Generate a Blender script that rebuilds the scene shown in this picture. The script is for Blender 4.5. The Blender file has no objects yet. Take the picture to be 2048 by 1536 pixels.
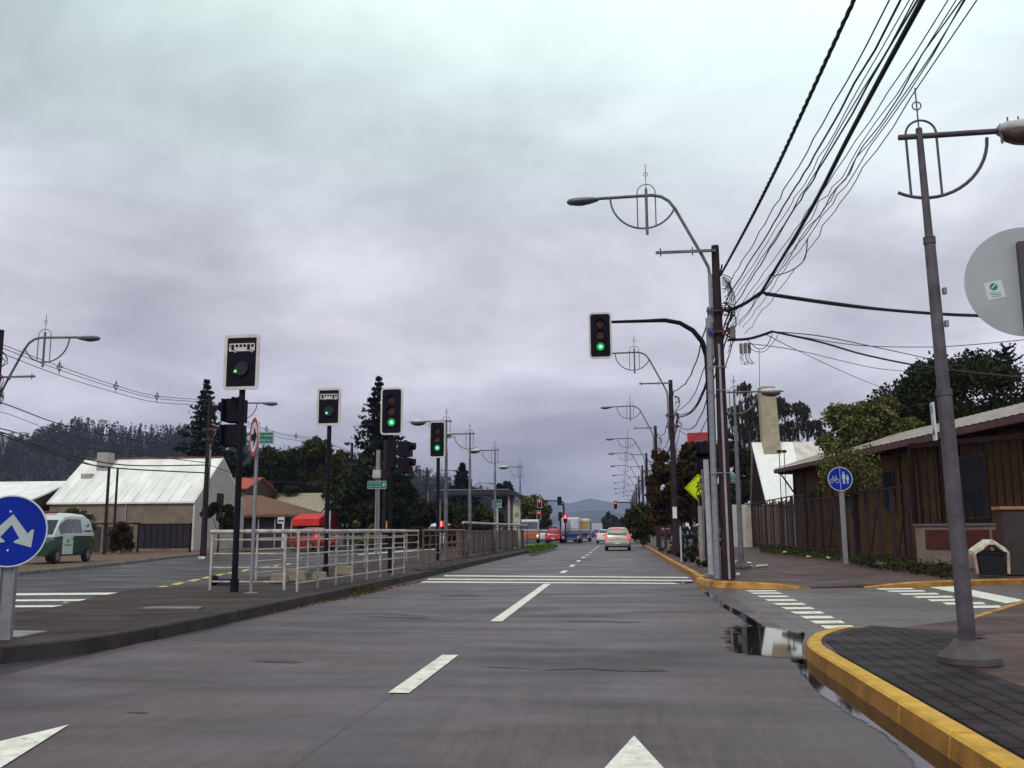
import bpy, math, random
import numpy as np
from mathutils import Vector, Matrix, Euler
R_ = math.radians
sc = bpy.context.scene
col = bpy.data.collections.new("street"); sc.collection.children.link(col)

# ------------------------------------------------------------------ camera
F = 1842.0; CAMH = 1.35
CAMROT = Matrix.Rotation(R_(6.6), 3, 'Z') @ Matrix.Rotation(R_(90 + 9.05), 3, 'X') @ Matrix.Rotation(R_(-0.3), 3, 'Z')
cam_d = bpy.data.cameras.new("camera"); cam = bpy.data.objects.new("camera", cam_d); col.objects.link(cam)
cam.matrix_world = Matrix.Translation((0, 0, CAMH)) @ CAMROT.to_4x4()
cam_d.sensor_width = 36; cam_d.lens = F / 2048 * 36; cam_d.clip_end = 9000; cam_d.clip_start = 0.05
sc.camera = cam

# ------------------------------------------------------------------ world, sun, exposure
SUN_EL, SUN_AZ = 52, 200          # behind the camera, a little to the left
w = bpy.data.worlds.new("World"); sc.world = w; w.use_nodes = True
nt = w.node_tree; nt.nodes.clear(); N = nt.nodes.new; L = nt.links.new
sky = N('ShaderNodeTexSky'); sky.sky_type = 'NISHITA'; sky.sun_disc = False
sky.sun_elevation = R_(SUN_EL); sky.sun_rotation = R_(SUN_AZ); sky.dust_density = 3
bg1 = N('ShaderNodeBackground'); bg1.inputs[1].default_value = 0.1; L(sky.outputs[0], bg1.inputs[0])
tc = N('ShaderNodeTexCoord'); sep = N('ShaderNodeSeparateXYZ'); L(tc.outputs['Generated'], sep.inputs[0])
def wmath(op, a, b=None, c=None):
    n = N('ShaderNodeMath'); n.operation = op
    for i, x in enumerate((a, b, c)):
        if x is None: continue
        if isinstance(x, (int, float)): n.inputs[i].default_value = x
        else: L(x, n.inputs[i])
    return n.outputs[0]
zz = wmath('ADD', wmath('MAXIMUM', sep.outputs[2], 0.0), 0.26)
comb = N('ShaderNodeCombineXYZ'); L(wmath('DIVIDE', sep.outputs[0], zz), comb.inputs[0]); L(wmath('DIVIDE', sep.outputs[1], zz), comb.inputs[1])
def wnoise(scale, detail, rough, dist=0.0, off=(0, 0, 0)):
    mp = N('ShaderNodeMapping'); mp.inputs['Location'].default_value = off; L(comb.outputs[0], mp.inputs[0])
    n = N('ShaderNodeTexNoise'); n.inputs['Scale'].default_value = scale; n.inputs['Detail'].default_value = detail
    n.inputs['Roughness'].default_value = rough; n.inputs['Distortion'].default_value = dist; L(mp.outputs[0], n.inputs['Vector']); return n.outputs[0]
n1 = wnoise(0.55, 2.2, 0.45, 0.35, (1.7, 0.4, 0)); n2 = wnoise(2.1, 7, 0.6, 0.3, (4.0, 2.2, 1.0))
cl = wmath('ADD', wmath('MULTIPLY', n1, 0.70), wmath('MULTIPLY', n2, 0.30))
# cloud deck: thinner and brighter where the hidden sun stands, high ahead
hz = N('ShaderNodeMapRange'); L(sep.outputs[2], hz.inputs[0]); hz.inputs[1].default_value = 0.0; hz.inputs[2].default_value = 0.16
hz.inputs[3].default_value = -0.20; hz.inputs[4].default_value = 0.0
def wdot(d):
    n = N('ShaderNodeVectorMath'); n.operation = 'DOT_PRODUCT'; L(tc.outputs['Generated'], n.inputs[0]); n.inputs[1].default_value = Vector(d).normalized(); return n.outputs['Value']
gl = wmath('POWER', wmath('MAXIMUM', wdot((0.03, 0.84, 0.55)), 0.0), 7.0)
lb = N('ShaderNodeValToRGB'); L(sep.outputs[2], lb.inputs[0]); lr = lb.color_ramp; lr.elements[0].position = 0.05; lr.elements[0].color = (0, 0, 0, 1); lr.elements[1].position = 0.33; lr.elements[1].color = (0, 0, 0, 1)
e = lr.elements.new(0.17); e.color = (1, 1, 1, 1)
lowband = wmath('MULTIPLY', wmath('POWER', wmath('MAXIMUM', wdot((0.06, 0.98, 0.17)), 0.0), 5.0), wmath('MULTIPLY', lb.outputs[0], 0.17))
# a heavier bank of cloud to the left
darkmass = wmath('MULTIPLY', wmath('POWER', wmath('MAXIMUM', wdot((-0.42, 0.86, 0.27)), 0.0), 9.0), -0.13)
cl2 = wmath('ADD', wmath('ADD', wmath('MULTIPLY', wmath('SUBTRACT', cl, 0.5), 2.2), wmath('ADD', wmath('ADD', wmath('MULTIPLY', gl, 0.32), lowband), darkmass)), wmath('ADD', hz.outputs[0], 0.44))
ramp = N('ShaderNodeValToRGB'); L(cl2, ramp.inputs[0]); cr = ramp.color_ramp
cr.elements[0].position = 0.12; cr.elements[0].color = (0.22, 0.22, 0.25, 1)
cr.elements[1].position = 0.80; cr.elements[1].color = (0.90, 0.90, 0.90, 1)
e = cr.elements.new(0.30); e.color = (0.36, 0.36, 0.38, 1)
e = cr.elements.new(0.44); e.color = (0.50, 0.50, 0.515, 1)
e = cr.elements.new(0.60); e.color = (0.70, 0.70, 0.71, 1)
tint = N('ShaderNodeValToRGB'); L(sep.outputs[2], tint.inputs[0]); tr = tint.color_ramp
tr.elements[0].position = 0.0; tr.elements[0].color = (0.95, 0.92, 1.06, 1)
tr.elements[1].position = 0.50; tr.elements[1].color = (0.86, 1.05, 0.99, 1)
e = tr.elements.new(0.22); e.color = (0.98, 0.95, 1.05, 1)
e = tr.elements.new(0.34); e.color = (0.92, 0.98, 1.02, 1)
tm = N('ShaderNodeVectorMath'); tm.operation = 'MULTIPLY'; L(ramp.outputs[0], tm.inputs[0]); L(tint.outputs[0], tm.inputs[1])
bg2 = N('ShaderNodeBackground'); bg2.inputs[1].default_value = 1.0; L(tm.outputs[0], bg2.inputs[0])
mix = N('ShaderNodeMixShader'); mix.inputs[0].default_value = 0.93; L(bg1.outputs[0], mix.inputs[1]); L(bg2.outputs[0], mix.inputs[2])
wo = N('ShaderNodeOutputWorld'); L(mix.outputs[0], wo.inputs[0])
sun_d = bpy.data.lights.new("sun", 'SUN'); sun_d.energy = 1.15; sun_d.angle = R_(16); sun_d.color = (1, 0.96, 0.9)
sun = bpy.data.objects.new("sun", sun_d); col.objects.link(sun)
az = R_(SUN_AZ); el = R_(SUN_EL)
sdir = Vector((math.sin(az) * math.cos(el), math.cos(az) * math.cos(el), math.sin(el)))
sun.rotation_euler = sdir.to_track_quat('Z', 'Y').to_euler()
sc.view_settings.view_transform = 'Standard'; sc.view_settings.look = 'None'
sc.view_settings.exposure = 0.48; sc.view_settings.gamma = 1.0

# ------------------------------------------------------------------ picture -> place helpers
def ray(u, v):
    d = CAMROT @ Vector(((u - 1024) / F, -(v - 768) / F, -1.0)); return d / d.y
def G(u, v, z=0.0):
    d = ray(u, v); t = (z - CAMH) / d.z; return Vector((0, 0, CAMH)) + d * t
def P(u, v, Y): return Vector((0, 0, CAMH)) + ray(u, v) * Y

# ------------------------------------------------------------------ materials
MATS = {}
def M(name, c, rough=0.7, metal=0.0, var=0.18, scale=3.0, bump=0.0, bscale=60.0, emit=None, estr=0.0, c2=None, spec=0.4, stretch=(1, 1, 1), coat=0.0, thr=(0.35, 0.65)):
    if name in MATS: return MATS[name]
    m = bpy.data.materials.new(name); m.use_nodes = True; t = m.node_tree; b = t.nodes['Principled BSDF']
    b.inputs['Roughness'].default_value = rough; b.inputs['Metallic'].default_value = metal
    b.inputs['Specular IOR Level'].default_value = spec; b.inputs['Coat Weight'].default_value = coat
    if emit:
        b.inputs['Emission Color'].default_value = (*emit, 1); b.inputs['Emission Strength'].default_value = estr
    x = t.nodes.new('ShaderNodeTexCoord'); mp = t.nodes.new('ShaderNodeMapping'); mp.inputs['Scale'].default_value = stretch
    t.links.new(x.outputs['Object'], mp.inputs[0])
    n = t.nodes.new('ShaderNodeTexNoise'); n.inputs['Scale'].default_value = scale; n.inputs['Detail'].default_value = 6; n.inputs['Roughness'].default_value = 0.6
    t.links.new(mp.outputs[0], n.inputs['Vector'])
    r = t.nodes.new('ShaderNodeValToRGB'); t.links.new(n.outputs[0], r.inputs[0])
    a = tuple(max(0, q * (1 - var)) for q in c); z = tuple(min(1, q * (1 + var)) for q in (c2 or c))
    r.color_ramp.elements[0].position = thr[0]; r.color_ramp.elements[0].color = (*a, 1)
    r.color_ramp.elements[1].position = thr[1]; r.color_ramp.elements[1].color = (*z, 1)
    t.links.new(r.outputs[0], b.inputs['Base Color'])
    if bump:
        n2 = t.nodes.new('ShaderNodeTexNoise'); n2.inputs['Scale'].default_value = bscale; n2.inputs['Detail'].default_value = 4
        t.links.new(mp.outputs[0], n2.inputs['Vector'])
        bp = t.nodes.new('ShaderNodeBump'); bp.inputs['Strength'].default_value = bump; bp.inputs['Distance'].default_value = 0.02
        t.links.new(n2.outputs[0], bp.inputs['Height']); t.links.new(bp.outputs[0], b.inputs['Normal'])
    MATS[name] = m; return m
def leafmat(name, dark, light, third=None):
    if name in MATS: return MATS[name]
    m = bpy.data.materials.new(name); m.use_nodes = True; t = m.node_tree; b = t.nodes['Principled BSDF']
    b.inputs['Roughness'].default_value = 0.7; b.inputs['Specular IOR Level'].default_value = 0.1
    g = t.nodes.new('ShaderNodeNewGeometry'); x = t.nodes.new('ShaderNodeTexCoord')
    n = t.nodes.new('ShaderNodeTexNoise'); n.inputs['Scale'].default_value = 0.9; n.inputs['Detail'].default_value = 2
    t.links.new(x.outputs['Object'], n.inputs['Vector'])
    ad = t.nodes.new('ShaderNodeMath'); ad.operation = 'MULTIPLY_ADD'; ad.inputs[1].default_value = 0.55
    mu = t.nodes.new('ShaderNodeMath'); mu.operation = 'MULTIPLY'; mu.inputs[1].default_value = 0.5
    t.links.new(n.outputs[0], mu.inputs[0]); t.links.new(g.outputs['Random Per Island'], ad.inputs[0]); t.links.new(mu.outputs[0], ad.inputs[2])
    r = t.nodes.new('ShaderNodeValToRGB'); t.links.new(ad.outputs[0], r.inputs[0])
    r.color_ramp.elements[0].position = 0.2; r.color_ramp.elements[0].color = (*dark, 1)
    r.color_ramp.elements[1].position = 0.75; r.color_ramp.elements[1].color = (*light, 1)
    if third:
        e = r.color_ramp.elements.new(0.9); e.color = (*third, 1)
    t.links.new(r.outputs[0], b.inputs['Base Color']); MATS[name] = m; return m
def paver_mat(name, c, c2, mortar, bw, bh, msize=0.02, spec=0.22, rough=0.6, rot=0.0, noise_var=0.35, wet=0.0, off=0.5, big=0.35, bump=0.25, loc=(0, 0, 0), stretch=(1, 1, 1), tracks=False):
    m = bpy.data.materials.new(name); m.use_nodes = True; t = m.node_tree; b = t.nodes['Principled BSDF']
    x = t.nodes.new('ShaderNodeTexCoord'); mp = t.nodes.new('ShaderNodeMapping'); mp.inputs['Rotation'].default_value = (0, 0, rot); mp.inputs['Location'].default_value = loc; t.links.new(x.outputs['Object'], mp.inputs[0])
    ms = t.nodes.new('ShaderNodeMapping'); ms.inputs['Scale'].default_value = stretch; t.links.new(x.outputs['Object'], ms.inputs[0])
    br = t.nodes.new('ShaderNodeTexBrick'); br.inputs['Scale'].default_value = 1; br.inputs['Brick Width'].default_value = bw; br.inputs['Row Height'].default_value = bh
    br.offset = off
    br.inputs['Mortar Size'].default_value = msize; br.inputs['Mortar Smooth'].default_value = 0.3; br.inputs['Color1'].default_value = (*c, 1); br.inputs['Color2'].default_value = (*c2, 1); br.inputs['Mortar'].default_value = (*mortar, 1)
    t.links.new(mp.outputs[0], br.inputs['Vector'])
    n = t.nodes.new('ShaderNodeTexNoise'); n.inputs['Scale'].default_value = big; n.inputs['Detail'].default_value = 8; n.inputs['Roughness'].default_value = 0.62; n.inputs['Distortion'].default_value = 0.6
    t.links.new(ms.outputs[0], n.inputs['Vector'])
    mr = t.nodes.new('ShaderNodeMapRange'); mr.inputs[1].default_value = 0.3; mr.inputs[2].default_value = 0.7; mr.inputs[3].default_value = 1 - noise_var; mr.inputs[4].default_value = 1 + noise_var; t.links.new(n.outputs[0], mr.inputs[0])
    nf = t.nodes.new('ShaderNodeTexNoise'); nf.inputs['Scale'].default_value = 48; nf.inputs['Detail'].default_value = 7; nf.inputs['Roughness'].default_value = 0.75; t.links.new(mp.outputs[0], nf.inputs['Vector'])
    mf = t.nodes.new('ShaderNodeMapRange'); mf.inputs[1].default_value = 0.25; mf.inputs[2].default_value = 0.75; mf.inputs[3].default_value = 0.45; mf.inputs[4].default_value = 1.55; t.links.new(nf.outputs[0], mf.inputs[0])
    mm = t.nodes.new('ShaderNodeMath'); mm.operation = 'MULTIPLY'; t.links.new(mr.outputs[0], mm.inputs[0]); t.links.new(mf.outputs[0], mm.inputs[1])
    if tracks:      # fine streaks worn by tyres along the lane
        mt = t.nodes.new('ShaderNodeMapping'); mt.inputs['Scale'].default_value = (9, 0.7, 1); t.links.new(x.outputs['Object'], mt.inputs[0])
        n4 = t.nodes.new('ShaderNodeTexNoise'); n4.inputs['Scale'].default_value = 1.6; n4.inputs['Detail'].default_value = 6; n4.inputs['Distortion'].default_value = 1.2; t.links.new(mt.outputs[0], n4.inputs['Vector'])
        m4 = t.nodes.new('ShaderNodeMapRange'); m4.inputs[1].default_value = 0.3; m4.inputs[2].default_value = 0.7; m4.inputs[3].default_value = 0.8; m4.inputs[4].default_value = 1.2; t.links.new(n4.outputs[0], m4.inputs[0])
        m5 = t.nodes.new('ShaderNodeMath'); m5.operation = 'MULTIPLY'; t.links.new(mm.outputs[0], m5.inputs[0]); t.links.new(m4.outputs[0], m5.inputs[1]); mm = m5
    vm = t.nodes.new('ShaderNodeVectorMath'); vm.operation = 'SCALE'; t.links.new(br.outputs['Color'], vm.inputs[0]); t.links.new(mm.outputs[0], vm.inputs['Scale'])
    t.links.new(vm.outputs[0], b.inputs['Base Color'])
    rr = t.nodes.new('ShaderNodeMapRange'); rr.inputs[1].default_value = 0.35; rr.inputs[2].default_value = 0.65; rr.inputs[3].default_value = rough - wet; rr.inputs[4].default_value = rough + 0.1
    n3 = t.nodes.new('ShaderNodeTexNoise'); n3.inputs['Scale'].default_value = big * 1.7; n3.inputs['Detail'].default_value = 5; mp3 = t.nodes.new('ShaderNodeMapping'); mp3.inputs['Scale'].default_value = (0.6, 1.6, 1); mp3.inputs['Location'].default_value = (3, 7, 0)
    t.links.new(x.outputs['Object'], mp3.inputs[0]); t.links.new(mp3.outputs[0], n3.inputs['Vector']); t.links.new(n3.outputs[0], rr.inputs[0]); t.links.new(rr.outputs[0], b.inputs['Roughness'])
    bp = t.nodes.new('ShaderNodeBump'); bp.inputs['Strength'].default_value = bump; bp.inputs['Distance'].default_value = 0.01
    t.links.new(nf.outputs[0], bp.inputs['Height']); t.links.new(bp.outputs[0], b.inputs['Normal'])
    b.inputs['Specular IOR Level'].default_value = spec
    MATS[name] = m; return m
mConc = paver_mat('road concrete', (0.086, 0.060, 0.066), (0.079, 0.055, 0.061), (0.045, 0.031, 0.032), 3.85, 4.6, 0.014, rough=0.52, wet=0.14, off=0.0, noise_var=0.5, big=0.5, loc=(1.93, 0.6, 0), stretch=(0.5, 1.1, 1), tracks=True, spec=0.34)
mAsph = paver_mat('left asphalt', (0.046, 0.034, 0.039), (0.042, 0.031, 0.037), (0.05, 0.045, 0.05), 9, 14, 0.012, rough=0.55, wet=0.15, noise_var=0.25)
mSide = paver_mat('side asphalt', (0.112, 0.084, 0.082), (0.098, 0.073, 0.072), (0.05, 0.035, 0.034), 5, 3.2, 0.02, rough=0.5, wet=0.2, noise_var=0.45, spec=0.34)
mPave = paver_mat('pavement brown', (0.098, 0.050, 0.049), (0.078, 0.040, 0.040), (0.025, 0.013, 0.013), 2.2, 1.6, 0.02, rough=0.66, wet=0.2, spec=0.17, noise_var=0.5, big=0.7)
mMed = paver_mat('median surface', (0.058, 0.038, 0.033), (0.046, 0.031, 0.028), (0.02, 0.013, 0.013), 3.0, 2.4, 0.02, rough=0.75, wet=0.1, noise_var=0.5, big=0.9, spec=0.15)
mTile = paver_mat('ribbed pavers', (0.034, 0.020, 0.024), (0.026, 0.015, 0.019), (0.006, 0.003, 0.004), 0.4, 0.16, 0.022, rough=0.6, wet=0.1, spec=0.1, noise_var=0.35, big=1.2, rot=R_(90))
mEarth = M('earth verge', (0.06, 0.055, 0.03), 0.9, var=0.4, scale=0.6, c2=(0.09, 0.075, 0.04))
mOrEarth = M('brown dirt', (0.13, 0.075, 0.045), 0.9, var=0.3, scale=1.5)
mKerbDark = M('old kerb', (0.038, 0.028, 0.030), 0.8, var=0.35, scale=2, bump=0.4)
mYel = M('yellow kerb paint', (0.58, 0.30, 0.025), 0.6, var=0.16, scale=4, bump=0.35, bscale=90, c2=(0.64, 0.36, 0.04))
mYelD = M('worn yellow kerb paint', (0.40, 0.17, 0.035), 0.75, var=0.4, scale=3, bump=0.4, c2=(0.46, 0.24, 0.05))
mYelSide = M('darker yellow kerb face', (0.27, 0.115, 0.018), 0.75, var=0.22, scale=2.2, bump=0.4, c2=(0.34, 0.155, 0.025))  # road-side face of the kerb, a darker yellow than its top
mWhite = M('road paint white', (0.74, 0.68, 0.58), 0.6, var=0.14, scale=7, c2=(0.80, 0.76, 0.68))
def worn(m, scale, lo, hi):
    t = m.node_tree; b = t.nodes['Principled BSDF']; x = t.nodes.new('ShaderNodeTexCoord'); n = t.nodes.new('ShaderNodeTexNoise'); n.inputs['Scale'].default_value = scale; n.inputs['Detail'].default_value = 8; n.inputs['Roughness'].default_value = 0.75
    t.links.new(x.outputs['Object'], n.inputs['Vector']); r = t.nodes.new('ShaderNodeMapRange'); r.inputs[1].default_value = lo; r.inputs[2].default_value = hi; t.links.new(n.outputs[0], r.inputs[0]); t.links.new(r.outputs[0], b.inputs['Alpha'])
worn(mWhite, 5.0, 0.33, 0.42)
mYMark = M('road paint yellow', (0.62, 0.42, 0.06), 0.6, var=0.3, scale=6); worn(mYMark, 5.0, 0.33, 0.42)
mPuddle = M('puddle water', (0.012, 0.010, 0.010), 0.03, var=0.2, scale=2, spec=0.8)
mBlack = M('black paint', (0.009, 0.006, 0.014), 0.6, var=0.2, spec=0.15)
mPlate = M('signal face black', (0.008, 0.005, 0.014), 0.65, var=0.2, spec=0.12)
mBorder = M('reflective white border', (0.62, 0.58, 0.55), 0.5, var=0.1)
mGalv = M('galvanised steel', (0.27, 0.265, 0.29), 0.5, metal=0.35, var=0.15, scale=8)
mGalvD = M('weathered galvanised steel', (0.15, 0.14, 0.165), 0.65, metal=0.2, var=0.3, scale=4)
mRail = M('cream railing paint', (0.42, 0.36, 0.335), 0.5, var=0.3, scale=5, c2=(0.48, 0.43, 0.41))
mRust = M('rusty railing', (0.16, 0.10, 0.085), 0.65, var=0.4, scale=6)
mRustD = M('dark rusty steel', (0.034, 0.014, 0.016), 0.8, var=0.4, scale=6)
mWood = M('weathered pole wood', (0.038, 0.025, 0.030), 0.85, var=0.35, scale=3, stretch=(3, 3, 0.3), bump=0.4, spec=0.12)
mConcP = M('pole concrete', (0.28, 0.24, 0.23), 0.8, var=0.2, scale=4)
mCable = M('cable rubber', (0.012, 0.011, 0.013), 0.6, var=0.1)
mCableG = M('grey cable', (0.05, 0.05, 0.055), 0.6, var=0.1)
mLampH = M('lamp head grey', (0.12, 0.12, 0.14), 0.5, var=0.15)
mLampW = M('lamp head pale', (0.55, 0.54, 0.54), 0.45, var=0.1)
mLens = M('lamp glass amber', (0.10, 0.065, 0.055), 0.12, var=0.4, scale=9, spec=0.7)
mBlue = M('blue sign face', (0.004, 0.024, 0.32), 0.5, var=0.1, spec=0.15)
mGreenS = M('green sign face', (0.008, 0.14, 0.095), 0.4, var=0.12)
mSignW = M('sign white', (0.62, 0.66, 0.68), 0.4, var=0.06)
mSignG = M('sign arrow pale', (0.45, 0.52, 0.50), 0.4, var=0.08)
mSignBack = M('sign back aluminium', (0.42, 0.44, 0.47), 0.45, metal=0.4, var=0.14, scale=2.2)
mRedS = M('sign red', (0.55, 0.02, 0.03), 0.4, var=0.1)
mLime = M('fluorescent yellow green', (0.62, 0.80, 0.0), 0.5, var=0.1)
mGreenL = M('lit green lens', (0.02, 0.5, 0.12), 0.3, emit=(0.01, 0.40, 0.10), estr=0.45)
mGreenC = M('green lens core', (0.3, 1, 0.5), 0.3, emit=(0.35, 1.0, 0.55), estr=1.1)
mRedL = M('lit red lens', (0.6, 0.02, 0.02), 0.3, emit=(1.0, 0.06, 0.05), estr=1.6)
mRedO = M('unlit red lens', (0.07, 0.006, 0.006), 0.25, var=0.1)
mAmbO = M('unlit amber lens', (0.12, 0.025, 0.006), 0.25, var=0.1)
mTail = M('lit tail lamp', (0.6, 0.02, 0.02), 0.3, emit=(1.0, 0.08, 0.06), estr=0.9)
mHead = M('lit head lamp', (0.9, 0.7, 0.4), 0.3, emit=(1.0, 0.6, 0.35), estr=1.2)
mGlass = M('dark vehicle glass', (0.02, 0.025, 0.035), 0.08, var=0.1, spec=0.8)
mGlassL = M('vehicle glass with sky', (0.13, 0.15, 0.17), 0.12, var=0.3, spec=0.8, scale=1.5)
mTyre = M('tyre rubber', (0.015, 0.013, 0.015), 0.85, var=0.1)
mRim = M('wheel rim', (0.25, 0.22, 0.24), 0.4, metal=0.6, var=0.1)
mPlasticB = M('black plastic', (0.010, 0.007, 0.014), 0.65, var=0.2, spec=0.15)
mLitter = M('litter white', (0.7, 0.7, 0.72), 0.6, var=0.1)

# ------------------------------------------------------------------ mesh builder
class MB:
    def __init__(s): s.v = []; s.f = []; s.m = []; s.cur = 0
    def mat(s, i): s.cur = i; return s
    def add(s, vs, fs):
        o = len(s.v); s.v += [tuple(p) for p in vs]; s.f += [tuple(i + o for i in f) for f in fs]; s.m += [s.cur] * len(fs); return s
    def box(s, x0, x1, y0, y1, z0, z1):
        return s.add([(x0, y0, z0), (x1, y0, z0), (x1, y1, z0), (x0, y1, z0), (x0, y0, z1), (x1, y0, z1), (x1, y1, z1), (x0, y1, z1)],
                     [(0, 3, 2, 1), (4, 5, 6, 7), (0, 1, 5, 4), (1, 2, 6, 5), (2, 3, 7, 6), (3, 0, 4, 7)])
    def hexa(s, p):   # 8 points: bottom 4 ccw, top 4 ccw
        return s.add(p, [(0, 3, 2, 1), (4, 5, 6, 7), (0, 1, 5, 4), (1, 2, 6, 5), (2, 3, 7, 6), (3, 0, 4, 7)])
    def quad(s, *p): return s.add(p, [tuple(range(len(p)))])
    def tube(s, pts, r, n=8, cap=True):
        pts = [Vector(p) for p in pts]; k = len(pts); rs = r if isinstance(r, (list, tuple)) else [r] * k
        vs = []; up = None
        for i, p in enumerate(pts):
            d = (pts[min(i + 1, k - 1)] - pts[max(i - 1, 0)])
            if d.length < 1e-9: d = Vector((0, 0, 1))
            d.normalize()
            if up is None: up = d.orthogonal().normalized()
            up = (up - d * up.dot(d))
            up = up.normalized() if up.length > 1e-6 else d.orthogonal().normalized()
            q = d.cross(up)
            for j in range(n):
                a = 2 * math.pi * j / n; vs.append(p + (up * math.cos(a) + q * math.sin(a)) * rs[i])
        fs = [(i * n + j, i * n + (j + 1) % n, (i + 1) * n + (j + 1) % n, (i + 1) * n + j) for i in range(k - 1) for j in range(n)]
        if cap: fs += [tuple(range(n))[::-1], tuple((k - 1) * n + j for j in range(n))]
        return s.add(vs, fs)
    def prism(s, poly, z0, z1):      # poly in xy; z may be per-vertex through a 3rd value
        n = len(poly); a = [(p[0], p[1], z0) for p in poly]; b = [(p[0], p[1], p[2] if len(p) > 2 else z1) for p in poly]
        return s.add(a + b, [tuple(range(n))[::-1], tuple(range(n, 2 * n))] + [(i, (i + 1) % n, n + (i + 1) % n, n + i) for i in range(n)])
    def plate(s, poly, y0, y1):      # poly in xz, thickness along y
        n = len(poly); a = [(p[0], y0, p[1]) for p in poly]; b = [(p[0], y1, p[1]) for p in poly]
        return s.add(a + b, [tuple(range(n)), tuple(range(n, 2 * n))[::-1]] + [(i, n + i, n + (i + 1) % n, (i + 1) % n) for i in range(n)])
    def ring(s, outer, inner, y0, y1):   # frame between two same-length outlines in xz
        n = len(outer); vs = [(p[0], y0, p[1]) for p in outer] + [(p[0], y0, p[1]) for p in inner] + [(p[0], y1, p[1]) for p in outer] + [(p[0], y1, p[1]) for p in inner]
        fs = []
        for i in range(n):
            j = (i + 1) % n
            fs += [(i, j, n + j, n + i), (2 * n + j, 2 * n + i, 3 * n + i, 3 * n + j), (j, i, 2 * n + i, 2 * n + j), (n + i, n + j, 3 * n + j, 3 * n + i)]
        return s.add(vs, fs)
    def ball(s, c, r, n=10, m=6, sq=(1, 1, 1)):
        vs = [(c[0], c[1], c[2] - r * sq[2])]
        for i in range(1, m):
            t = math.pi * i / m
            for j in range(n):
                a = 2 * math.pi * j / n; vs.append((c[0] + r * sq[0] * math.sin(t) * math.cos(a), c[1] + r * sq[1] * math.sin(t) * math.sin(a), c[2] - r * sq[2] * math.cos(t)))
        vs.append((c[0], c[1], c[2] + r * sq[2])); T = len(vs) - 1
        fs = [(0, 1 + (j + 1) % n, 1 + j) for j in range(n)]
        for i in range(m - 2): fs += [(1 + i * n + j, 1 + i * n + (j + 1) % n, 1 + (i + 1) * n + (j + 1) % n, 1 + (i + 1) * n + j) for j in range(n)]
        fs += [(1 + (m - 2) * n + j, 1 + (m - 2) * n + (j + 1) % n, T) for j in range(n)]
        return s.add(vs, fs)
    def xform(s, mat):
        s.v = [tuple(mat @ Vector(p)) for p in s.v]; return s
    def build(s, name, mats, parent=None, smooth=False, bevel=0.0, tag_=None):
        me = bpy.data.meshes.new(name); me.from_pydata(s.v, [], s.f)
        mats = mats if isinstance(mats, (list, tuple)) else [mats]
        for m in mats: me.materials.append(m)
        if len(mats) > 1: me.polygons.foreach_set('material_index', s.m)
        if smooth:
            me.polygons.foreach_set('use_smooth', [True] * len(me.polygons))
            try: me.set_sharp_from_angle(angle=R_(40))
            except Exception: pass
        me.update()
        o = bpy.data.objects.new(name, me); col.objects.link(o)
        if parent: o.parent = parent
        if bevel:
            b = o.modifiers.new('bevel', 'BEVEL'); b.width = bevel; b.segments = 2; b.limit_method = 'ANGLE'; b.angle_limit = R_(40)
        return o
def circ(r, n=32, cx=0, cz=0): return [(cx + r * math.cos(2 * math.pi * i / n), cz + r * math.sin(2 * math.pi * i / n)) for i in range(n)]
def rrect(w_, h_, r, n=5, cx=0, cz=0):
    pts = []
    for (sx, sz, a0) in ((1, 1, 0), (-1, 1, 90), (-1, -1, 180), (1, -1, 270)):
        for k in range(n + 1):
            a = R_(a0 + 90 * k / n); pts.append((cx + sx * (w_ / 2 - r) + r * math.cos(a), cz + sz * (h_ / 2 - r) + r * math.sin(a)))
    return pts
def tag(o, label, cat, group=None, kind=None):
    o['label'] = label; o['category'] = cat
    if group: o['group'] = group
    if kind: o['kind'] = kind
    return o
def thing(name, label, cat, loc=(0, 0, 0), rz=0.0, group=None):
    o = bpy.data.objects.new(name, None); col.objects.link(o); o.empty_display_size = 0.2
    o.location = loc; o.rotation_euler = (0, 0, rz); return tag(o, label, cat, group)
def struct(name, mb, mats, kind='structure', smooth=False):
    o = mb.build(name, mats, smooth=smooth); o['kind'] = kind; return o
def dup(root, loc, rz, label, group=None, scale=None, name=None):
    r = root.copy(); col.objects.link(r); r.location = loc; r.rotation_euler = (0, 0, rz); r['label'] = label
    if group: r['group'] = group
    if scale: r.scale = scale if isinstance(scale, tuple) else (scale,) * 3
    for ch in list(root.children):
        c = ch.copy(); col.objects.link(c); c.parent = r
        for g in list(ch.children):
            d = g.copy(); col.objects.link(d); d.parent = c
    return r
def text(name, s, size, mat, parent, loc, rz=0.0, ext=0.004, align='CENTER', sx=1.0, tilt=0.0):
    cu = bpy.data.curves.new(name, 'FONT'); cu.body = s; cu.size = size; cu.extrude = ext; cu.align_x = align; cu.align_y = 'CENTER'
    ob = bpy.data.objects.new(name + '_tmp', cu); col.objects.link(ob); bpy.context.view_layer.update()
    me = bpy.data.meshes.new_from_object(ob); bpy.data.objects.remove(ob); me.name = name
    me.materials.clear(); me.materials.append(mat)
    o = bpy.data.objects.new(name, me); col.objects.link(o); o.parent = parent; o.location = loc
    o.rotation_euler = Euler((R_(90), tilt, rz)); o.scale = (sx, 1, 1); return o

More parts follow.
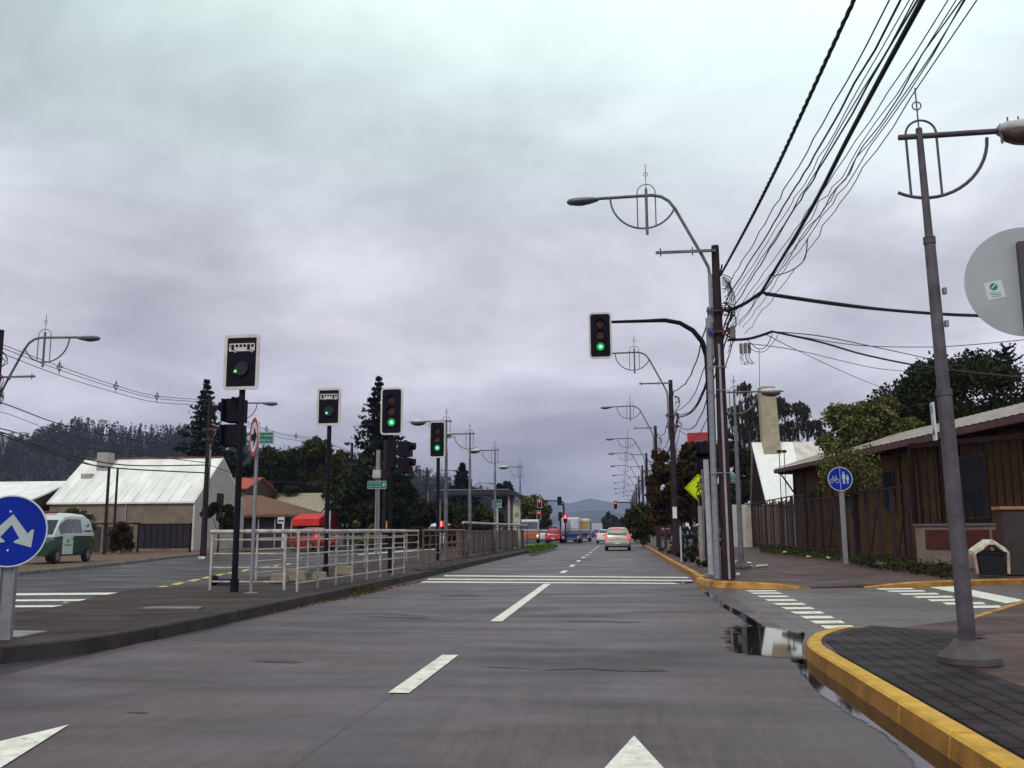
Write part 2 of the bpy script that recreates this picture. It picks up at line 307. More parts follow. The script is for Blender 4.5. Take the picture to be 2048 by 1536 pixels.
# ------------------------------------------------------------------ ground, roads, pavements
struct('ground', MB().quad((-4000, -400, -0.03), (4000, -400, -0.03), (4000, 6000, -0.03), (-4000, 6000, -0.03)), mEarth)
KX = 2.0; MX = -5.75
mb = MB(); ys = [-12, 0, 10, 20, 40, 80, 150, 700]
for a, b in zip(ys[:-1], ys[1:]): mb.quad((MX - 0.2, a, 0), (KX + 0.2, a, 0), (KX + 0.2, b, 0), (MX - 0.2, b, 0))
struct('road', mb, mConc)
struct('crossing_road', MB().quad((-90, 88, 0.004), (90, 88, 0.004), (90, 102, 0.004), (-90, 102, 0.004)), mAsph)
struct('left_road', MB().quad((-60, -12, -0.006), (MX, -12, -0.006), (MX, 700, -0.006), (-24, 700, -0.006), (-24, 60, -0.006), (-60, 60, -0.006)), mAsph)
struct('side_street', MB().quad((KX - 0.15, 4, -0.006), (60, 4, -0.006), (60, 30, -0.006), (KX, 30, -0.006)), mSide)
# kerbs
def kerb(name, pts, wdt, h, mats, side=1, hs=None):
    """pts: outer (road side) line; the kerb lies on the side `side` (+1 = left of travel)"""
    mb = MB(); n = len(pts); inn = []
    for i, p in enumerate(pts):
        d = Vector(pts[min(i + 1, n - 1)]) - Vector(pts[max(i - 1, 0)]); d.normalize(); nrm = Vector((-d.y, d.x)) * side
        inn.append((p[0] + nrm.x * wdt, p[1] + nrm.y * wdt))
    hs = hs or [h] * n; rk = random.Random(len(name) + n)
    for i in range(n - 1):
        L_ = math.hypot(pts[i + 1][0] - pts[i][0], pts[i + 1][1] - pts[i][1])
        far = pts[i][1] > 95 or pts[i + 1][1] > 150; K = 1 if far else max(1, round(L_ / 1.0))
        for q in range(K):
            t0, t1 = q / K, (q + 1) / K; g_ = 0.0 if far or L_ < 0.9 else 0.006 / L_
            t0 += g_; t1 -= g_; lp_ = lambda A, B, t: (A[0] + (B[0] - A[0]) * t, A[1] + (B[1] - A[1]) * t)
            a, b, c, d = lp_(pts[i], pts[i + 1], t0), lp_(pts[i], pts[i + 1], t1), lp_(inn[i], inn[i + 1], t1), lp_(inn[i], inn[i + 1], t0)
            h0 = hs[i] + (hs[i + 1] - hs[i]) * t0; h1 = hs[i] + (hs[i + 1] - hs[i]) * t1
            if not far: e0 = rk.uniform(-.003, .003) if h0 > .1 else 0; h0 += e0; h1 += e0; jx = rk.uniform(-.006, .004) if L_ > .9 else 0; a = (a[0] + jx, a[1]); b = (b[0] + jx, b[1])
            A0, B0 = (a[0], a[1], -0.02), (b[0], b[1], -0.02)
            nx = (d[0] - a[0]) * 0.13, (d[1] - a[1]) * 0.13
            A1, B1 = (a[0] + nx[0], a[1] + nx[1], max(h0 - 0.02, 0)), (b[0] + nx[0], b[1] + nx[1], max(h1 - 0.02, 0))
            A2, B2 = (a[0] + 2 * nx[0], a[1] + 2 * nx[1], h0), (b[0] + 2 * nx[0], b[1] + 2 * nx[1], h1)
            C2, D2 = (c[0], c[1], h1), (d[0], d[1], h0)
            mb.mat(1 if len(mats) > 1 else 0).quad(A0, B0, B1, A1); mb.mat(0).quad(A1, B1, B2, A2); mb.quad(A2, B2, C2, D2)
            mb.quad(D2, C2, (c[0], c[1], -0.02), (d[0], d[1], -0.02))
            if g_: mb.quad(A0, A1, A2, D2, (d[0], d[1], -0.02)); mb.quad(B0, (c[0], c[1], -0.02), C2, B2, B1)
    o = struct(name, mb, mats); return o, inn
def xy(p): return (p.x, p.y)
def arc(p0, p1, p2, n=8):
    return [((1 - t) ** 2 * p0[0] + 2 * t * (1 - t) * p1[0] + t * t * p2[0], (1 - t) ** 2 * p0[1] + 2 * t * (1 - t) * p1[1] + t * t * p2[1]) for t in [i / n for i in range(n + 1)]]
# near corner
near_line = [(1.9, -8), (1.9, 0), (1.9, 4), (1.89, 7), (1.88, 9.3)] + arc((1.88, 9.9), (1.9, 11.55), (3.2, 12.85), 8)
hs = [0.155] * (len(near_line) - 2) + [0.12, 0.06]
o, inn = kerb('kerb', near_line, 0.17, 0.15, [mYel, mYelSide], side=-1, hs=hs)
ramp_line = [(3.2, 12.85), (3.6, 13.1), (4.92, 14.5), (7.42, 18.54), (9.4, 20.2), (40, 21.5)]
near_poly = [(p[0], p[1], min(h, 0.148)) for p, h in zip(inn, [x - 0.003 for x in hs])] + [(p[0], p[1], 0.035) for p in ramp_line[1:]] + [(40, -8, 0.15)]
struct('pavement', MB().prism([(near_poly[-1])] + near_poly[:-1], -0.02, 0.148), mPave)
kerb('kerb_far_end', [(5.0, 14.65), (7.42, 18.5), (9.4, 20.2)], 0.14, 0.06, [mYelD, mYelSide], side=-1, hs=[0.045, 0.05, 0.06])
# ribbed paver strip behind the kerb
strip = MB(); sp = [(2.08, -6), (2.08, 2), (2.08, 5), (2.08, 7), (2.07, 9.5), (2.2, 10.7), (2.55, 11.5), (3.1, 12.3)]; so = [(3.15, -6), (3.15, 2), (3.12, 5), (3.05, 7), (3.0, 8.6), (3.15, 9.6), (3.5, 10.5), (4.1, 11.3)]
for i in range(len(sp) - 1): strip.quad((*sp[i], 0.156), (*so[i], 0.156), (*so[i + 1], 0.156), (*sp[i + 1], 0.156))
struct('tactile_paving', strip, mTile)
# far corner pavement
farA = [(KX - 0.18, 400), (KX - 0.18, 90), (KX - 0.1, 60), (KX - 0.08, 38), (KX - 0.02, 30), (KX, 27.2), (KX - 0.05, 26.0), (KX + 0.1, 25.0)]
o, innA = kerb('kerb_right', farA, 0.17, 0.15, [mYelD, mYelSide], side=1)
farB = [(KX - 0.12, 24.7), (KX - 0.1, 23.6), (2.15, 22.75), (2.6, 22.35), (3.1, 22.25), (3.7, 22.2), (4.3, 22.3)]
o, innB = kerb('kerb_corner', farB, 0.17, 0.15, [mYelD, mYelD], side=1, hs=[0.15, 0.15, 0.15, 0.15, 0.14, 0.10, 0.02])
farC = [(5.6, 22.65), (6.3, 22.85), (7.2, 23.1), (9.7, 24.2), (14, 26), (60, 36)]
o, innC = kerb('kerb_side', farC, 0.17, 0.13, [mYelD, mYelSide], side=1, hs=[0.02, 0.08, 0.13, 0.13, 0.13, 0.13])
poly = [(p[0], p[1], 0.147) for p in innA] + [(p[0], p[1], h) for p, h in zip(innB, [0.147, 0.147, 0.147, 0.147, 0.137, 0.097, 0.018])] + [(p[0], p[1], h) for p, h in zip(innC, [0.018, 0.078, 0.127, 0.127, 0.127, 0.127])] + [(60, 400, 0.147)]
struct('pavement_right', MB().prism(poly, -0.02, 0.147), mPave)
# far-side kerb beyond the crossing road is the same line; median island
med_r = [(-9.9, 7.9), (-8.2, 8.45), (-7.2, 8.85), (-6.5, 9.35), (-6.05, 10.2), (-5.9, 11.5), (-5.85, 14), (-5.82, 20), (MX, 27), (MX, 29.2)]
o, innM = kerb('kerb_median', med_r, 0.16, 0.17, [mKerbDark], side=1)
med_l = [(-9.9, 29.2), (-9.75, 26), (-9.6, 23.2), (-9.1, 20.9), (-9.3, 20.3), (-10.45, 19.8), (-9.95, 17.0), (-9.3, 14.8), (-9.15, 12.5), (-10.2, 8.6)]
struct('median', MB().prism([(p[0], p[1], 0.168) for p in innM] + [(p[0], p[1], 0.155) for p in med_l], -0.02, 0.168), mMed)
med2 = [(MX, 29.2), (MX + 0.02, 40), (-5.6, 55), (-5.45, 68), (-5.4, 74), (-5.5, 80), (-5.9, 82.5)]
o, inn2 = kerb('kerb_platform', med2, 0.16, 0.19, [mKerbDark], side=1)
struct('platform', MB().prism([(p[0], p[1], 0.188) for p in inn2[:4]] + [(-12.5, 68, 0.18), (-10.6, 45, 0.18), (-9.9, 29.2, 0.16)], -0.02, 0.188), mMed)
struct('grass_island', MB().prism([(p[0], p[1], 0.2) for p in inn2[3:]] + [(-8, 83, 0.2), (-11.5, 80, 0.2), (-12.5, 68, 0.2)], -0.02, 0.2), M('lawn', (0.07, 0.12, 0.02), 0.9, var=0.4, scale=3))
# left verge
lk = [(-15.0, -8), (-17.0, 15), (-19.14, 27.1), (-21.1, 37.6), (-25.7, 56.3), (-27.5, 75)]
lk = lk[:1] + lk[1:]
o, innL = kerb('kerb_left', [(-16.2, 2), (-17.4, 15), (-19.14, 27.1), (-21.1, 37.6), (-23.4, 47), (-25.2, 56.3), (-26.0, 62)], 0.2, 0.12, [M('pale kerb', (0.15, 0.13, 0.12), 0.85, var=0.4, scale=2)], side=1)
struct('verge', MB().prism([(p[0], p[1], 0.115) for p in innL] + [(-26, 86, 0.115), (-90, 86, 0.115), (-90, 2, 0.115)], -0.02, 0.115), mOrEarth)

# ------------------------------------------------------------------ painted markings
def mark(name, quads, m, z=0.006):
    mb = MB()
    for q in quads:
        mb.quad(*[(p.x, p.y, z) for p in (G(u, v, z) for (u, v) in q)])
    return struct(name, mb, m)
dash = MB()
for (y0, y1) in ((7.9, 10.3), (14.1, 24.0), (29.9, 31.9), (35.2, 37.2), (40.8, 42.6), (46.2, 48), (51.6, 53.4), (57, 58.8), (62.4, 64.2), (67.8, 69.6), (73.2, 75), (78.6, 80.4), (106, 108), (112, 114), (118, 120), (124, 126)):
    dash.quad((-1.98, y0, 0.008), (-1.80, y0, 0.008), (-1.80, y1, 0.008), (-1.98, y1, 0.008))
struct('lane_marking', dash, mWhite)
mark('arrow_marking', [[(1268, 1471), (1368, 1580), (1168, 1580)]], mWhite, 0.008)
mark('arrow_marking_left', [[(138, 1449), (0, 1536), (-120, 1590), (-220, 1545), (0, 1482)]], mWhite, 0.008)
mark('crossing_lines', [[(890, 1150.2), (1376, 1154), (1378, 1156), (886, 1152.5)], [(858, 1157), (1384, 1160), (1385, 1162), (854, 1159.3)], [(845, 1162.5), (1390, 1166), (1391, 1168), (842, 1165)]], mWhite)
mark('crossing_lines_left', [[(-120, 1187.5), (312, 1184.5), (304, 1188.5), (-120, 1192)], [(-120, 1199.5), (240, 1198), (234, 1201.5), (-120, 1203.5)], [(-120, 1211.5), (198, 1210), (190, 1213.5), (-120, 1215.5)]], mWhite, 0.002)
yq = []
for (u0, v0, u1, v1) in ((305, 1175.5, 338, 1171.5), (340, 1169, 370, 1164.5), (372, 1162, 402, 1158), (402, 1156.5, 425, 1152.5), (428, 1150.5, 450, 1147.5), (452, 1146.5, 474, 1143.5), (480, 1142, 500, 1138.5), (520, 1135, 540, 1132.5), (545, 1131.5, 560, 1129.5), (565, 1128.5, 585, 1126.5), (45, 1245, 98, 1233), (124, 1178 + 27, 138, 1203), (160, 1214, 184, 1210)):
    yq.append([(u0, v0), (u0 + (u1 - u0) * .55, v1 + 0.2), (u1 + 2, v1), (u1 - (u1 - u0) * .5, v0 + 1)])
mark('yellow_marking', yq, mYMark, 0.002)
mark('edge_line_left', [[(716, 1107.5), (862, 1098), (900, 1095.3), (862, 1099.8), (716, 1110)]], mWhite, 0.002)
zb = []
for k in range(10):                       # far-to-near stripes beside the corner
    t = (k / 9) ** 1.25
    ul = 1490 + (1640 - 1490) * t; ur = 1548 + (1703 - 1548) * t; v = 1182 + (1254 - 1182) * t; h = 2.6 + 3.6 * t
    zb.append([(ul, v - h / 2), (ur, v - h / 2 - 0.5), (ur + 9, v + h / 2 - 0.5), (ul + 9 + 3 * t, v + h / 2)])
mark('zebra_stripes', zb, mWhite, 0.0)
zb = []
for k in range(7):
    t = (k / 6) ** 1.15
    ul = 1750 + (1915 - 1750) * t; ur = 1822 + (1998 - 1822) * t; v = 1178 + (1214 - 1178) * t; h = 2.6 + 2.2 * t
    zb.append([(ul, v - h / 2), (ur, v - h / 2 - 1), (ur + 8, v + h / 2 - 1), (ul + 10, v + h / 2)])
mark('zebra_stripes_right', zb, mWhite, 0.0)
mark('stop_line', [[(1858, 1174), (1908, 1172.5), (2052, 1201), (2012, 1206.5)]], mWhite, 0.0)
mark('cycle_marking', [[(1466, 1122), (1478, 1121.5), (1480, 1123), (1468, 1123.5)], [(1482, 1125), (1512, 1133), (1530, 1135), (1500, 1131)], [(1490, 1124), (1500, 1124), (1504, 1126), (1494, 1126)], [(1512, 1130), (1535, 1129), (1536, 1130.3), (1513, 1131.5)]], mWhite, 0.152)
# puddles, gutter stains
mWet = bpy.data.materials.new('puddle water'); mWet.use_nodes = True; t_ = mWet.node_tree; b_ = t_.nodes['Principled BSDF']
b_.inputs['Base Color'].default_value = (0.012, 0.008, 0.008, 1); b_.inputs['Roughness'].default_value = 0.035; b_.inputs['Specular IOR Level'].default_value = 0.6
at_ = t_.nodes.new('ShaderNodeAttribute'); at_.attribute_name = 'depth'; nz_ = t_.nodes.new('ShaderNodeTexNoise'); nz_.inputs['Scale'].default_value = 7; nz_.inputs['Detail'].default_value = 6; nz_.inputs['Roughness'].default_value = 0.65
tx_ = t_.nodes.new('ShaderNodeTexCoord'); t_.links.new(tx_.outputs['Object'], nz_.inputs['Vector'])
ma_ = t_.nodes.new('ShaderNodeMath'); ma_.operation = 'MULTIPLY_ADD'; ma_.inputs[1].default_value = 1.3; ma_.inputs[2].default_value = -0.95; t_.links.new(nz_.outputs[0], ma_.inputs[0])
mb_ = t_.nodes.new('ShaderNodeMath'); mb_.operation = 'ADD'; t_.links.new(ma_.outputs[0], mb_.inputs[0]); t_.links.new(at_.outputs['Fac'], mb_.inputs[1])
mr_ = t_.nodes.new('ShaderNodeMapRange'); mr_.inputs[1].default_value = 0.0; mr_.inputs[2].default_value = 0.22; t_.links.new(mb_.outputs[0], mr_.inputs[0]); t_.links.new(mr_.outputs[0], b_.inputs['Alpha'])
def puddle(name, rows, z=0.005):
    """rows: cross sections (pixel points) with a depth 0..1 at each point"""
    vs = []; dp = []; fs = []; m_ = len(rows[0]); S = 4; R2 = []
    for r_ in rows: R2.append([(G(u, v, z), w_) for (u, v, w_) in r_])
    fine = []
    for a, b in zip(R2[:-1], R2[1:]):
        for q in range(S): fine.append([(x[0].lerp(y[0], q / S), x[1] + (y[1] - x[1]) * q / S) for x, y in zip(a, b)])
    fine.append(R2[-1])
    for r_ in fine:
        for p, w_ in r_: vs.append(tuple(p)); dp.append(w_)
    for i in range(len(fine) - 1):
        for j in range(m_ - 1): fs.append((i * m_ + j, i * m_ + j + 1, (i + 1) * m_ + j + 1, (i + 1) * m_ + j))
    o = struct(name, MB().add(vs, fs), mWet); at = o.data.attributes.new('depth', 'FLOAT', 'POINT'); at.data.foreach_set('value', dp); return o
# wide shallow puddle at the corner; columns run left -> right
puddle('puddle', [[(1425, 1238, 0), (1450, 1240, .1), (1520, 1246, .1), (1570, 1256, .15), (1610, 1262, .2)], [(1430, 1256, 0), (1450, 1256, .26), (1522, 1264, .9), (1570, 1270, .9), (1608, 1274, 1)], [(1432, 1280, 0), (1452, 1280, .34), (1518, 1283, 1.1), (1572, 1286, 1.1), (1604, 1288, 1)], [(1436, 1302, 0), (1460, 1302, .28), (1520, 1303, .9), (1570, 1306, .8), (1604, 1308, 1)], [(1450, 1318, 0), (1470, 1318, 0), (1525, 1318, 0), (1580, 1322, .2), (1612, 1330, 1)]])
puddle('puddle_gutter', [[(1580, 1318, 0), (1598, 1318, .5), (1612, 1318, 1), (1625, 1318, 1)], [(1602, 1352, .25), (1621, 1352, .9), (1650, 1352, 1), (1680, 1352, 1)], [(1640, 1391, .25), (1657, 1391, .9), (1700, 1391, 1), (1760, 1391, 1)], [(1700, 1430, .25), (1722, 1430, .9), (1780, 1430, 1), (1830, 1430, 1)], [(1765, 1469, .25), (1788, 1469, .9), (1840, 1469, 1), (1900, 1469, 1)], [(1840, 1545, .25), (1866, 1545, .9), (1930, 1545, 1), (2000, 1545, 1)]])
puddle('puddle_small', [[(1428, 1200, 0), (1434, 1203, .7), (1446, 1204, 0)], [(1434, 1212, 0), (1446, 1212, .9), (1466, 1212, 0)], [(1452, 1222, 0), (1470, 1222, .9), (1492, 1224, 0)], [(1470, 1234, 0), (1494, 1236, .9), (1514, 1238, 0)], [(1490, 1250, 0), (1512, 1251, .9), (1540, 1254, 0)]])
puddle('puddle_trickle', [[(1392, 1170, 0), (1400, 1170, .6), (1410, 1170, 0)], [(1398, 1182, 0), (1408, 1182, .75), (1420, 1182, 0)], [(1410, 1192, 0), (1424, 1193, .7), (1436, 1192, 0)], [(1426, 1204, 0), (1438, 1204, .8), (1450, 1204, 0)]])
puddle('road_stain', [[(1338, 1162, 0), (1360, 1162, 0), (1390, 1162, 0)], [(1340, 1165, 0), (1364, 1165.5, .9), (1392, 1165, .6)], [(1342, 1169, 0), (1362, 1169, 0), (1392, 1169, 0)]], z=0.010)
mCrack = M('road crack tar', (0.050, 0.034, 0.038), 0.7, var=0.3)
mPatch = M('dark road patch', (0.066, 0.050, 0.056), 0.6, var=0.3, scale=4, bump=0.3, stretch=(1, 4, 1))  # low-contrast bands, slightly darker than the lane around them
def crack(px, th, m, z, seed):
    r = random.Random(seed); up = []; dn = []
    for (a, b) in zip(px[:-1], px[1:]):
        k = max(2, int(abs(b[0] - a[0]) / 14))
        for j in range(k):
            t = j / k; u = a[0] + (b[0] - a[0]) * t; v = a[1] + (b[1] - a[1]) * t + r.uniform(-0.8, 0.8); e_ = th * r.uniform(0.35, 1.2) * (1 if 0 < j or a != px[0] else 0.1)
            up.append((u, v - e_ / 2)); dn.append((u, v + e_ / 2))
    up.append(px[-1])
    mb = MB(); pts = up + dn[::-1]; mb.quad(*[tuple(G(u, v, z)) for u, v in pts]); return struct('road_crack', mb, m)
for i, (px, th, m_) in enumerate((([(1080, 1340), (1180, 1336), (1230, 1341), (1350, 1342)], 1.7, mCrack), ([(970, 1333), (1080, 1338)], 1.2, mCrack), ([(1130, 1242), (1220, 1243), (1290, 1245)], 1.5, mCrack), ([(880, 1190), (960, 1191)], 2.0, mCrack), ([(730, 1233), (800, 1235), (860, 1236)], 2.2, mCrack),
    ([(520, 1322), (600, 1325)], 2.5, mCrack), ([(250, 1424), (300, 1426)], 3, mCrack), 
    ([(690, 1228), (760, 1227), (860, 1232)], 4, mPatch), ([(1160, 1337), (1250, 1336), (1330, 1339)], 5, mPatch), ([(500, 1322), (560, 1320), (610, 1324)], 6, mPatch))):
    crack(px, th, m_, 0.004 if m_ is mCrack else 0.002, i)
# ------------------------------------------------------------------ foliage
def leaf_mesh(name, C, size, mat, parent, seed=0, elong=1.0, droop=0.0):
    rng = np.random.default_rng(seed); n = len(C); C = np.asarray(C, float)
    a = rng.normal(size=(n, 3)); 
    if droop: a[:, 2] -= droop; a[:, :2] *= 0.5
    a /= np.linalg.norm(a, axis=1)[:, None]
    b = np.cross(a, rng.normal(size=(n, 3))); b /= np.linalg.norm(b, axis=1)[:, None] + 1e-9
    s = size * rng.uniform(0.6, 1.35, size=(n, 1)); a = a * s * elong; b = b * s * 0.6
    V = np.stack([C - a, C + b * 0.9, C + a, C - b * 0.9], axis=1).reshape(-1, 3)
    me = bpy.data.meshes.new(name); me.vertices.add(4 * n); me.loops.add(4 * n); me.polygons.add(n)
    me.vertices.foreach_set('co', V.astype(np.float32).ravel()); me.loops.foreach_set('vertex_index', np.arange(4 * n, dtype=np.int32))
    me.polygons.foreach_set('loop_start', np.arange(0, 4 * n, 4, dtype=np.int32)); me.polygons.foreach_set('loop_total', np.full(n, 4, np.int32))
    me.materials.append(mat); me.update(calc_edges=True); me.validate()
    o = bpy.data.objects.new(name, me); col.objects.link(o)
    if parent: o.parent = parent
    return o
def clump_pts(rng, centers, radii, n):
    radii = np.asarray(radii); wts = radii ** 2 / (radii ** 2).sum(); out = []
    for c, r, wt in zip(centers, radii, wts):
        k = max(8, int(n * wt)); d = rng.normal(size=(k, 3)); d /= np.linalg.norm(d, axis=1)[:, None]
        rr = r * rng.uniform(0.35, 1.0, size=(k, 1)) ** 0.6 * rng.uniform(0.85, 1.12, size=(k, 1))
        out.append(np.array(c) + d * rr * np.array([1, 1, 0.8]))
    return np.concatenate(out)
mBark = M('bark', (0.05, 0.035, 0.03), 0.9, var=0.4, scale=3)
def broad_tree(name, label, loc, h, r, base, mat, seed, n=6500, leaf=0.2, group=None, k=26, squash=1.0, trunk=0.14, cat='tree', tops=None):
    rng = np.random.default_rng(seed); t = thing(name, label, cat, loc, 0, group)
    hc = (h - base) / 2; cz = base + hc; cen = []; rad = []
    while len(cen) < k:
        d = rng.uniform(-1, 1, 3)
        if np.linalg.norm(d) > 1 or np.linalg.norm(d) < 0.25: continue
        rr = rng.uniform(0.2, 0.42); d = d * (1 - rr * 0.6)
        wz = 1 - 0.25 * max(0, d[2]); cen.append((d[0] * r * wz, d[1] * r * squash * wz, cz + d[2] * hc)); rad.append(rr * min(r, hc) * 1.05)
    pts = clump_pts(rng, cen, rad, n)
    # loose sprigs breaking the outline
    ex = clump_pts(rng, [(c[0] * 1.18, c[1] * 1.18, cz + (c[2] - cz) * 1.12) for c in cen], np.array(rad) * 0.45, int(n * 0.12))
    pts = np.concatenate([pts, ex]); lo_, hi_ = np.percentile(pts[:, 2], [0.5, 99.7]); pts[:, 2] = base + (pts[:, 2] - lo_) * (h - base) / (hi_ - lo_)
    for a_ in (0, 1): pts[:, a_] *= r * (squash if a_ else 1) / np.percentile(np.abs(pts[:, a_]), 98.5)
    leaf_mesh('crown', pts, leaf, mat, t, seed)
    mb = MB(); zt = base + hc * 0.6
    mb.tube([(0, 0, 0), (0.03, 0, base * 0.5), (0, 0.02, base), (0.05, 0, zt)], [trunk, trunk * 0.8, trunk * 0.65, trunk * 0.3], 7)
    for i in range(0, k, 3):
        c = cen[i]; z0 = base * 0.85 + rng.uniform(0, 0.5) * hc * 0.6
        mb.tube([(0, 0, z0), (c[0] * 0.5, c[1] * 0.5, (z0 + c[2]) / 2 + 0.1), c], [trunk * 0.4, trunk * 0.25, trunk * 0.08], 5)
    mb.build('trunk', mBark, t, smooth=True); return t
def conifer(name, label, loc, h, r, base, mat, seed, tiers=26, leaf=0.2, group=None, trunk=0.18):
    rng = np.random.default_rng(seed); t = thing(name, label, 'tree', loc, 0, group); C = []
    mb = MB(); mb.tube([(0, 0, 0), (0, 0, h * 0.6), (0, 0, h)], [trunk, trunk * 0.55, 0.02], 7)
    for i in range(tiers):
        f = i / (tiers - 1); z = base + (h - base) * f ** 0.95; R = r * (1 - f) ** 0.85 * rng.uniform(0.75, 1.12) + 0.12
        nb = int(9 + 7 * (1 - f))
        for j in range(nb):
            a = rng.uniform(0, 2 * math.pi); Rb = R * rng.uniform(0.65, 1.15); m_ = int(7 + 26 * (Rb / r) + 3)
            u = rng.uniform(0.08, 1.0, m_); zz_ = z - 0.28 * Rb * u + 0.16 * Rb * u ** 3
            sp = 0.05 + 0.16 * Rb * (1 - u * 0.8); q = rng.normal(size=(m_, 3)) * np.stack([sp, sp, sp * 0.45], 1)
            C.append(np.stack([math.cos(a) * Rb * u, math.sin(a) * Rb * u, zz_], 1) + q)
            if j % 3 == 0: mb.tube([(0, 0, z), (math.cos(a) * Rb * 0.9, math.sin(a) * Rb * 0.9, z - 0.2 * Rb)], [trunk * 0.18 * (1.1 - f), 0.01], 4)
    leaf_mesh('crown', np.concatenate(C), leaf, mat, t, seed, elong=1.2)
    mb.build('trunk', mBark, t, smooth=True); return t
lfDark = leafmat('dark broad leaves', (0.005, 0.009, 0.004), (0.030, 0.036, 0.012), (0.05, 0.045, 0.015))
lfMid = leafmat('mid green leaves', (0.007, 0.009, 0.004), (0.060, 0.058, 0.014), (0.12, 0.095, 0.02))
lfCon = leafmat('conifer needles', (0.004, 0.006, 0.008), (0.018, 0.022, 0.020))
lfAut = leafmat('autumn leaves', (0.009, 0.007, 0.004), (0.060, 0.034, 0.010), (0.19, 0.075, 0.014))
lfOlive = leafmat('olive leaves', (0.020, 0.022, 0.008), (0.14, 0.14, 0.04), (0.26, 0.24, 0.07))
lfEuc = leafmat('hanging leaves', (0.012, 0.014, 0.014), (0.05, 0.045, 0.035))
lfGrass = leafmat('verge grass', (0.015, 0.022, 0.006), (0.055, 0.075, 0.018))
lfLeafDry = leafmat('dry leaves', (0.05, 0.025, 0.012), (0.22, 0.10, 0.03))
lfFar = leafmat('far forest', (0.003, 0.005, 0.006), (0.008, 0.013, 0.012))
def gz(u, Y, z=0.1):
    p = P(u, 1060, Y); return (p.x, p.y, z)
def ztop(v, Y, u=1000): return P(u, v, Y).z

conifer('spruce_tree', 'tall dark spruce behind the white metal-roofed warehouse', gz(400, 84), ztop(766, 84, 400), 4.9, 1.2, lfCon, 1, 30, 0.22)
conifer('spruce_tree', 'tall dark spruce behind the big three-lens green signal', gz(752, 74), ztop(760, 74, 750), 4.3, 1.0, lfCon, 2, 30, 0.2)
def bt(u, vtop, Y, wpx, basev, mat, seed, label, name='leafy_tree', group=None, **k):
    h = ztop(vtop, Y, u) - 0.1; k.setdefault('k', 30); b = max(0.3, ztop(basev, Y, u)); r = wpx / 2 * Y / F
    return broad_tree(name, label, gz(u, Y), h, r, b, mat, seed, group=group, **k)
g1 = 'trees behind the low buildings on the left'
bt(545, 898, 88, 95, 1050, lfDark, 11, 'dark leafy tree left of the second bus signal, behind the brown hipped roof', group=g1)
bt(622, 878, 92, 90, 1040, lfMid, 12, 'highest leafy tree behind the beige roofed building', group=g1, n=8000)
bt(590, 925, 95, 110, 1050, lfMid, 13, 'rounded green tree between two taller leafy ones, behind the beige roof', group=g1)
bt(690, 905, 86, 95, 1045, lfMid, 14, 'green tree just right of the second bus signal pole', group=g1, n=8000)
bt(735, 920, 70, 100, 1040, lfDark, 15, 'dark green tree in front of the second spruce', group=g1)
bt(785, 945, 72, 90, 1050, lfDark, 16, 'dark tree right of the second spruce, behind the signal pole', group=g1)
bt(475, 905, 90, 90, 1050, lfDark, 17, 'dark tree behind the small red roof', group=g1)
bt(835, 1000, 84, 80, 1060, lfAut, 18, 'low reddish brown tree behind the gap between the railings', group=g1, leaf=0.18)
bt(885, 1005, 95, 80, 1060, lfAut, 19, 'low brown tree behind the small white van', group=g1, leaf=0.18)
conifer('broad_conifer', 'broad dark conifer standing alone behind the bus shelter', gz(925, 112), ztop(932, 112, 925), 3.9, 1.0, lfCon, 20, 20, 0.3)
bt(1010, 965, 125, 40, 1012, lfCon, 21, 'dark round-topped pine above the bus shelter roof', 'pine_tree', n=3000, leaf=0.25)
bt(1062, 992, 128, 62, 1055, lfOlive, 22, 'olive green tree right of the bus shelter', n=4500, leaf=0.24)
bt(1086, 1004, 134, 36, 1056, lfAut, 23, 'brownish tree behind the far left traffic signals', n=2500, leaf=0.24)
bt(915, 1012, 80, 80, 1060, lfDark, 24, 'rounded bush behind the thick left lamp post', 'bush', n=3500, cat='bush')
bt(970, 1014, 78, 70, 1060, lfMid, 25, 'green bush seen through the open bus shelter', 'bush', n=3500, cat='bush')
bt(1388, 888, 53, 92, 1046, lfAut, 31, 'reddish brown street tree beside the yellow warning sign', 'street_tree', n=13000, leaf=0.15, trunk=0.09, k=34)
bt(1330, 905, 60, 66, 1050, lfAut, 32, 'dark leafy street tree climbing around the second pole on the right', 'street_tree', n=9000, leaf=0.15, trunk=0.1, k=30)
bt(1286, 1008, 76, 60, 1094, lfMid, 33, 'low brown-green tree between the right kerb and the third pole', 'street_tree', n=4000, leaf=0.16, trunk=0.08)
bt(1268, 1030, 105, 34, 1078, lfDark, 34, 'dark bush beside the right kerb near the beige car', 'bush', n=2000, leaf=0.2, cat='bush')
bt(1262, 1020, 170, 34, 1068, lfDark, 35, 'distant dark roadside tree behind the right pedestrian light', n=1800, leaf=0.35)
bt(1217, 1025, 330, 26, 1062, lfDark, 36, 'faint far tree left of the beige hatchback roof', n=1500, leaf=0.6)
bt(1238, 1036, 350, 28, 1062, lfDark, 37, 'faint far tree right of centre above the beige hatchback', n=1500, leaf=0.6)
bt(1165, 1050, 300, 24, 1066, lfDark, 38, 'faint low tree beyond the second bus', n=1200, leaf=0.5)
bt(1462, 872, 84, 110, 1050, lfDark, 41, 'tall dark tree mass behind the wooden pole and brown gable', n=9000, leaf=0.2)
bt(1745, 798, 52, 165, 930, lfOlive, 42, 'olive green tree rising behind the long brown house roof', n=14000, leaf=0.11)
bt(1702, 878, 37.5, 118, 990, lfOlive, 43, 'leafy tree in front of the brown house, over its roof edge', 'garden_tree', n=4200, leaf=0.055, trunk=0.08, k=44)
bt(1955, 700, 54, 270, 930, lfDark, 44, 'huge dark tree filling the sky behind the house chimney', n=30000, leaf=0.13, k=46, trunk=0.3)
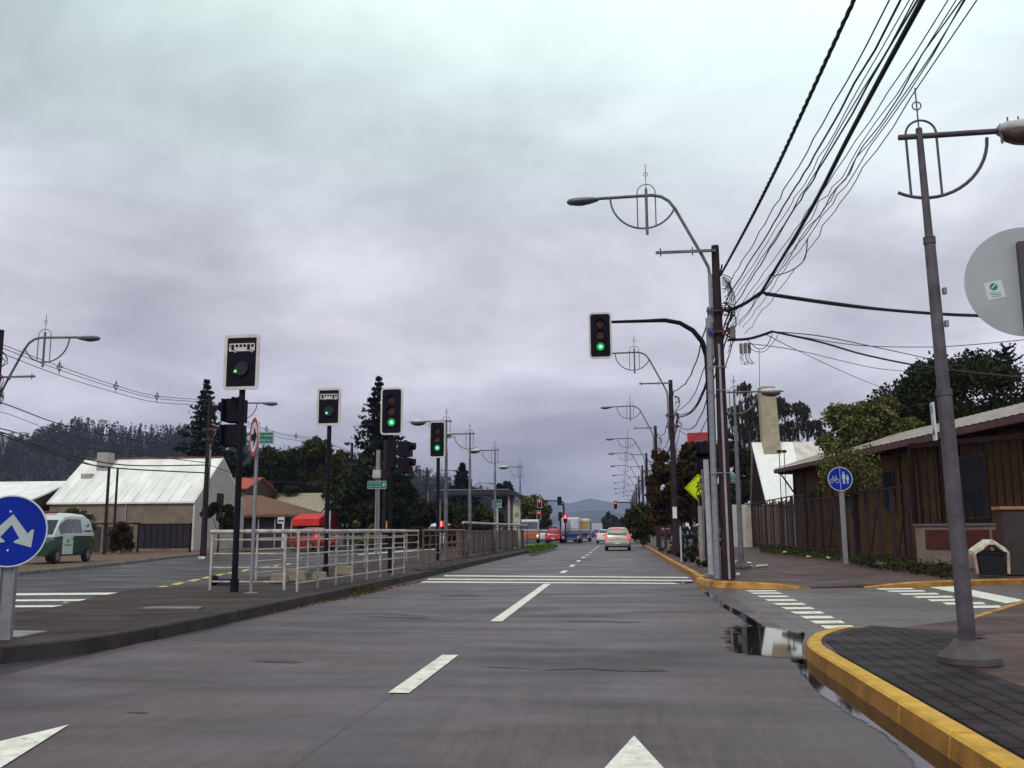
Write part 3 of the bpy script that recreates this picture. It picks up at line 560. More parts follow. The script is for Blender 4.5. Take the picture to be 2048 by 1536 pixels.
bt(1855, 735, 56, 90, 900, lfDark, 45, 'smaller dark tree at the left edge of the huge dark tree', n=9000, leaf=0.12)
bt(1355, 1010, 120, 70, 1075, lfDark, 46, 'dark tree behind the white-shirted walker', n=3500, leaf=0.22)
bt(1410, 985, 98, 80, 1075, lfDark, 47, 'dark tree between the red sign and the parked car', n=4500, leaf=0.2)
bt(1306, 1030, 150, 50, 1072, lfMid, 48, 'green tree far along the right pavement', n=2500, leaf=0.25)
# weeping eucalyptus pair
def weeping(label, u, vtop, Y, spots, seed):
    rng = np.random.default_rng(seed); b = gz(u, Y); t = thing('eucalyptus_tree', label, 'tree', b); C = []; mb = MB()
    h = ztop(vtop, Y, u); mb.tube([(0, 0, 0), (0.3, 0, h * 0.5), (0, 0, h * 0.8)], [0.25, 0.18, 0.06], 7)
    for (su, sv, sw, sh) in spots:
        p = P(su, sv, Y); q = Vector((p.x - b[0], rng.uniform(-1, 1), p.z - b[2])); ww = sw * Y / F; hh = sh * Y / F
        mb.tube([(0.1, 0, h * 0.45), (q.x * 0.5, q.y * 0.5, q.z * 0.8), q], [0.09, 0.05, 0.02], 5)
        k = int(10 + sw * 0.42)
        for j in range(k):
            x = rng.normal() * ww * 0.32; y = rng.normal() * ww * 0.32; L_ = hh * rng.uniform(0.3, 1.0) * (1 - abs(x) / (ww + 0.01) * 0.6); m_ = int(12 + L_ * 9)
            u_ = rng.uniform(0, 1, m_); C.append(np.stack([q.x + x + rng.normal(size=m_) * 0.06, q.y + y + rng.normal(size=m_) * 0.06, q.z + 0.3 - u_ * L_ + (0.25 - abs(x) * 0.4)], 1))
    leaf_mesh('crown', np.concatenate(C), 0.13, lfEuc, t, seed, elong=1.8, droop=1.6); mb.build('trunk', M('pale bark', (0.10, 0.08, 0.075), 0.8), t, smooth=True)
weeping('weeping eucalyptus with hanging leaves left of the beige chimney', 1505, 780, 92, [(1492, 775, 26, 34), (1510, 800, 40, 70), (1500, 830, 50, 70), (1475, 820, 30, 60), (1520, 850, 40, 60), (1485, 860, 50, 60)], 51)
weeping('weeping eucalyptus with hanging leaves right of the beige chimney', 1580, 800, 94, [(1560, 805, 18, 50), (1570, 815, 16, 40), (1598, 815, 26, 55), (1582, 850, 30, 60), (1606, 826, 16, 40), (1612, 855, 28, 40), (1635, 850, 20, 34), (1560, 860, 34, 40), (1645, 872, 24, 20)], 52)
# monkey puzzle
p = gz(2046, 60); t = thing('monkey_puzzle_tree', 'spiky monkey puzzle tree top at the right edge of the sky', 'tree', p); h = ztop(698, 60, 2040); rng = np.random.default_rng(5); mb = MB(); mb.tube([(0, 0, 0), (0, 0, h)], [0.2, 0.04], 7); C = []
for i in range(60):
    z = h - rng.uniform(0, 3.2); a = rng.uniform(0, 6.28); Lb = 0.5 + (h - z) * 0.45
    for s_ in np.linspace(0.1, 1, 22): C.append((math.cos(a) * Lb * s_, math.sin(a) * Lb * s_, z - 0.1 * s_ + 0.35 * s_ * s_ + rng.normal() * 0.03))
leaf_mesh('crown', np.array(C), 0.10, lfCon, t, 5); mb.build('trunk', mBark, t)
# garden palm, clipped shrubs
p = gz(150, 52, 0.1); t = thing('palm', 'small fan palm behind the green and white police van', 'palm', p); rng = np.random.default_rng(8); C = []; mb = MB(); mb.tube([(0, 0, 0), (0, 0, 1.6)], [0.35, 0.28], 9)
for i in range(34):
    a = rng.uniform(0, 6.28); e_ = rng.uniform(-0.5, 1.3); Lb = 1.15
    for s_ in np.linspace(0.2, 1, 26): C.append((math.cos(a) * math.cos(e_) * Lb * s_, math.sin(a) * math.cos(e_) * Lb * s_, 1.9 + math.sin(e_) * Lb * s_ - 0.35 * s_ * s_ + rng.normal() * 0.05))
leaf_mesh('fronds', np.array(C), 0.10, leafmat('palm fronds', (0.02, 0.025, 0.01), (0.08, 0.10, 0.03)), t, 8, elong=1.8); mb.build('trunk', mBark, t)
broad_tree('shrub', 'rounded dark shrub on the verge before the brick garden wall', gz(245, 53), 1.85, 0.75, 0.25, lfAut, 61, n=2600, leaf=0.09, k=12, trunk=0.05, cat='shrub')
broad_tree('shrub', 'clipped ball shrub on a stem beside the left wooden pole', gz(437, 49), 2.85, 0.95, 1.3, lfDark, 62, n=3200, leaf=0.09, k=12, trunk=0.07, cat='shrub')
broad_tree('shrub', 'yellowish hedge shrub below the transformer sign', gz(728, 62), 1.9, 1.2, 0.2, lfOlive, 63, n=2400, leaf=0.12, k=10, cat='shrub')
# hedges along the left, far
for i, (u0, u1, v, Y, mt, lab) in enumerate(((815, 870, 1052, 66, lfAut, 'reddish hedge behind the rust-coloured railing gap'), (895, 935, 1048, 70, lfAut, 'orange-brown hedge left of the platform boards'), (740, 815, 1045, 72, lfDark, 'dark low hedge behind the end of the cream railing'))):
    a = gz(u0, Y); b = gz(u1, Y); rng = np.random.default_rng(70 + i); n_ = 3000; h = ztop(v, Y)
    X = rng.uniform(0, b[0] - a[0], n_); t = thing('hedge', lab, 'hedge', a); leaf_mesh('crown', np.stack([X, rng.normal(size=n_) * 0.4, rng.uniform(0, 1, n_) ** 0.7 * (h - 0.1) * (0.85 + 0.15 * np.sin(X * 2.1))], 1), 0.11, mt, t, 70 + i)
# grass and ground litter (stuff)
def grass(name, poly_px, z, n, hgt, mat, seed, size=0.05):
    rng = np.random.default_rng(seed); P0, P1, P2, P3 = [G(u, v, z) for (u, v) in poly_px]
    a = rng.uniform(0, 1, (n, 1)); b = rng.uniform(0, 1, (n, 1)); A = np.array
    pts = (A(P0) * (1 - a) + A(P1) * a) * (1 - b) + (A(P3) * (1 - a) + A(P2) * a) * b
    pts[:, 2] = z + np.abs(rng.normal(size=n)) * hgt * 0.5 * (0.15 + 0.5 * np.sin(pts[:, 1] * 1.1 + pts[:, 0] * 2) ** 2 + 0.5 * np.sin(pts[:, 1] * 2.7 + 1) ** 4)
    o = leaf_mesh(name, pts, size, mat, None, seed, elong=1.3, droop=0.0); o['kind'] = 'stuff'; return o
grass('grass', [(1520, 1104), (1840, 1140), (1850, 1128), (1520, 1094)], 0.15, 6500, 0.28, lfGrass, 1, 0.045)
grass('grass_by_gate', [(1700, 1128), (1915, 1160), (1930, 1140), (1760, 1120)], 0.15, 5000, 0.26, leafmat('dull grass', (0.012, 0.012, 0.005), (0.045, 0.038, 0.014)), 2, 0.04)
grass('weeds', [(640, 1212), (770, 1182), (765, 1176), (640, 1200)], 0.02, 160, 0.06, lfGrass, 3, 0.02)
grass('weeds_clump', [(700, 1190), (755, 1180), (752, 1172), (708, 1180)], 0.05, 500, 0.14, leafmat('dry weeds', (0.03, 0.02, 0.008), (0.09, 0.07, 0.02)), 4, 0.022)
grass('fallen_leaves', [(430, 1252), (850, 1163), (846, 1158), (440, 1243)], 0.006, 900, 0.02, lfLeafDry, 5, 0.022)
grass('lawn_grass', [(1062, 1106), (1116, 1093), (1100, 1087), (1050, 1094)], 0.2, 9000, 0.06, leafmat('lawn blades', (0.035, 0.07, 0.008), (0.09, 0.16, 0.02)), 6, 0.05)
grass('verge_weeds', [(1345, 1112), (1385, 1125), (1440, 1095), (1350, 1080)], 0.15, 1500, 0.15, leafmat('dull grass', (0, 0, 0), (0, 0, 0)), 7, 0.04)
for i, (u, v, r, lab) in enumerate(((1378, 1124, 0.33, 'low dark shrub on the right verge, second nearest to the kerb corner'), (1398, 1134, 0.36, 'low dark shrub nearest the kerb corner on the right verge'), (1345, 1108, 0.55, 'wide low green plant by the foot of the second right pole'), (1390, 1112, 0.45, 'low plant behind the two near verge shrubs'))):
    q = G(u, v, 0.15); broad_tree('low_shrub', lab, (q.x, q.y, 0.15), r * 1.1, r * 1.2, 0.02, lfDark if i != 2 else lfGrass, 80 + i, n=1100, leaf=0.04, k=9, trunk=0.02, cat='shrub')

# ------------------------------------------------------------------ hills
def hill(name, prof, D, depth, mat, z0=-1):
    """prof: (u, v) of the ridge; solid slope running down towards the viewer"""
    mb = MB(); top = [P(u, v, D) for u, v in prof]; rows = 6; vs = []
    for r_ in range(rows + 1):
        f = r_ / rows
        for i, p in enumerate(top):
            Y = p.y - depth * f; x = p.x * (1 - 0.15 * f); vs.append((x, Y, z0 + (p.z - z0) * (1 - f) ** 1.2 * (1 + 0.05 * math.sin(i * 1.7 + r_))))
    n = len(top); back = [(p.x, p.y + depth, z0) for p in top]; fs = []
    for r_ in range(rows):
        for i in range(n - 1): fs.append((r_ * n + i, (r_ + 1) * n + i, (r_ + 1) * n + i + 1, r_ * n + i + 1))
    o = len(vs); vs += back
    for i in range(n - 1): fs.append((i, i + 1, o + i + 1, o + i))
    mb.add(vs, fs); return struct(name, mb, mat, smooth=True), vs, n, rows
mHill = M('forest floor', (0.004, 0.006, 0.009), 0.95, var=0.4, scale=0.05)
mHillF = M('distant hill forest', (0.04, 0.055, 0.06), 0.95, var=0.3, scale=0.01)  # base tone raised: part of the distance haze is put into the colour
def forest(name, vs, n, rows, count, hh, seed, mat, per=70):
    rng = np.random.default_rng(seed); V = np.array(vs[:n * (rows + 1)]).reshape(rows + 1, n, 3); C = []
    r_ = rng.uniform(0, 1, count) ** 2.0 * (rows - 0.01) * 0.9; c_ = rng.uniform(0, n - 1.01, count)
    r_[:count // 9] = 0.02
    for a, b in zip(r_, c_):
        i, j = int(a), int(b); fa, fb = a - i, b - j
        p = (V[i, j] * (1 - fb) + V[i, j + 1] * fb) * (1 - fa) + (V[i + 1, j] * (1 - fb) + V[i + 1, j + 1] * fb) * fa
        H_ = hh * rng.uniform(0.55, 1.2); u = rng.uniform(0, 1, per); th = rng.uniform(0, 6.28, per); R = 0.12 * H_ * (1 - u) * rng.uniform(0.5, 1, per) + 0.03 * H_
        C.append(np.stack([p[0] + R * np.cos(th), p[1] + R * np.sin(th), p[2] - 1 + H_ * u], 1))
    o = leaf_mesh(name, np.concatenate(C), hh * 0.045, mat, None, seed, elong=1.1); o['kind'] = 'stuff'; return o
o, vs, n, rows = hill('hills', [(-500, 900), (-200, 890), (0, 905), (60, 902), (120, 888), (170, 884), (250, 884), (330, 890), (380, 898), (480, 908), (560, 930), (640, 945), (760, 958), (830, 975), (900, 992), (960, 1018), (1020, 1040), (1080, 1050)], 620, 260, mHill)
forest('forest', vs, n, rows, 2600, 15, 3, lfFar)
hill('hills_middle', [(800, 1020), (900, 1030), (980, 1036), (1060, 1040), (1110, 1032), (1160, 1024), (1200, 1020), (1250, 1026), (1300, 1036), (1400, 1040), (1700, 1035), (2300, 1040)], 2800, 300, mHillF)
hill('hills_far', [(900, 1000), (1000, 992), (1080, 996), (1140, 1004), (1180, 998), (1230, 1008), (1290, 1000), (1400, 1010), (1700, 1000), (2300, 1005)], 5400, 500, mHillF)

# ------------------------------------------------------------------ buildings
mWhiteRoof = M('white metal roof', (0.78, 0.76, 0.71), 0.6, var=0.08, scale=0.6, stretch=(2, 1, 0.5), c2=(0.84, 0.83, 0.80))
mStucco = M('tan render', (0.20, 0.15, 0.12), 0.85, var=0.25, scale=1.2)
mStuccoW = M('pale render', (0.50, 0.47, 0.43), 0.8, var=0.12, scale=1.2)
mDarkTim = M('dark brown timber', (0.024, 0.009, 0.010), 0.85, var=0.3, scale=4, spec=0.1)
mOchre = M('ochre board wall', (0.088, 0.048, 0.018), 0.85, var=0.3, scale=1.2, spec=0.15)
mBrick = paver_mat('brick', (0.10, 0.04, 0.03), (0.085, 0.032, 0.028), (0.05, 0.04, 0.04), 0.25, 0.08, 0.012, rough=0.8, noise_var=0.3, big=2)
mDark = M('dark opening', (0.012, 0.009, 0.012), 0.6, var=0.2)
def gable_house(name, label, X0, X1, Y0, Y1, ze, zr, yr, mroof, mwall, over=0.25, zb=0.0, cat='house', thick=0.12, gmat=None):
    """ridge along X; eaves at Y0 (near) and Y1 (far)"""
    t = thing(name, label, cat, (X0, Y0, zb)); W = X1 - X0; D = Y1 - Y0; yr = yr - Y0; ze -= zb; zr -= zb
    zw = ze; mb = MB()
    prof = [(0, 0), (D, 0), (D, zw), (yr, zr - 0.15), (0, zw)]; n = 5
    vs = [(0.0, y, z) for y, z in prof] + [(W, y, z) for y, z in prof]
    fs = [tuple(range(n))[::-1], tuple(range(n, 2 * n))] + [(i, (i + 1) % n, n + (i + 1) % n, n + i) for i in range(n)]
    mb.add(vs, fs); mb.build('wall', mwall, t)
    r = MB(); 
    for (ya, za, yb, zb_) in ((-over, ze - over * (zr - ze) / max(yr, .1), yr, zr), (D + over, ze - over * (zr - ze) / max(D - yr, .1), yr, zr)):
        r.hexa([(-over, ya, za), (W + over, ya, za), (W + over, yb, zb_), (-over, yb, zb_), (-over, ya, za + thick), (W + over, ya, za + thick), (W + over, yb, zb_ + thick), (-over, yb, zb_ + thick)])
    r.build('roof', mroof, t)
    return t, W, D
# white metal-roofed warehouse
pe = P(387, 1003, 62); pr = P(428, 918, 66.3); XR = pe.x; XL = P(100, 1003, 62).x
t, W, D = gable_house('warehouse', 'long low warehouse with steep white metal roof and tan wall, behind the police van', XL, XR, 62, 70.5, pe.z, pr.z, 66.3, mWhiteRoof, mStucco, over=0.15)
MB().hexa([(W + 0.02, -0.05, -0.1), (W + 0.16, -0.05, -0.1), (W + 0.16, D, -0.1), (W + 0.02, D, -0.1), (W + 0.02, -0.05, pe.z), (W + 0.16, -0.05, pe.z), (W + 0.16, D, pe.z), (W + 0.02, D, pe.z)]).build('gable_wall', mStuccoW, t)
gb = MB(); gb.add([(W + 0.02, -0.05, pe.z), (W + 0.02, D, pe.z), (W + 0.02, 4.3, pr.z - 0.05), (W + 0.16, -0.05, pe.z), (W + 0.16, D, pe.z), (W + 0.16, 4.3, pr.z - 0.05)], [(0, 1, 2), (3, 4, 5), (0, 3, 5, 2), (1, 4, 5, 2)]); gb.build('gable', mStuccoW, t)
wd = MB(); wd.box(W + 0.17, W + 0.22, 3.4, 4.5, 2.2, 4.2).build('window', mDark, t)
ch = MB(); ch.box(W - 9.2, W - 8.3, 3.0, 3.9, pe.z + 1.6, pr.z + 0.5); ch.box(W - 9.9, W - 9.1, 2.2, 2.8, pe.z + 1.0, pe.z + 2.2); ch.build('roof_vent', M('pale vent metal', (0.33, 0.31, 0.30), 0.6), t, bevel=0.03)
mb = MB()
for k in range(13): mb.tube([(W * k / 12.0, -0.15, pe.z + 0.06), (W * k / 12.0, 4.3, pr.z + 0.10)], 0.022, 4)
mb.build('roof_seams', mWhiteRoof, t)
MB().box(-0.1, W + 0.1, 4.15, 4.5, pr.z + 0.1, pr.z + 0.2).build('ridge_cap', M('rusty ridge cap', (0.18, 0.06, 0.04), 0.8, var=0.4), t)
MB().box(W - 5.0, W - 4.9, -0.08, -0.03, 1.0, pe.z - 0.1).build('downpipe', mGalv, t)
# lower white roof further left
pa = P(92, 1000, 60); pb_ = P(0, 965, 66)
gable_house('shed', 'low shed with flat white roof at the left edge, left of the warehouse', pb_.x - 8, XL - 0.6, 60.5, 71, P(0, 1003, 60.5).z, P(60, 966, 65.5).z, 65.5, mWhiteRoof, mBrick, over=0.15, cat='shed')
# brick garden wall + gate of the warehouse
a = G(178, 1110, 0.1); b = G(268, 1104, 0.1); Yw = 56.5
xa, xb, xc = P(176, 1060, Yw).x, P(272, 1060, Yw).x, P(384, 1060, Yw).x; zt = P(230, 1050, Yw).z
t = thing('garden_wall', 'brick garden wall with pillars in front of the warehouse', 'wall', (xa, Yw, 0.1)); W = xb - xa
MB().box(0, W, 0, 0.18, 0, zt - 0.2).build('wall', mBrick, t); mb = MB()
for k in range(4): mb.box(W * k / 3 - 0.13, W * k / 3 + 0.13, -0.06, 0.24, 0, zt - 0.05)
mb.build('pillars', mStucco, t); MB().box(-0.15, W + 0.15, -0.1, 0.28, zt - 0.049, zt + 0.03).build('coping', mDarkTim, t)
t = thing('driveway_gate', 'wide dark sheet metal gate right of the brick garden wall', 'gate', (xb + 0.15, Yw, 0.1)); W = xc - xb - 0.3
MB().box(0, W, 0, 0.06, 0.25, zt - 0.1).build('panel', M('dark gate steel', (0.016, 0.012, 0.022), 0.6), t)
mb = MB(); mb.box(-0.1, 0, -0.05, 0.1, 0, zt); mb.box(W, W + 0.1, -0.05, 0.1, 0, zt); mb.box(0, W, -0.03, 0.09, zt - 0.1, zt - 0.03)
for k in range(1, 8): mb.box(W * k / 8, W * k / 8 + 0.03, -0.03, 0, 0.2, zt - 0.1)
mb.build('frame', mDarkTim, t)
# small red-roofed block and hipped brown roof house
c1 = P(440, 978, 80); c2 = P(492, 978, 80)
gable_house('house', 'dark house with a bright red roof just right of the warehouse', c1.x, c2.x, 80, 87, c1.z, P(470, 958, 83.5).z, 83.5, M('red roof', (0.42, 0.06, 0.03), 0.6), M('dark wall', (0.06, 0.045, 0.04), 0.8), over=0.2)
def hip(name, label, pts_eave, ridge, mroof, mwall, zb=0.0, cat='house'):
    t = thing(name, label, cat, (pts_eave[0][0], pts_eave[0][1], zb)); o = Vector((pts_eave[0][0], pts_eave[0][1], zb))
    e_ = [Vector(p) - o for p in pts_eave]; r = [Vector(p) - o for p in ridge]; cx = sum((p.x for p in e_)) / 4; cy = sum((p.y for p in e_)) / 4
    mb = MB(); vs = e_ + r; mb.add(vs, [(0, 1, 5, 4), (1, 2, 5), (2, 3, 4, 5), (3, 0, 4), (3, 2, 1, 0)]); 
    mb.add([p - Vector((0, 0, 0.2)) for p in e_] + e_, [(0, 1, 5, 4), (1, 2, 6, 5), (2, 3, 7, 6), (3, 0, 4, 7)]); mb.build('roof', mroof, t)
    inn = [Vector((cx + (p.x - cx) * 0.86, cy + (p.y - cy) * 0.86, p.z - 0.02)) for p in e_]; mb = MB()
    mb.add([Vector((p.x, p.y, 0)) for p in inn] + inn, [(0, 1, 5, 4), (1, 2, 6, 5), (2, 3, 7, 6), (3, 0, 4, 7)]); mb.build('wall', mwall, t); return t
ze = P(600, 1029, 74).z; L0 = P(478, 1025, 74); R0 = P(602, 1032, 74)
t = hip('house', 'low house with brown hipped roof behind the left end of the cream railing', [(L0.x, 73, ze), (R0.x, 73, ze), (R0.x + 0.3, 82, ze), (L0.x, 82, ze)], [(P(480, 990, 77).x, 77.5, P(500, 990, 77).z), (P(515, 990, 77).x, 77.5, P(500, 990, 77).z)], M('brown shingle roof', (0.16, 0.075, 0.045), 0.8, var=0.35, scale=3, stretch=(1, 3, 1)), M('dark porch wall', (0.05, 0.035, 0.045), 0.8))  # wall below the hipped roof has one even dark colour
mb = MB(); 
for k in range(4): mb.tube([(0.6 + k * 1.4, 0.3, 0), (0.6 + k * 1.4, 0.3, ze - 0.15)], 0.05, 6)
mb.build('porch_posts', mStuccoW, t)
e0 = P(598, 1024, 84); e1 = P(690, 1031, 84); rl = P(512, 988, 88); rr = P(671, 988, 88)
t, W, D = gable_house('shop_building', 'building with long beige roof and white gable end behind the red awning', rl.x, rr.x, 83, 93, P(640, 1026, 83).z, rr.z, 88, M('beige sheet roof', (0.36, 0.31, 0.22), 0.7, var=0.15, scale=2, stretch=(2, 1, 1)), M('grey timber wall', (0.26, 0.24, 0.24), 0.8, scale=3, stretch=(5, 5, .3)), over=0.2)
gb = MB(); zz1 = P(640, 1026, 83).z; gb.add([(W + 0.25, -0.3, zz1 - 0.2), (W + 0.25, D + .3, zz1 - .2), (W + 0.25, 5, rr.z + 0.1), (W + 0.35, -0.3, zz1 - 0.2), (W + 0.35, D + .3, zz1 - .2), (W + 0.35, 5, rr.z + 0.1)], [(0, 1, 2), (3, 4, 5), (0, 3, 5, 2), (1, 4, 5, 2)]); gb.build('gable', M('pale gable boards', (0.48, 0.48, 0.46), 0.7), t)
g2 = MB(); g2.box(W + 0.36, W + 0.38, 4.2, 5.8, zz1 + 1.2, zz1 + 1.9); g2.build('gable_sign', M('pale blue panel', (0.2, 0.35, 0.42), 0.6), t)
# red awning kiosk
k0 = P(583, 1048, 68); k1 = P(652, 1048, 68); zt = P(600, 1029, 69.2).z; zl = P(600, 1050, 68).z
t = thing('kiosk', 'red street kiosk with a bright red slanted awning behind the cream railing', 'kiosk', (k0.x, 68, 0.1)); W = k1.x - k0.x; mRA = M('red awning cloth', (0.62, 0.025, 0.02), 0.6, var=0.1)
mb = MB(); mb.hexa([(0, 0, zl - 0.15), (W * .8, 0, zl - 0.15), (W * .8, 1.4, zl - 0.15), (0, 1.4, zl - 0.15), (0, 0, zl + 0.35), (W * .8, 0, zl + 0.35), (W * .86, 1.1, zt - 0.05), (0.25, 1.1, zt - 0.05)]); mb.build('awning', mRA, t)
MB().box(0.1, W, 1.15, 3.2, 0, zt - 0.08).build('booth', M('kiosk red side', (0.35, 0.02, 0.025), 0.5), t)
MB().box(0.2, W * 0.78, 1.0, 1.149, 0.95, zl - 0.16).build('counter_opening', mDark, t)
MB().box(0.1, W * 0.5, 0.7, 1.1, 0.55, 0.9).build('counter', M('orange counter', (0.7, 0.12, 0.02), 0.5), t)
MB().box(W * 0.5, W * 0.85, 0.9, 1.1, 0.1, 1.1).build('side_panel', mRA, t)
# ---- A-frame house right
Xa = P(1503, 885, 73).x; Yr = 73.0; zR = P(1503, 885, 73).z; zE = P(1530, 1004, 68.8).z; Xm = Xa + 3.1; Xb = Xa + 8.0
t = thing('a_frame_house', 'house with steep white roof and brown gable under the beige chimney', 'house', (Xa, Yr, 0.1))
def slope(mb, x0, x1, s, th=0.2, x00=None): 
    y1 = -4.2 * s; z0 = zE - 0.1; z1 = zR - 0.1; x00 = x0 if x00 is None else x00
    mb.hexa([(x00, y1, z0 - th), (x1, y1, z0 - th), (x1, 0, z1 - th), (x0, 0, z1 - th), (x00, y1, z0), (x1, y1, z0), (x1, 0, z1), (x0, 0, z1)])
mb = MB(); slope(mb, 0.0, 3.1, 1, x00=0.25); mb.build('roof', M('bright white roof', (0.88, 0.87, 0.85), 0.5, var=0.05), t)
mb = MB(); slope(mb, 3.1, 8.0, 1); mb.mat(0); slope(mb, 0.0, 8.0, -1, x00=0.25); mb.build('roof', M('duller white roof', (0.62, 0.56, 0.51), 0.6, var=0.2, scale=2, stretch=(1, 1, .5)), t)  # right part and back slope in a duller white than the left panel
mb = MB(); mb.add([(0.3, -3.95, zE - 0.45), (0.3, 3.95, zE - 0.45), (0.15, 0, zR - 0.4), (7.8, -3.95, zE - 0.45), (7.8, 3.95, zE - 0.45), (7.8, 0, zR - 0.4)], [(0, 1, 2), (3, 4, 5), (0, 3, 4, 1)]); mb.build('gable', mDarkTim, t)
MB().box(0.6, 7.6, -3.7, 3.7, 0, zE - 0.451).build('wall', mStuccoW, t)
MB().box(-0.15, 0.1, -4.6, -4.2, zE - 0.4, zE - 0.25).build('gutter', mGalv, t)
cw = P(1554, 830, 72.5).x - P(1521, 830, 72.5).x; cx0 = P(1524, 880, 72.5).x - Xa; zc = P(1535, 775, 72.5).z - 0.1
mChim = M('beige chimney render', (0.40, 0.34, 0.24), 0.85, var=0.15, scale=1.5)
mb = MB(); mb.hexa([(cx0 + 0.05, -0.9, zR - 1.6), (cx0 + cw + 0.1, -0.9, zR - 1.6), (cx0 + cw + 0.1, 0.4, zR - 1.6), (cx0 + 0.05, 0.4, zR - 1.6), (cx0 - 0.05, -0.85, zc), (cx0 + cw - 0.1, -0.85, zc), (cx0 + cw - 0.1, 0.35, zc), (cx0 - 0.05, 0.35, zc)]); chn = mb.build('chimney', mChim, t)
MB().box(cx0 + 0.1, cx0 + cw - 0.2, -0.7, 0.2, zc + 0.002, zc + 0.05).build('chimney_pot', mDark, chn)
for du in (1558, 1568): 
    q = P(du, 900, 68.3); q2 = P(du + 4, 1002, 68.3)
    o = MB().tube([(q2.x - Xa, q2.y - Yr, 0.0), (q.x - Xa, q.y - Yr, q.z - 0.1)], 0.03, 5).build('aerial_mast', mDarkTim, t)
    MB().box(q.x - Xa - 0.16, q.x - Xa + 0.16, -4.75, -4.65, q.z - 0.3, q.z - 0.1).build('aerial', mDarkTim, o)
q = P(1526, 690, 71); q2 = P(1527, 775, 71)
MB().tube([(q2.x - Xa, 0, zc - 0.2), (q.x - Xa, 0, q.z)], 0.025, 5).build('antenna', mGalvD, t)
# low beige wall left of the A frame
c = P(1464, 1022, 66); d = P(1530, 1022, 66)
t = thing('annex', 'low cream annex wall left of the brown gable', 'house', (c.x, 66, 0.1)); MB().box(0, 1.0, 0, 4, 0, P(1480, 1012, 66).z).build('wall', mStuccoW, t)
mb = MB(); mb.box(0.9, 3.4, -0.1, 4, 0, P(1500, 1016, 66).z); mb.build('lean_to', M('cream board', (0.45, 0.38, 0.3), 0.8), t)
# ---- long brown house right
NE = G(2075, 822, 5.0); FE = G(1549, 939, 5.0)
d = Vector((FE.x - NE.x, FE.y - NE.y, 0)); Lh = d.length + 0.0; rz = math.atan2(d.y, d.x)
# local frame: x runs along the eave from far (0) to beyond the frame (Lh+6), y away from the street
rz2 = math.atan2(-d.y, -d.x)
t = thing('brown_house', 'long brown boarded house with a metal roof behind the fence on the right', 'house', (FE.x, FE.y, 0.1), rz2)
TL = Lh + 7; ez = 4.9; wy = 0.9
mCorr = M('corrugated roof', (0.26, 0.21, 0.18), 0.7, var=0.2, scale=2, c2=(0.32, 0.27, 0.24))
r = MB(); nC = int(TL / 0.25)
for k in range(nC + 1):
    x = k * 0.25; h = 0.03 * (k % 2)
    if k < nC: 
        h2 = 0.03 * ((k + 1) % 2); x2 = x + 0.25
        r.quad((x, -0.05, ez + 0.02 + h), (x2, -0.05, ez + 0.02 + h2), (x2, 3.8, ez + 1.25 + h2), (x, 3.8, ez + 1.25 + h))
        r.quad((x, 3.8, ez + 1.25 + h), (x2, 3.8, ez + 1.25 + h2), (x2, 7.6, ez + h2), (x, 7.6, ez + h))
r.build('roof', mCorr, t)
mb = MB(); mb.box(0, TL, -0.05, 0.0, ez - 0.24, ez + 0.0); mb.build('fascia', M('red brown fascia', (0.10, 0.03, 0.03), 0.6, var=0.2), t)
mb = MB(); mb.box(0.02, TL, 0.0, wy, ez - 0.25, ez - 0.2); mb.build('soffit', mDarkTim, t)
for k in range(int(TL / 1.8)): MB().box(0.6 + k * 1.8, 0.68 + k * 1.8, 0.02, wy, ez - 0.34, ez - 0.251).build('rafter', mDarkTim, t)
wl = MB(); wl.box(0.9, TL, wy, 7.2, 0, ez - 0.201)
wl.add([(0.9, wy, ez - 0.2), (0.9, 7.2, ez - 0.2), (0.9, 3.8, ez + 1.1)], [(0, 1, 2)]); wl.build('wall', mOchre, t)
mb = MB(); k = 0; x = 1.0
rnd = random.Random(4)
while x < TL:
    MB().box(x, x + 0.09, wy - 0.05, wy, 0.0, ez - 0.26).build('batten', mDarkTim, t); x += rnd.choice([1.8, 2.6, 3.4])
MB().box(0.88, 0.98, wy - 0.08, wy + 0.1, 0, ez - 0.26).build('corner_board', mDarkTim, t)
for (x0, x1, z0, z1) in ((1.6, 2.3, 2.2, 3.6), (3.4, 4.2, 2.4, 3.4), (9.0, 10.2, 2.5, 3.4), (14.0, 15.2, 2.1, 3.9), (20.5, 23.2, 1.6, 4.0), (26.0, 29.5, 1.7, 4.2)):
    if x1 > TL: continue
    o = MB().box(x0, x1, wy - 0.09, wy - 0.051, z0, z1).build('window', M('window frame wood', (0.05, 0.02, 0.02), 0.6), t)
    MB().box(x0 + 0.08, x1 - 0.08, wy - 0.10, wy - 0.091, z0 + 0.08, z1 - 0.08).build('pane', mGlass, o)
MB().tube([(1.0, 0.05, 4.6), (1.15, wy - 0.05, 3.3)], 0.05, 5).build('brace', mDarkTim, t)
q = P(1928, 850, 33)
mb = MB(); 
inv = Matrix.Translation((FE.x, FE.y, 0.1)) @ Matrix.Rotation(rz2, 4, 'Z'); inv = inv.inverted()
ql = inv @ Vector((P(1928, 850, 34).x, 34, 4)); chx = ql.x
fl = MB().tube([(chx, 2.4, 5.3), (chx, 2.4, 6.75)], 0.13, 12).build('flue', mGalv, t, smooth=True)
MB().tube([(chx, 2.4, 6.752), (chx, 2.4, 7.0)], 0.17, 12).build('flue_cap', M('rusty flue cap', (0.33, 0.26, 0.22), 0.6), fl, smooth=True)
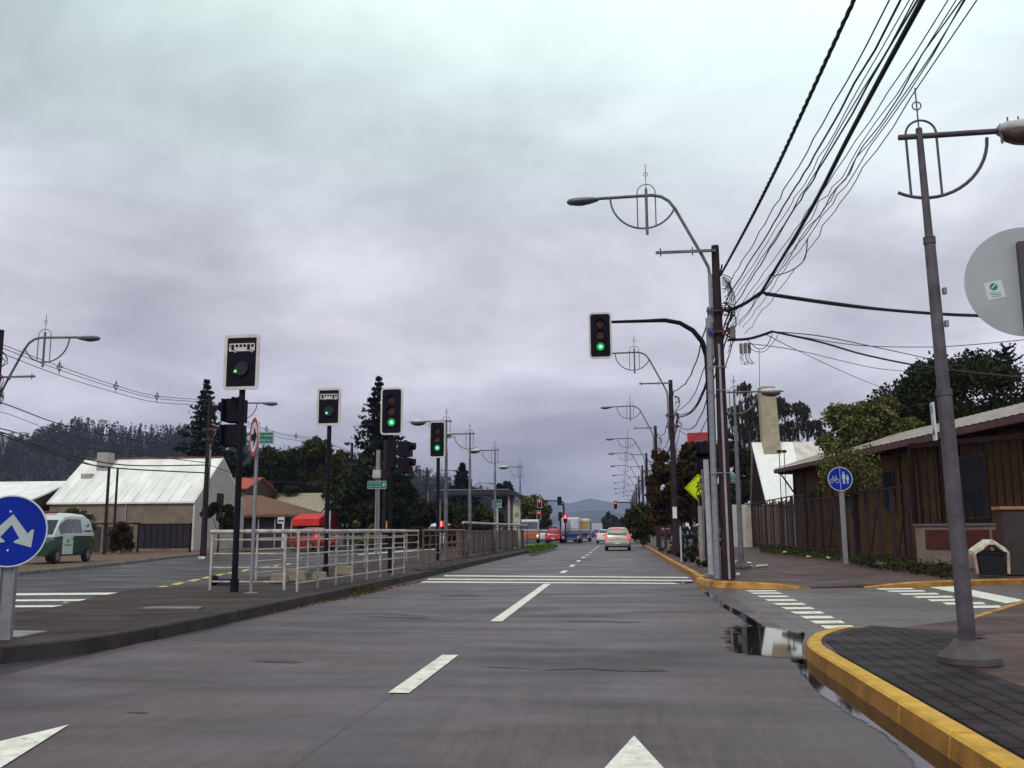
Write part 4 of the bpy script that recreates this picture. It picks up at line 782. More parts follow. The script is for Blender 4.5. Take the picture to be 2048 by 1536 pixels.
# ---- street fences on the right
def fence(name, label, A, B, h, dx, diag, mat, pick=0.0, rail=True, zb=0.15, cat='fence', post=0.05):
    A = Vector((A[0], A[1], 0)); B = Vector((B[0], B[1], 0)); d = B - A; L_ = d.length; t = thing(name, label, cat, (A.x, A.y, zb), math.atan2(d.y, d.x))
    n = max(1, int(L_ / dx))
    for k in range(n + 1):
        x = L_ * k / n; MB().box(x - post, x + post, -post, post, 0, h).build('post', mat, t)
    mb = MB(); mb.box(0, L_, -0.03, 0.03, h - 0.06, h); mb.box(0, L_, -0.025, 0.025, 0.25, 0.3); mb.build('rail', mat, t)
    if diag:
        for k in range(0, n, diag): MB().tube([(L_ * k / n, 0.0, h * 0.9), (L_ * (k + 0.8) / n, 0, 0.3)], 0.03, 5).build('brace', mat, t)
    if pick:
        mb = MB(); x = pick; rr_ = random.Random(int(L_ * 10))
        while x < L_:
            hh = h * rr_.uniform(0.9, 1.02); wd_ = pick * rr_.uniform(0.22, 0.36); mb.box(x - wd_, x + wd_, -0.055, -0.031, 0.02, hh); x += pick
        mb.build('boards', mat, t)
    return t
A1 = (9.5, 32.2); B1 = (9.3, 49.0)
t = fence('mesh_fence', 'open wire fence with slanted braces beside the blue cycle path sign', A1, B1, 2.65, 1.6, 2, mRustD, post=0.06)
mb = MB(); L_ = 16.8
for k in range(int(L_ / 0.35)): mb.tube([(k * 0.35, 0, 0.25), (k * 0.35, 0, 2.6)], 0.0035, 4, cap=False)
mb.build('wire_mesh', mRustD, t)
fence('picket_fence', 'dark reddish board fence running away beyond the wire fence', (9.3, 49.2), (8.7, 88), 3.0, 2.6, 0, mRustD, pick=0.42)
# gate wall with bars, brick pier
a = G(1836, 1133, 0.15); b = G(2070, 1141, 0.15); d = Vector((b.x - a.x, b.y - a.y, 0)); L_ = d.length
t = thing('gate_wall', 'low rendered wall with red panels and tall dark bars at the side street', 'wall', (a.x, a.y, 0.15), math.atan2(d.y, d.x)); zt = 1.28
MB().box(0, L_, 0, 0.22, 0, zt).build('wall', mStucco, t)
for (x0, x1) in ((0.35, 1.55), (1.75, 2.5), (2.6, 3.2)): MB().box(x0, min(x1, L_ - .1), -0.02, 0, 0.55, zt - 0.12).build('panel', M('oxblood panel', (0.075, 0.010, 0.010), 0.7, var=0.2), t)
MB().box(-0.05, L_, -0.04, 0.26, zt + 0.001, zt + 0.07).build('coping', M('grey coping', (0.12, 0.11, 0.12), 0.8), t)
n = 15
for k in range(n + 1): MB().box(L_ * k / n - 0.02, L_ * k / n + 0.02, 0.08, 0.12, zt + 0.071, 3.78).build('bar', mDarkTim, t)
mb = MB(); mb.box(-0.1, L_ + 0.1, 0.04, 0.16, 3.781, 3.95); mb.box(-0.1, 0.02, 0.02, 0.18, zt + 0.071, 3.78); mb.build('beam', mDarkTim, t)
p = G(2030, 1150, 0.15); p2 = P(2030, 1015, p.y)
t = thing('brick_pier', 'brick gate pier at the right edge behind the black bin', 'pier', (p.x, p.y, 0.15)); MB().box(-0.18, 1.0, 0, 0.5, 0, p2.z - 0.2).build('shaft', mBrick, t); MB().box(-0.24, 1.05, -0.05, 0.55, p2.z - 0.199, p2.z - 0.12).build('cap', M('orange tile cap', (0.4, 0.16, 0.09), 0.7), t)
# ------------------------------------------------------------------ bus shelter and platform boards
Ys = 61.0; xl = P(868, 980, Ys).x; xr = P(1018, 980, Ys).x; zr = P(960, 979, Ys).z; xe = P(1041, 990, Ys).x
t = thing('bus_shelter', 'long open bus shelter with dark curved roof on the median platform', 'bus shelter', (xl, Ys, 0.19)); W = xr - xl; E2 = xe - xl; z1 = zr - 0.19
prof = [(-0.3, z1 - 0.2), (0, z1), (W, z1), (W + (E2 - W) * .5, z1 - 0.12), (E2, z1 - 0.36), (E2 - 0.1, z1 - 0.62), (W + 0.25, z1 - 0.42), (W, z1 - 0.34), (0, z1 - 0.34)]
mb = MB(); mb.plate(prof, 0, 3.0); mb.build('roof', M('dark shelter roof', (0.03, 0.022, 0.035), 0.5), t)
mb = MB(); mb.box(0, W, -0.03, -0.001, z1 - 0.03, z1 + 0.02); mb.build('roof_trim', mGalv, t)
for yy in (0.4, 2.6):
    for xx in (W - 0.05, 0.3): MB().tube([(xx, yy, 0), (xx, yy, z1 - 0.34)], 0.09, 8).build('column', M('pink column paint', (0.42, 0.32, 0.33), 0.6), t, smooth=True)
o = MB().box(W + 0.22, E2 - 0.08, 0.5, 0.62, 0, z1 - 0.65).build('advert_panel', M('cream panel', (0.42, 0.40, 0.33), 0.6), t)
MB().plate(circ(0.16, 16, (W + E2) / 2 + 0.07, 2.2), 0.485, 0.499).build('emblem', M('panel green', (0.10, 0.30, 0.12), 0.5), o)
MB().box(0.6, W - 0.6, 1.6, 2.0, 0.42, 0.47).build('bench', mGalvD, t)
# ------------------------------------------------------------------ median railings
def railing(label, A, B, zb, h, mat, step=0.95, rails=4, matd=None, end='both', group='metal railings on the median', thick=0.045):
    A = Vector((A[0], A[1], 0)); B = Vector((B[0], B[1], 0)); d = B - A; L_ = d.length; t = thing('railing', label, 'railing', (A.x, A.y, zb), math.atan2(d.y, d.x), group)
    m2 = matd or mat; n = max(1, round(L_ / step))
    MB().tube([(-0.04, 0, h), (L_ * 0.3, 0, h - 0.004), (L_ * 0.6, 0, h + 0.004), (L_ + 0.04, 0, h)], thick, 12).build('top_rail', mat, t, smooth=True)
    for k in range(n + 1):
        x = L_ * k / n; MB().box(x - 0.022, x + 0.022, -0.018, 0.018, 0, h - thick * 0.8).build('post', m2, t)
    for k in range(rails):
        z = 0.17 + (h - 0.34) * k / (rails - 1) if rails > 1 else 0.5
        MB().tube([(0, 0.026, z), (L_, 0.026, z)], 0.019, 6).build('rail', m2, t)
    return t
fa = G(420, 1180, .16); fb = G(568, 1181, .16); fb2 = G(594, 1184, .16); fc = G(808, 1148, .16); fd = G(512, 1160, .16)
railing('cream railing across the front of the median, beside the black bus signal pole', xy(fa), xy(fb), 0.16, 1.2, mRail, 0.9 * 2.1)
railing('cream railing along the main road side of the median, from front corner to gap', xy(fb2), xy(fc), 0.16, 1.2, mRail, 1.05)
MB_ = MB().tube([(fb.x, fb.y, 1.36), (fb2.x, fb2.y, 1.36)], 0.045, 12); o = MB_.build('corner_rail', mRail, None, smooth=True); tag(o, 'short bent top rail joining the two cream railings at the front corner', 'rail', 'metal railings on the median')
railing('cream railing on the far side of the median, seen through the front railings', xy(fd), (fd.x + 0.9, 37.5), 0.16, 1.2, mRail, 1.6)
f2a = G(846, 1140, .17); f2b = G(930, 1121, .17)
railing('rust-stained railing beyond the gap, ending at the platform boards', xy(f2a), xy(f2b), 0.17, 1.2, mRust, 1.2)
f3a = G(926, 1116, .19); A = Vector((f3a.x, f3a.y)); B_ = (-6.6, 66.0)
t = railing('high platform railing in front of the brown boards', xy(f3a), B_, 0.19, 1.52, mRail, 2.9, rails=2, matd=mRustD, thick=0.06)
dv = Vector((B_[0] - A.x, B_[1] - A.y)); Lp = dv.length
t = thing('board_barrier', 'row of pinkish brown boards along the bus platform', 'barrier', (f3a.x - 0.25, f3a.y, 0.19), math.atan2(dv.y, dv.x))
mb = MB(); x = 0; rr_ = random.Random(3)
while x < Lp: w_ = rr_.choice([0.8, 1.2, 1.6]); mb.mat(rr_.choice([0, 1])); mb.box(x, min(x + w_, Lp) - 0.03, -0.02, 0.02, 0.08, 1.15); x += w_
mb.build('boards', [M('pinkish boards', (0.22, 0.135, 0.125), 0.8, var=0.2), M('brown boards', (0.17, 0.105, 0.09), 0.8, var=0.25)], t)
MB().box(0, Lp, -0.03, 0.03, 1.15, 1.19).build('top_cap', M('pale cap', (0.34, 0.27, 0.25), 0.7), t)
# steps at platform end
struct('platform_step', MB().box(f2a.x - 0.15, MX - 0.14, 27.9, 29.5, 0.1, 0.2), mKerbDark)
# low stone blocks inside the median
for i, (u, v, s) in enumerate(((560, 1166, 0.22), (595, 1163, 0.26), (640, 1160, 0.2), (690, 1150, 0.25))):
    q = G(u, v, 0.16); t_ = MB().hexa([(-s, -s * .7, 0), (s, -s * .6, 0), (s * .9, s * .7, 0), (-s * .9, s * .6, 0), (-s * .8, -s * .5, s), (s * .8, -s * .5, s * .9), (s * .7, s * .5, s * .95), (-s * .75, s * .5, s)]).build('stone_block', M('tan stone', (0.22, 0.17, 0.12), 0.85, var=0.3), None, bevel=0.03)
    t_.location = (q.x, q.y, 0.165); tag(t_, ['tan stone block behind the front cream railing, first from the left', 'tan stone block behind the railing corner post, second from the left', 'small tan stone block behind the long railing, third from the left', 'tan stone block behind the long railing, furthest right'][i], 'stone', 'stone blocks on the median')
q = G(428, 1170, 0.16); t_ = thing('rubbish_bag', 'dark bundle lying by the left foot of the front railing', 'bag', (q.x, q.y, 0.16)); MB().ball((0, 0, 0.1), 0.16, 10, 6, (0.6, 1, 0.8)).build('bag', mPlasticB, t_, smooth=True); MB().box(0.1, 0.5, -0.05, 0.1, 0, 0.14).build('box', M('navy box', (0.015, 0.012, 0.04), 0.7), t_)
q = G(345, 1217, 0.17); o = MB().prism([(-0.45, -0.22), (0.5, -0.16), (0.42, 0.2), (-0.4, 0.16)], 0, 0.02).build('utility_cover', M('pale concrete cover', (0.16, 0.15, 0.15), 0.7, var=0.3, scale=6)); o.location = (q.x, q.y, 0.1705); tag(o, 'flat concrete utility cover in the median surface', 'cover')
q = G(-5, 1270, 0.17); o = MB().prism([(-0.5, -0.4), (0.45, -0.3), (0.4, 0.35), (-0.4, 0.4)], 0, 0.015).build('concrete_footing', M('white footing', (0.25, 0.24, 0.23), 0.8, var=0.3)); o.location = (q.x, q.y, 0.1695); tag(o, 'pale concrete patch around the foot of the blue arrow sign post', 'footing')

# ------------------------------------------------------------------ lamps
def half(r, a0, a1, n, cx, cz): return [(cx + r * math.cos(R_(a0 + (a1 - a0) * i / n)), 0, cz + r * math.sin(R_(a0 + (a1 - a0) * i / n))) for i in range(n + 1)]
def bracket_lamp(label, loc, sgn, group, src=None):
    t = thing('bracket_lamp', label, 'street lamp', loc, 0 if sgn < 0 else math.pi, group)
    # built reaching towards -x
    MB().tube([(-0.16, 0, 5.6), (-0.16, 0, 7.75), (-0.2, 0, 8.0), (-0.36, 0, 8.35), (-1.0, 0, 9.62), (-1.16, 0, 9.85), (-1.36, 0, 9.98), (-1.6, 0, 10.03), (-3.05, 0, 10.0)], 0.042, 10).build('arm', mGalvD, t, smooth=True)
    MB().tube([(-0.16, 0, 6.5), (-0.16, 0, 7.8)], 0.06, 8).build('sleeve', mGalv, t, smooth=True)
    hd = MB(); hd.tube([(-3.0, 0, 10.0), (-3.1, 0, 9.99), (-3.3, 0, 9.96), (-3.6, 0, 9.94), (-3.78, 0, 9.93), (-3.86, 0, 9.92)], [0.05, 0.10, 0.15, 0.16, 0.13, 0.05], 10); hd.v = [(x, y * 1.0, 9.95 + (z - 9.95) * 0.62) for x, y, z in hd.v]; h = hd.build('lamp_head', mLampH, t, smooth=True)
    MB().ball((-3.52, 0, 9.89), 0.2, 10, 6, (1.2, 0.6, 0.3)).build('lens', mGlass, h, smooth=True)
    MB().tube(half(0.88, 182, 336, 18, -1.82, 10.0), 0.026, 7).build('ornament_arc', mGalvD, t, smooth=True)
    orn = MB(); orn.tube([(-1.75, 0, 8.95), (-1.75, 0, 10.22)], 0.04, 7); orn.build('ornament_post', mGalvD, t, smooth=True)
    for x in (-1.99, -1.51): MB().tube([(x, 0, 9.17), (x, 0, 10.1)], 0.017, 6).build('ornament_bar', mGalvD, t)
    MB().tube(half(0.24, 0, 180, 12, -1.75, 10.1), 0.013, 5).build('ornament_top', mGalvD, t)
    MB().tube([(-1.75, 0, 10.22), (-1.75, 0, 10.9)], 0.010, 5).build('spike', mGalvD, t)
    MB().tube(half(0.055, 0, 360, 12, -1.75, 10.62), 0.009, 5).build('spike_ring', mGalvD, t); return t
def post_lamp(label, loc, sgn, group, s=1.0, mat=None, near=False):
    mp_ = mat or mGalvD; t = thing('lamp_post', label, 'lamp post', loc, 0 if sgn > 0 else math.pi, group)
    MB().tube([(0, 0, 0), (0, 0, 0.06), (0, 0, 0.14), (0, 0, 0.2)], [0.27, 0.27, 0.17, 0.12], 18).build('foot', M('lamp foot concrete', (0.09, 0.075, 0.08), 0.8, var=0.3), t, smooth=True)
    MB().tube([(0, 0, 0.15), (0, 0, 2.45), (0, 0, 2.5), (0, 0, 3.95), (0, 0, 4.0), (0, 0, 5.12)], [0.074, 0.067, 0.058, 0.051, 0.038, 0.031], 16).build('pole', mp_, t, smooth=True)
    if near: MB().tube([(0, 0, 2.44), (0, 0, 2.50)], 0.073, 16).build('collar', mp_, t, smooth=True); MB().tube([(0, 0, 3.93), (0, 0, 4.0)], 0.057, 16).build('collar', mp_, t, smooth=True)
    MB().tube([(-0.2, 0, 5.04), (0.78, 0, 5.04)], 0.028, 10).build('arm', mp_, t, smooth=True)
    h = MB().tube([(0.74, 0, 5.03), (0.80, 0, 5.03), (0.98, 0, 5.03), (1.2, 0, 5.03), (1.36, 0, 5.02)], [0.07, 0.115, 0.14, 0.12, 0.04], 14)
    h.v = [(x, y, max(5.0, 5.03 + (z - 5.03) * 0.62 + 0.02)) for x, y, z in h.v]; hd = h.build('lamp_head', mLampW, t, smooth=True)
    MB().ball((1.02, 0, 4.995), 0.22, 16, 9, (1.2, 0.6, 0.5)).build('lens', mLens, hd, smooth=True)
    MB().tube([(0.755, -0.03, 4.90), (0.755, -0.03, 5.10)], 0.012, 6).build('bracket', mGalvD, hd)
    for x in (0.83, 0.93): MB().tube([(x, -0.02, 5.12), (x, -0.02, 5.17)], 0.008, 5).build('bolt', mGalvD, hd)
    MB().tube(half(0.60, 180 + 62, 358, 16, 0.03, 5.0), 0.017, 8).build('ornament_arc', mp_, t, smooth=True)
    for x in (-0.13, 0.16): MB().tube([(x, 0, 4.42), (x, 0, 5.08)], 0.012, 6).build('ornament_bar', mp_, t)
    MB().tube(half(0.145, 0, 180, 14, 0.015, 5.06), 0.011, 6).build('ornament_top', mp_, t, smooth=True)
    MB().tube([(0, 0, 5.12), (0, 0, 5.55)], 0.008, 5).build('spike', mGalvD, t)
    MB().tube(half(0.042, 0, 360, 14, 0, 5.36), 0.007, 6).build('spike_ring', mGalvD, t); return t
lp = G(1943, 1306, 0.25)
t = post_lamp('nearest lamp post with a concrete foot on the right pavement', (lp.x + 0.02, lp.y + 0.12, 0.15), 1, 'lamp posts with half-circle ornaments', near=True, mat=M('painted post purple grey', (0.085, 0.072, 0.088), 0.65, var=0.35, scale=5, bump=0.2))
t.rotation_euler = (0, R_(-0.85), 0)
MB().box(-0.125, -0.11, -0.04, 0.04, 2.02, 2.38).build('number_plate', mSignW, t)
pl = [c for c in t.children if c.name.startswith('number_plate')][0]
for i, (s_, zz_) in enumerate((('3', 2.31), ('4', 2.09))):
    q = text('numeral', s_, 0.1, mBlack, pl, (-0.127, 0.0, zz_), rz=R_(-90), ext=0.001)
MB().box(0.07, 0.10, -0.05, 0.0, 3.42, 3.48).build('clamp', mGalv, t); MB().box(0.06, 0.09, -0.05, 0.0, 3.1, 3.16).build('clamp', mGalv, t)
first = None
for i, (u, v, lab) in enumerate(((893, 843, 'first lamp post on the median, just right of the smaller green signal'), (940, 868, 'second lamp post on the median, before the platform boards'), (990, 901, 'third lamp post on the median, beside the green bus stop sign'), (1040, 934, 'fourth lamp post on the median, at the right end of the bus shelter'))):
    q = G(u, v, 5.75)
    if first is None: first = t0 = post_lamp(lab, (q.x, q.y, 0.17), -1, 'lamp posts with half-circle ornaments'); t0.scale = (1.15, 1.15, 1.11)
    else: dup(first, (q.x, q.y, 0.17), math.pi, lab)
for u, v, lab, sg in ((1468, 784, 'lamp post behind the tall wooden pole, its pale head beside the chimney', 0), (1402, 882, 'lamp post standing in front of the red sign', 0), (1352, 903, 'lamp post behind the second wooden pole with arm to the right', 0)):
    q = G(u, v, 5.75); dup(first, (q.x, q.y, 0.15), 0, lab)

# ------------------------------------------------------------------ wooden utility poles
def util_pole(label, loc, group, arm=True, armz=None, clutter=True, rng=1, poster=False, name='utility_pole', H_=8.55, sgn=-1):
    t = thing(name, label, 'utility pole', loc, 0, group)
    MB().tube([(0, 0, 0), (0, 0, H_ * 0.5), (0, 0, H_)], [0.175, 0.135, 0.10], 10).build('pole', mWood, t, smooth=True)
    if arm:
        az_ = armz or H_; H_, H_old = az_, H_
        MB().box(min(0, sgn * 1.55), max(0, sgn * 1.55), -0.16, -0.11, H_ - 0.2, H_ - 0.13).build('crossarm', mGalvD, t)
        for x in (-1.42, -0.6): MB().tube([(-sgn * x, -0.135, H_ - 0.27), (-sgn * x, -0.135, H_ - 0.05)], 0.018, 6).build('insulator', mGalvD, t)
    if clutter:
        for zz_, mt in ((6.75, mCable), (6.2, mCable)):
            cr_ = MB().box(-0.3, 0.35, -0.17, -0.13, zz_, zz_ + 0.05).build('crossbar', M('red brown bracket', (0.12, 0.02, 0.02), 0.6), t)
            for x in (-0.26, -0.16, 0.1, 0.26): MB().tube([(x, -0.15, zz_ - 0.06), (x, -0.15, zz_ + 0.12)], 0.028, 7).build('insulator', M('red insulator', (0.2, 0.03, 0.03), 0.4) if x > 0 else M('blue insulator', (0.04, 0.06, 0.25), 0.4), cr_)
        r = random.Random(rng); mb = MB()
        for k in range(14):
            z0 = r.choice([6.85, 6.7, 6.3, 6.2, 7.6, 7.5]); x0 = r.uniform(0.1, 0.22); pts = []
            rad = r.uniform(0.08, 0.3); dz = r.uniform(-0.5, 0.1)
            for j in range(10):
                a = j / 9 * math.pi; pts.append((x0 + rad * math.sin(a) * r.uniform(0.85, 1.15), -0.15 + r.uniform(-0.05, 0.05), z0 + dz * j / 9 + rad * 0.5 * math.cos(a)))
            mb.tube(pts, r.uniform(0.008, 0.016), 5)
        mb.build('cable_tangle', mCable, t, smooth=True)
    if poster: MB().box(-0.11, 0.09, -0.178, -0.172, 1.75, 2.3).build('poster', mLitter, t)
    return t
gp = 'wooden utility poles along the right kerb'
gb_ = 'bracket lamps on the right poles'
poles = []
labs = ['nearest tall wooden pole, at the kerb corner behind the arched signal arm', 'second wooden pole on the right with a pale poster, before the reddish tree', 'third wooden pole on the right with a white poster', 'fourth wooden pole on the right', 'fifth wooden pole on the right, beside the fourth', 'sixth wooden pole on the right', 'seventh wooden pole on the right', 'eighth wooden pole on the right', 'ninth wooden pole on the right', 'tenth wooden pole on the right, by the far signals']
PY_ = [23.75, 45.8, 66.2, 89.8, 107, 128, 150, 174, 198, 224]
p0 = None
for i, (Y, lab) in enumerate(zip(PY_, labs)):
    X = 2.63
    if i == 0:
        tp = util_pole(lab, (X, Y, 0.15), gp)
        MB().tube([(-0.27, -0.02, 0), (-0.26, -0.02, 3), (-0.235, -0.02, 6.6)], 0.085, 12).build('conduit', mGalv, tp, smooth=True)
        MB().tube([(0.0, -0.2, 0), (-0.01, -0.17, 3), (-0.02, -0.15, 5.9)], 0.03, 8).build('conduit', M('lilac conduit', (0.35, 0.30, 0.34), 0.6), tp, smooth=True)
        for zz_ in (2.6, 4.7, 5.3): MB().tube([(-0.35, -0.1, zz_), (-0.1, -0.24, zz_), (0.17, -0.12, zz_)], 0.012, 5).build('strap', mGalv, tp)
        mb = MB()
        for k in range(3): mb.box(0.48 + k * 0.1, 0.56 + k * 0.1, -0.28, -0.2, 5.62, 5.88)
        jb = mb.build('junction_box', M('cream junction box', (0.20, 0.17, 0.15), 0.6), tp, bevel=0.02)
        MB().box(0.27, 0.4, -0.24, -0.14, 6.02, 6.35).build('junction_box', M('cream junction box', (0, 0, 0)), tp, bevel=0.02)
        r = random.Random(9); mb = MB()
        for k in range(9):
            x0 = 0.50 + k * 0.03; mb.tube([(x0, -0.23, 5.63), (x0 + r.uniform(-.06, .03), -0.23, 5.5), (x0 + r.uniform(-.03, .1), -0.23, 5.38 + r.uniform(-.05, .06)), (x0 + r.uniform(0.05, .2), -0.23, 5.32 + r.uniform(0, .1))], 0.008, 5)
        mb.build('drop_wires', [M('pale blue wire', (0.25, 0.32, 0.38), 0.5)], jb, smooth=True)
        # the cable loop hanging from the pole
        mb = MB()
        for k in range(5):
            pts = [(0.12 + (0.15 + .04 * k) * math.sin(a_) , -0.17 - 0.01 * k, 7.2 + (0.25 + 0.06 * k) * math.cos(a_ + .1 * k)) for a_ in [j / 12 * math.pi * 1.1 for j in range(13)]]; mb.tube(pts, 0.011, 6)
        mb.build('cable_coil', mCable, tp, smooth=True)
    elif i == 1:
        p0 = util_pole(lab, (X, Y, 0.15), gp, poster=True, rng=3)
    else: dup(p0, (X, Y, 0.15), 0, lab)
bl = None; olab = ['nearest', 'second', 'third', 'fourth', 'fifth', 'sixth', 'seventh', 'eighth', 'ninth', 'tenth']
for i, Y in enumerate(PY_):
    lab = f'{olab[i]} grey bracket lamp on the right, arching out from its wooden pole'
    if bl is None: bl = bracket_lamp(lab, (2.63, Y - 0.05, 0.12), -1, gb_)
    else: dup(bl, (2.63, Y - 0.05, 0.12), 0, lab)
# left row
gl = 'wooden poles along the left road'
LX = -22.2
LY = [30.4, 47.8, 75, 105.3, 135]
ll = ['wooden pole at the left edge of the picture', 'wooden pole in front of the white gable end', 'wooden pole among the trees behind the red awning', 'wooden pole right of the smaller green signal', 'furthest wooden pole on the left']
for i, Y in enumerate(LY):
    if i == 0: lpole = util_pole(ll[0], (LX, Y, 0.1), gl, sgn=1, rng=6, armz=6.95)
    else: dup(lpole, (LX, Y, 0.1), 0, ll[i])
    lab = ['grey bracket lamp at the far left, arching to the right', 'grey bracket lamp right of the big bus signal pole', 'grey bracket lamp beyond the two stacked signals', 'grey bracket lamp over the far trees on the left', 'furthest bracket lamp on the left'][i]
    dup(bl, (LX, Y - 0.05, -1.72), math.pi, lab, group='bracket lamps on the left poles')
# other poles
def simple_pole(name, label, u0, v0, v1, Y, r, mat, extra=None, zb=0.12):
    b = P(u0, v0, Y); h = P(u0, v1, Y).z - zb; t = thing(name, label, 'pole', (b.x, b.y, zb)); MB().tube([(0, 0, 0), (0, 0, h)], [r, r * 0.8], 8).build('shaft', mat, t, smooth=True); return t, h
simple_pole('timber_pole', 'thick dark short pole in front of the warehouse wall', 208, 1100, 934, 51, 0.10, mWood)
simple_pole('timber_pole', 'slimmer dark pole right of the thick one by the warehouse', 228, 1060, 938, 55, 0.085, mWood)
t, h = simple_pole('transformer_pole', 'grey concrete pole carrying the small transformer box', 754, 1060, 900, 55, 0.16, mConcP)
q = P(755, 948, 54.7); zt_ = q.z - 0.12
tb = MB().box(-0.23, 0.23, -0.4, -0.12, zt_ - 0.25, zt_ + 0.25).build('transformer', M('pale transformer', (0.45, 0.45, 0.45), 0.6), t, bevel=0.02)
for x in (-0.15, 0, 0.15): MB().tube([(x, -0.26, zt_ + 0.25), (x, -0.26, zt_ + 0.45)], 0.025, 6).build('bushing', M('bushing brown', (0.3, 0.2, 0.15), 0.5), tb)
simple_pole('timber_pole', 'reddish wooden pole right beside the transformer pole', 768, 1060, 880, 56, 0.13, mWood)
simple_pole('concrete_post', 'rough pale concrete post behind the first verge shrubs on the right', 1404, 1128, 1012, 32.5, 0.09, mConcP, zb=0.15)
simple_pole('timber_post', 'brown timber post right behind the pale concrete post', 1415, 1128, 1020, 34, 0.07, mWood, zb=0.15)
simple_pole('stake', 'thin whitish stake near the right kerb', 1363, 1120, 1053, 36, 0.035, mSignG, zb=0.15)
# ------------------------------------------------------------------ cables
def cable(label, pts, r, group, mat=None, name='cable', wob=0.0, seed=0, n=26, sag=0.0, twist=False):
    P_ = [Vector(p) for p in pts]
    # Catmull-Rom through the points
    out = []; k = len(P_)
    for i in range(k - 1):
        a, b, c, d = P_[max(i - 1, 0)], P_[i], P_[i + 1], P_[min(i + 2, k - 1)]
        for j in range(n):
            t = j / n; out.append(0.5 * ((2 * b) + (c - a) * t + (2 * a - 5 * b + 4 * c - d) * t * t + (3 * b - a - 3 * c + d) * t ** 3))
            if sag: out[-1].z -= sag * 4 * t * (1 - t)
    out.append(P_[-1]); rr_ = random.Random(seed)
    if wob: out = [p + Vector((rr_.gauss(0, wob), 0, rr_.gauss(0, wob))) if 0 < i < len(out) - 1 else p for i, p in enumerate(out)]
    mb = MB(); o0 = out[0]; loc = [p - o0 for p in out]
    if twist:
        for ph in (0, 2.1, 4.2):
            q = []
            L_ = 0; last = loc[0]
            fine = []
            for i in range(len(loc) - 1):
                for j in range(6): fine.append(loc[i].lerp(loc[i + 1], j / 6))
            for p in fine:
                L_ += (p - last).length; last = p; a = L_ * 9 + ph; q.append(p + Vector((math.cos(a), 0, math.sin(a))) * r * 0.9)
            mb.tube(q, r * 0.75, 5, cap=False)
    else: mb.tube(loc, r, 6)
    o = mb.build(name, mat or mCable, None, smooth=True); o.location = o0; return tag(o, label, 'cable', group)
def overhead(label, a, b, z, r, grp, sag=0.25, ext=-14, seed=0, wob=0.0, twist=False, zb=None, Ya=23.6):
    A = P(a[0], a[1], Ya); B = G(b[0], b[1], zb or (A.z - 0.15)); dirv = (B - A); tt = (ext - A.y) / dirv.y; E = A + dirv * tt; E.z = A.z + 0.3
    M_ = (A + E) / 2; M_.z -= sag
    M1 = A.lerp(B, 0.5); M1.z -= sag * 0.55
    return cable(label, [A, M1, B, E], r, grp, seed=seed, wob=wob, twist=twist, n=14)
go = 'overhead cables running from the nearest wooden pole towards the viewer'
overhead('thick twisted black cable, leftmost of the overhead bundle', (1440, 552), (1708, 0), 8, 0.021, go, twist=True)
ov = [((1447, 585), (1782, 0), 0.014), ((1452, 600), (1803, 0), 0.020), ((1455, 605), (1822, 0), 0.010), ((1458, 612), (1828, 0), 0.012), ((1465, 618), (1834, 0), 0.018), ((1455, 645), (1898, 0), 0.010), ((1460, 650), (1915, 0), 0.009), ((1470, 655), (1923, 0), 0.012), ((1478, 652), (1931, 0), 0.010), ((1486, 655), (1937, 0), 0.010), ((1490, 668), (1952, 0), 0.010)]
ol = ['second', 'third', 'fourth', 'fifth', 'sixth', 'seventh', 'eighth', 'ninth', 'tenth', 'eleventh', 'rightmost']
for i, (a, b, r) in enumerate(ov):
    r *= 0.72; overhead(f'{ol[i]} black cable of the overhead bundle counted from the left' if i < 10 else 'rightmost wavy cable of the overhead bundle', a, b, 7, r, go, sag=0.1 + 0.06 * (i % 4), seed=i, wob=0.02 if i > 5 else 0.008)
# the thick bundle with its knot, turning off to the right at two junctions
J = P(1522, 585, 22.0)
Bb = G(1845, 0, J.z - 0.1); E = J + (Bb - J) * ((-14 - J.y) / (Bb.y - J.y))
cable('thickest black cable bundle overhead, running down to the upper cable knot', [J, J.lerp(Bb, .5) - Vector((0, 0, .12)), Bb, E], 0.033, go, n=14)
cable('thick cable from the upper knot to the nearest wooden pole', [J, J.lerp(P(1455, 622, 23.6), .5) - Vector((0, 0, .05)), P(1455, 622, 23.6)], 0.045, 'cables crossing to the right', n=8)
gx = 'cables crossing to the right'
def far_end(u, v, Y, u2, v2, Y2): 
    A = P(u, v, Y); B = P(u2, v2, Y2); return A + (B - A) * 1.6
cable('upper thick cable crossing right behind the lamp post and round sign', [J, P(1650, 604, 21), P(1800, 622, 20.5), P(1990, 632, 20), P(2300, 630, 19)], 0.034, gx)
cable('thin cable just below the upper thick crossing cable', [P(1530, 590, 22), P(1700, 614, 21.2), P(1870, 628, 20.5), P(2100, 636, 20)], 0.016, gx)
K = P(1545, 663, 23.4)
cable('short thick cable from the lower knot to the pole', [K, P(1500, 677, 23.5), P(1455, 680, 23.6)], 0.035, gx, n=8)
cable('lower thick cable crossing right into the dark tree', [K, P(1640, 684, 25), P(1740, 712, 28), P(1870, 736, 31), P(2060, 756, 35)], 0.030, gx)
cable('thin cable just above the lower thick crossing cable', [K, P(1640, 672, 25), P(1740, 692, 28), P(1880, 722, 31)], 0.014, gx)
cable('nearly level thin cable crossing right under the round sign', [P(1560, 666, 23.5), P(1710, 690, 26), P(1850, 694, 25), P(1960, 688, 24), P(2120, 672, 22)], 0.011, gx)
cable('thin cable sloping down right to the dark tree', [P(1490, 686, 23.5), P(1600, 702, 27), P(1750, 736, 33), P(1860, 746, 37)], 0.011, gx)
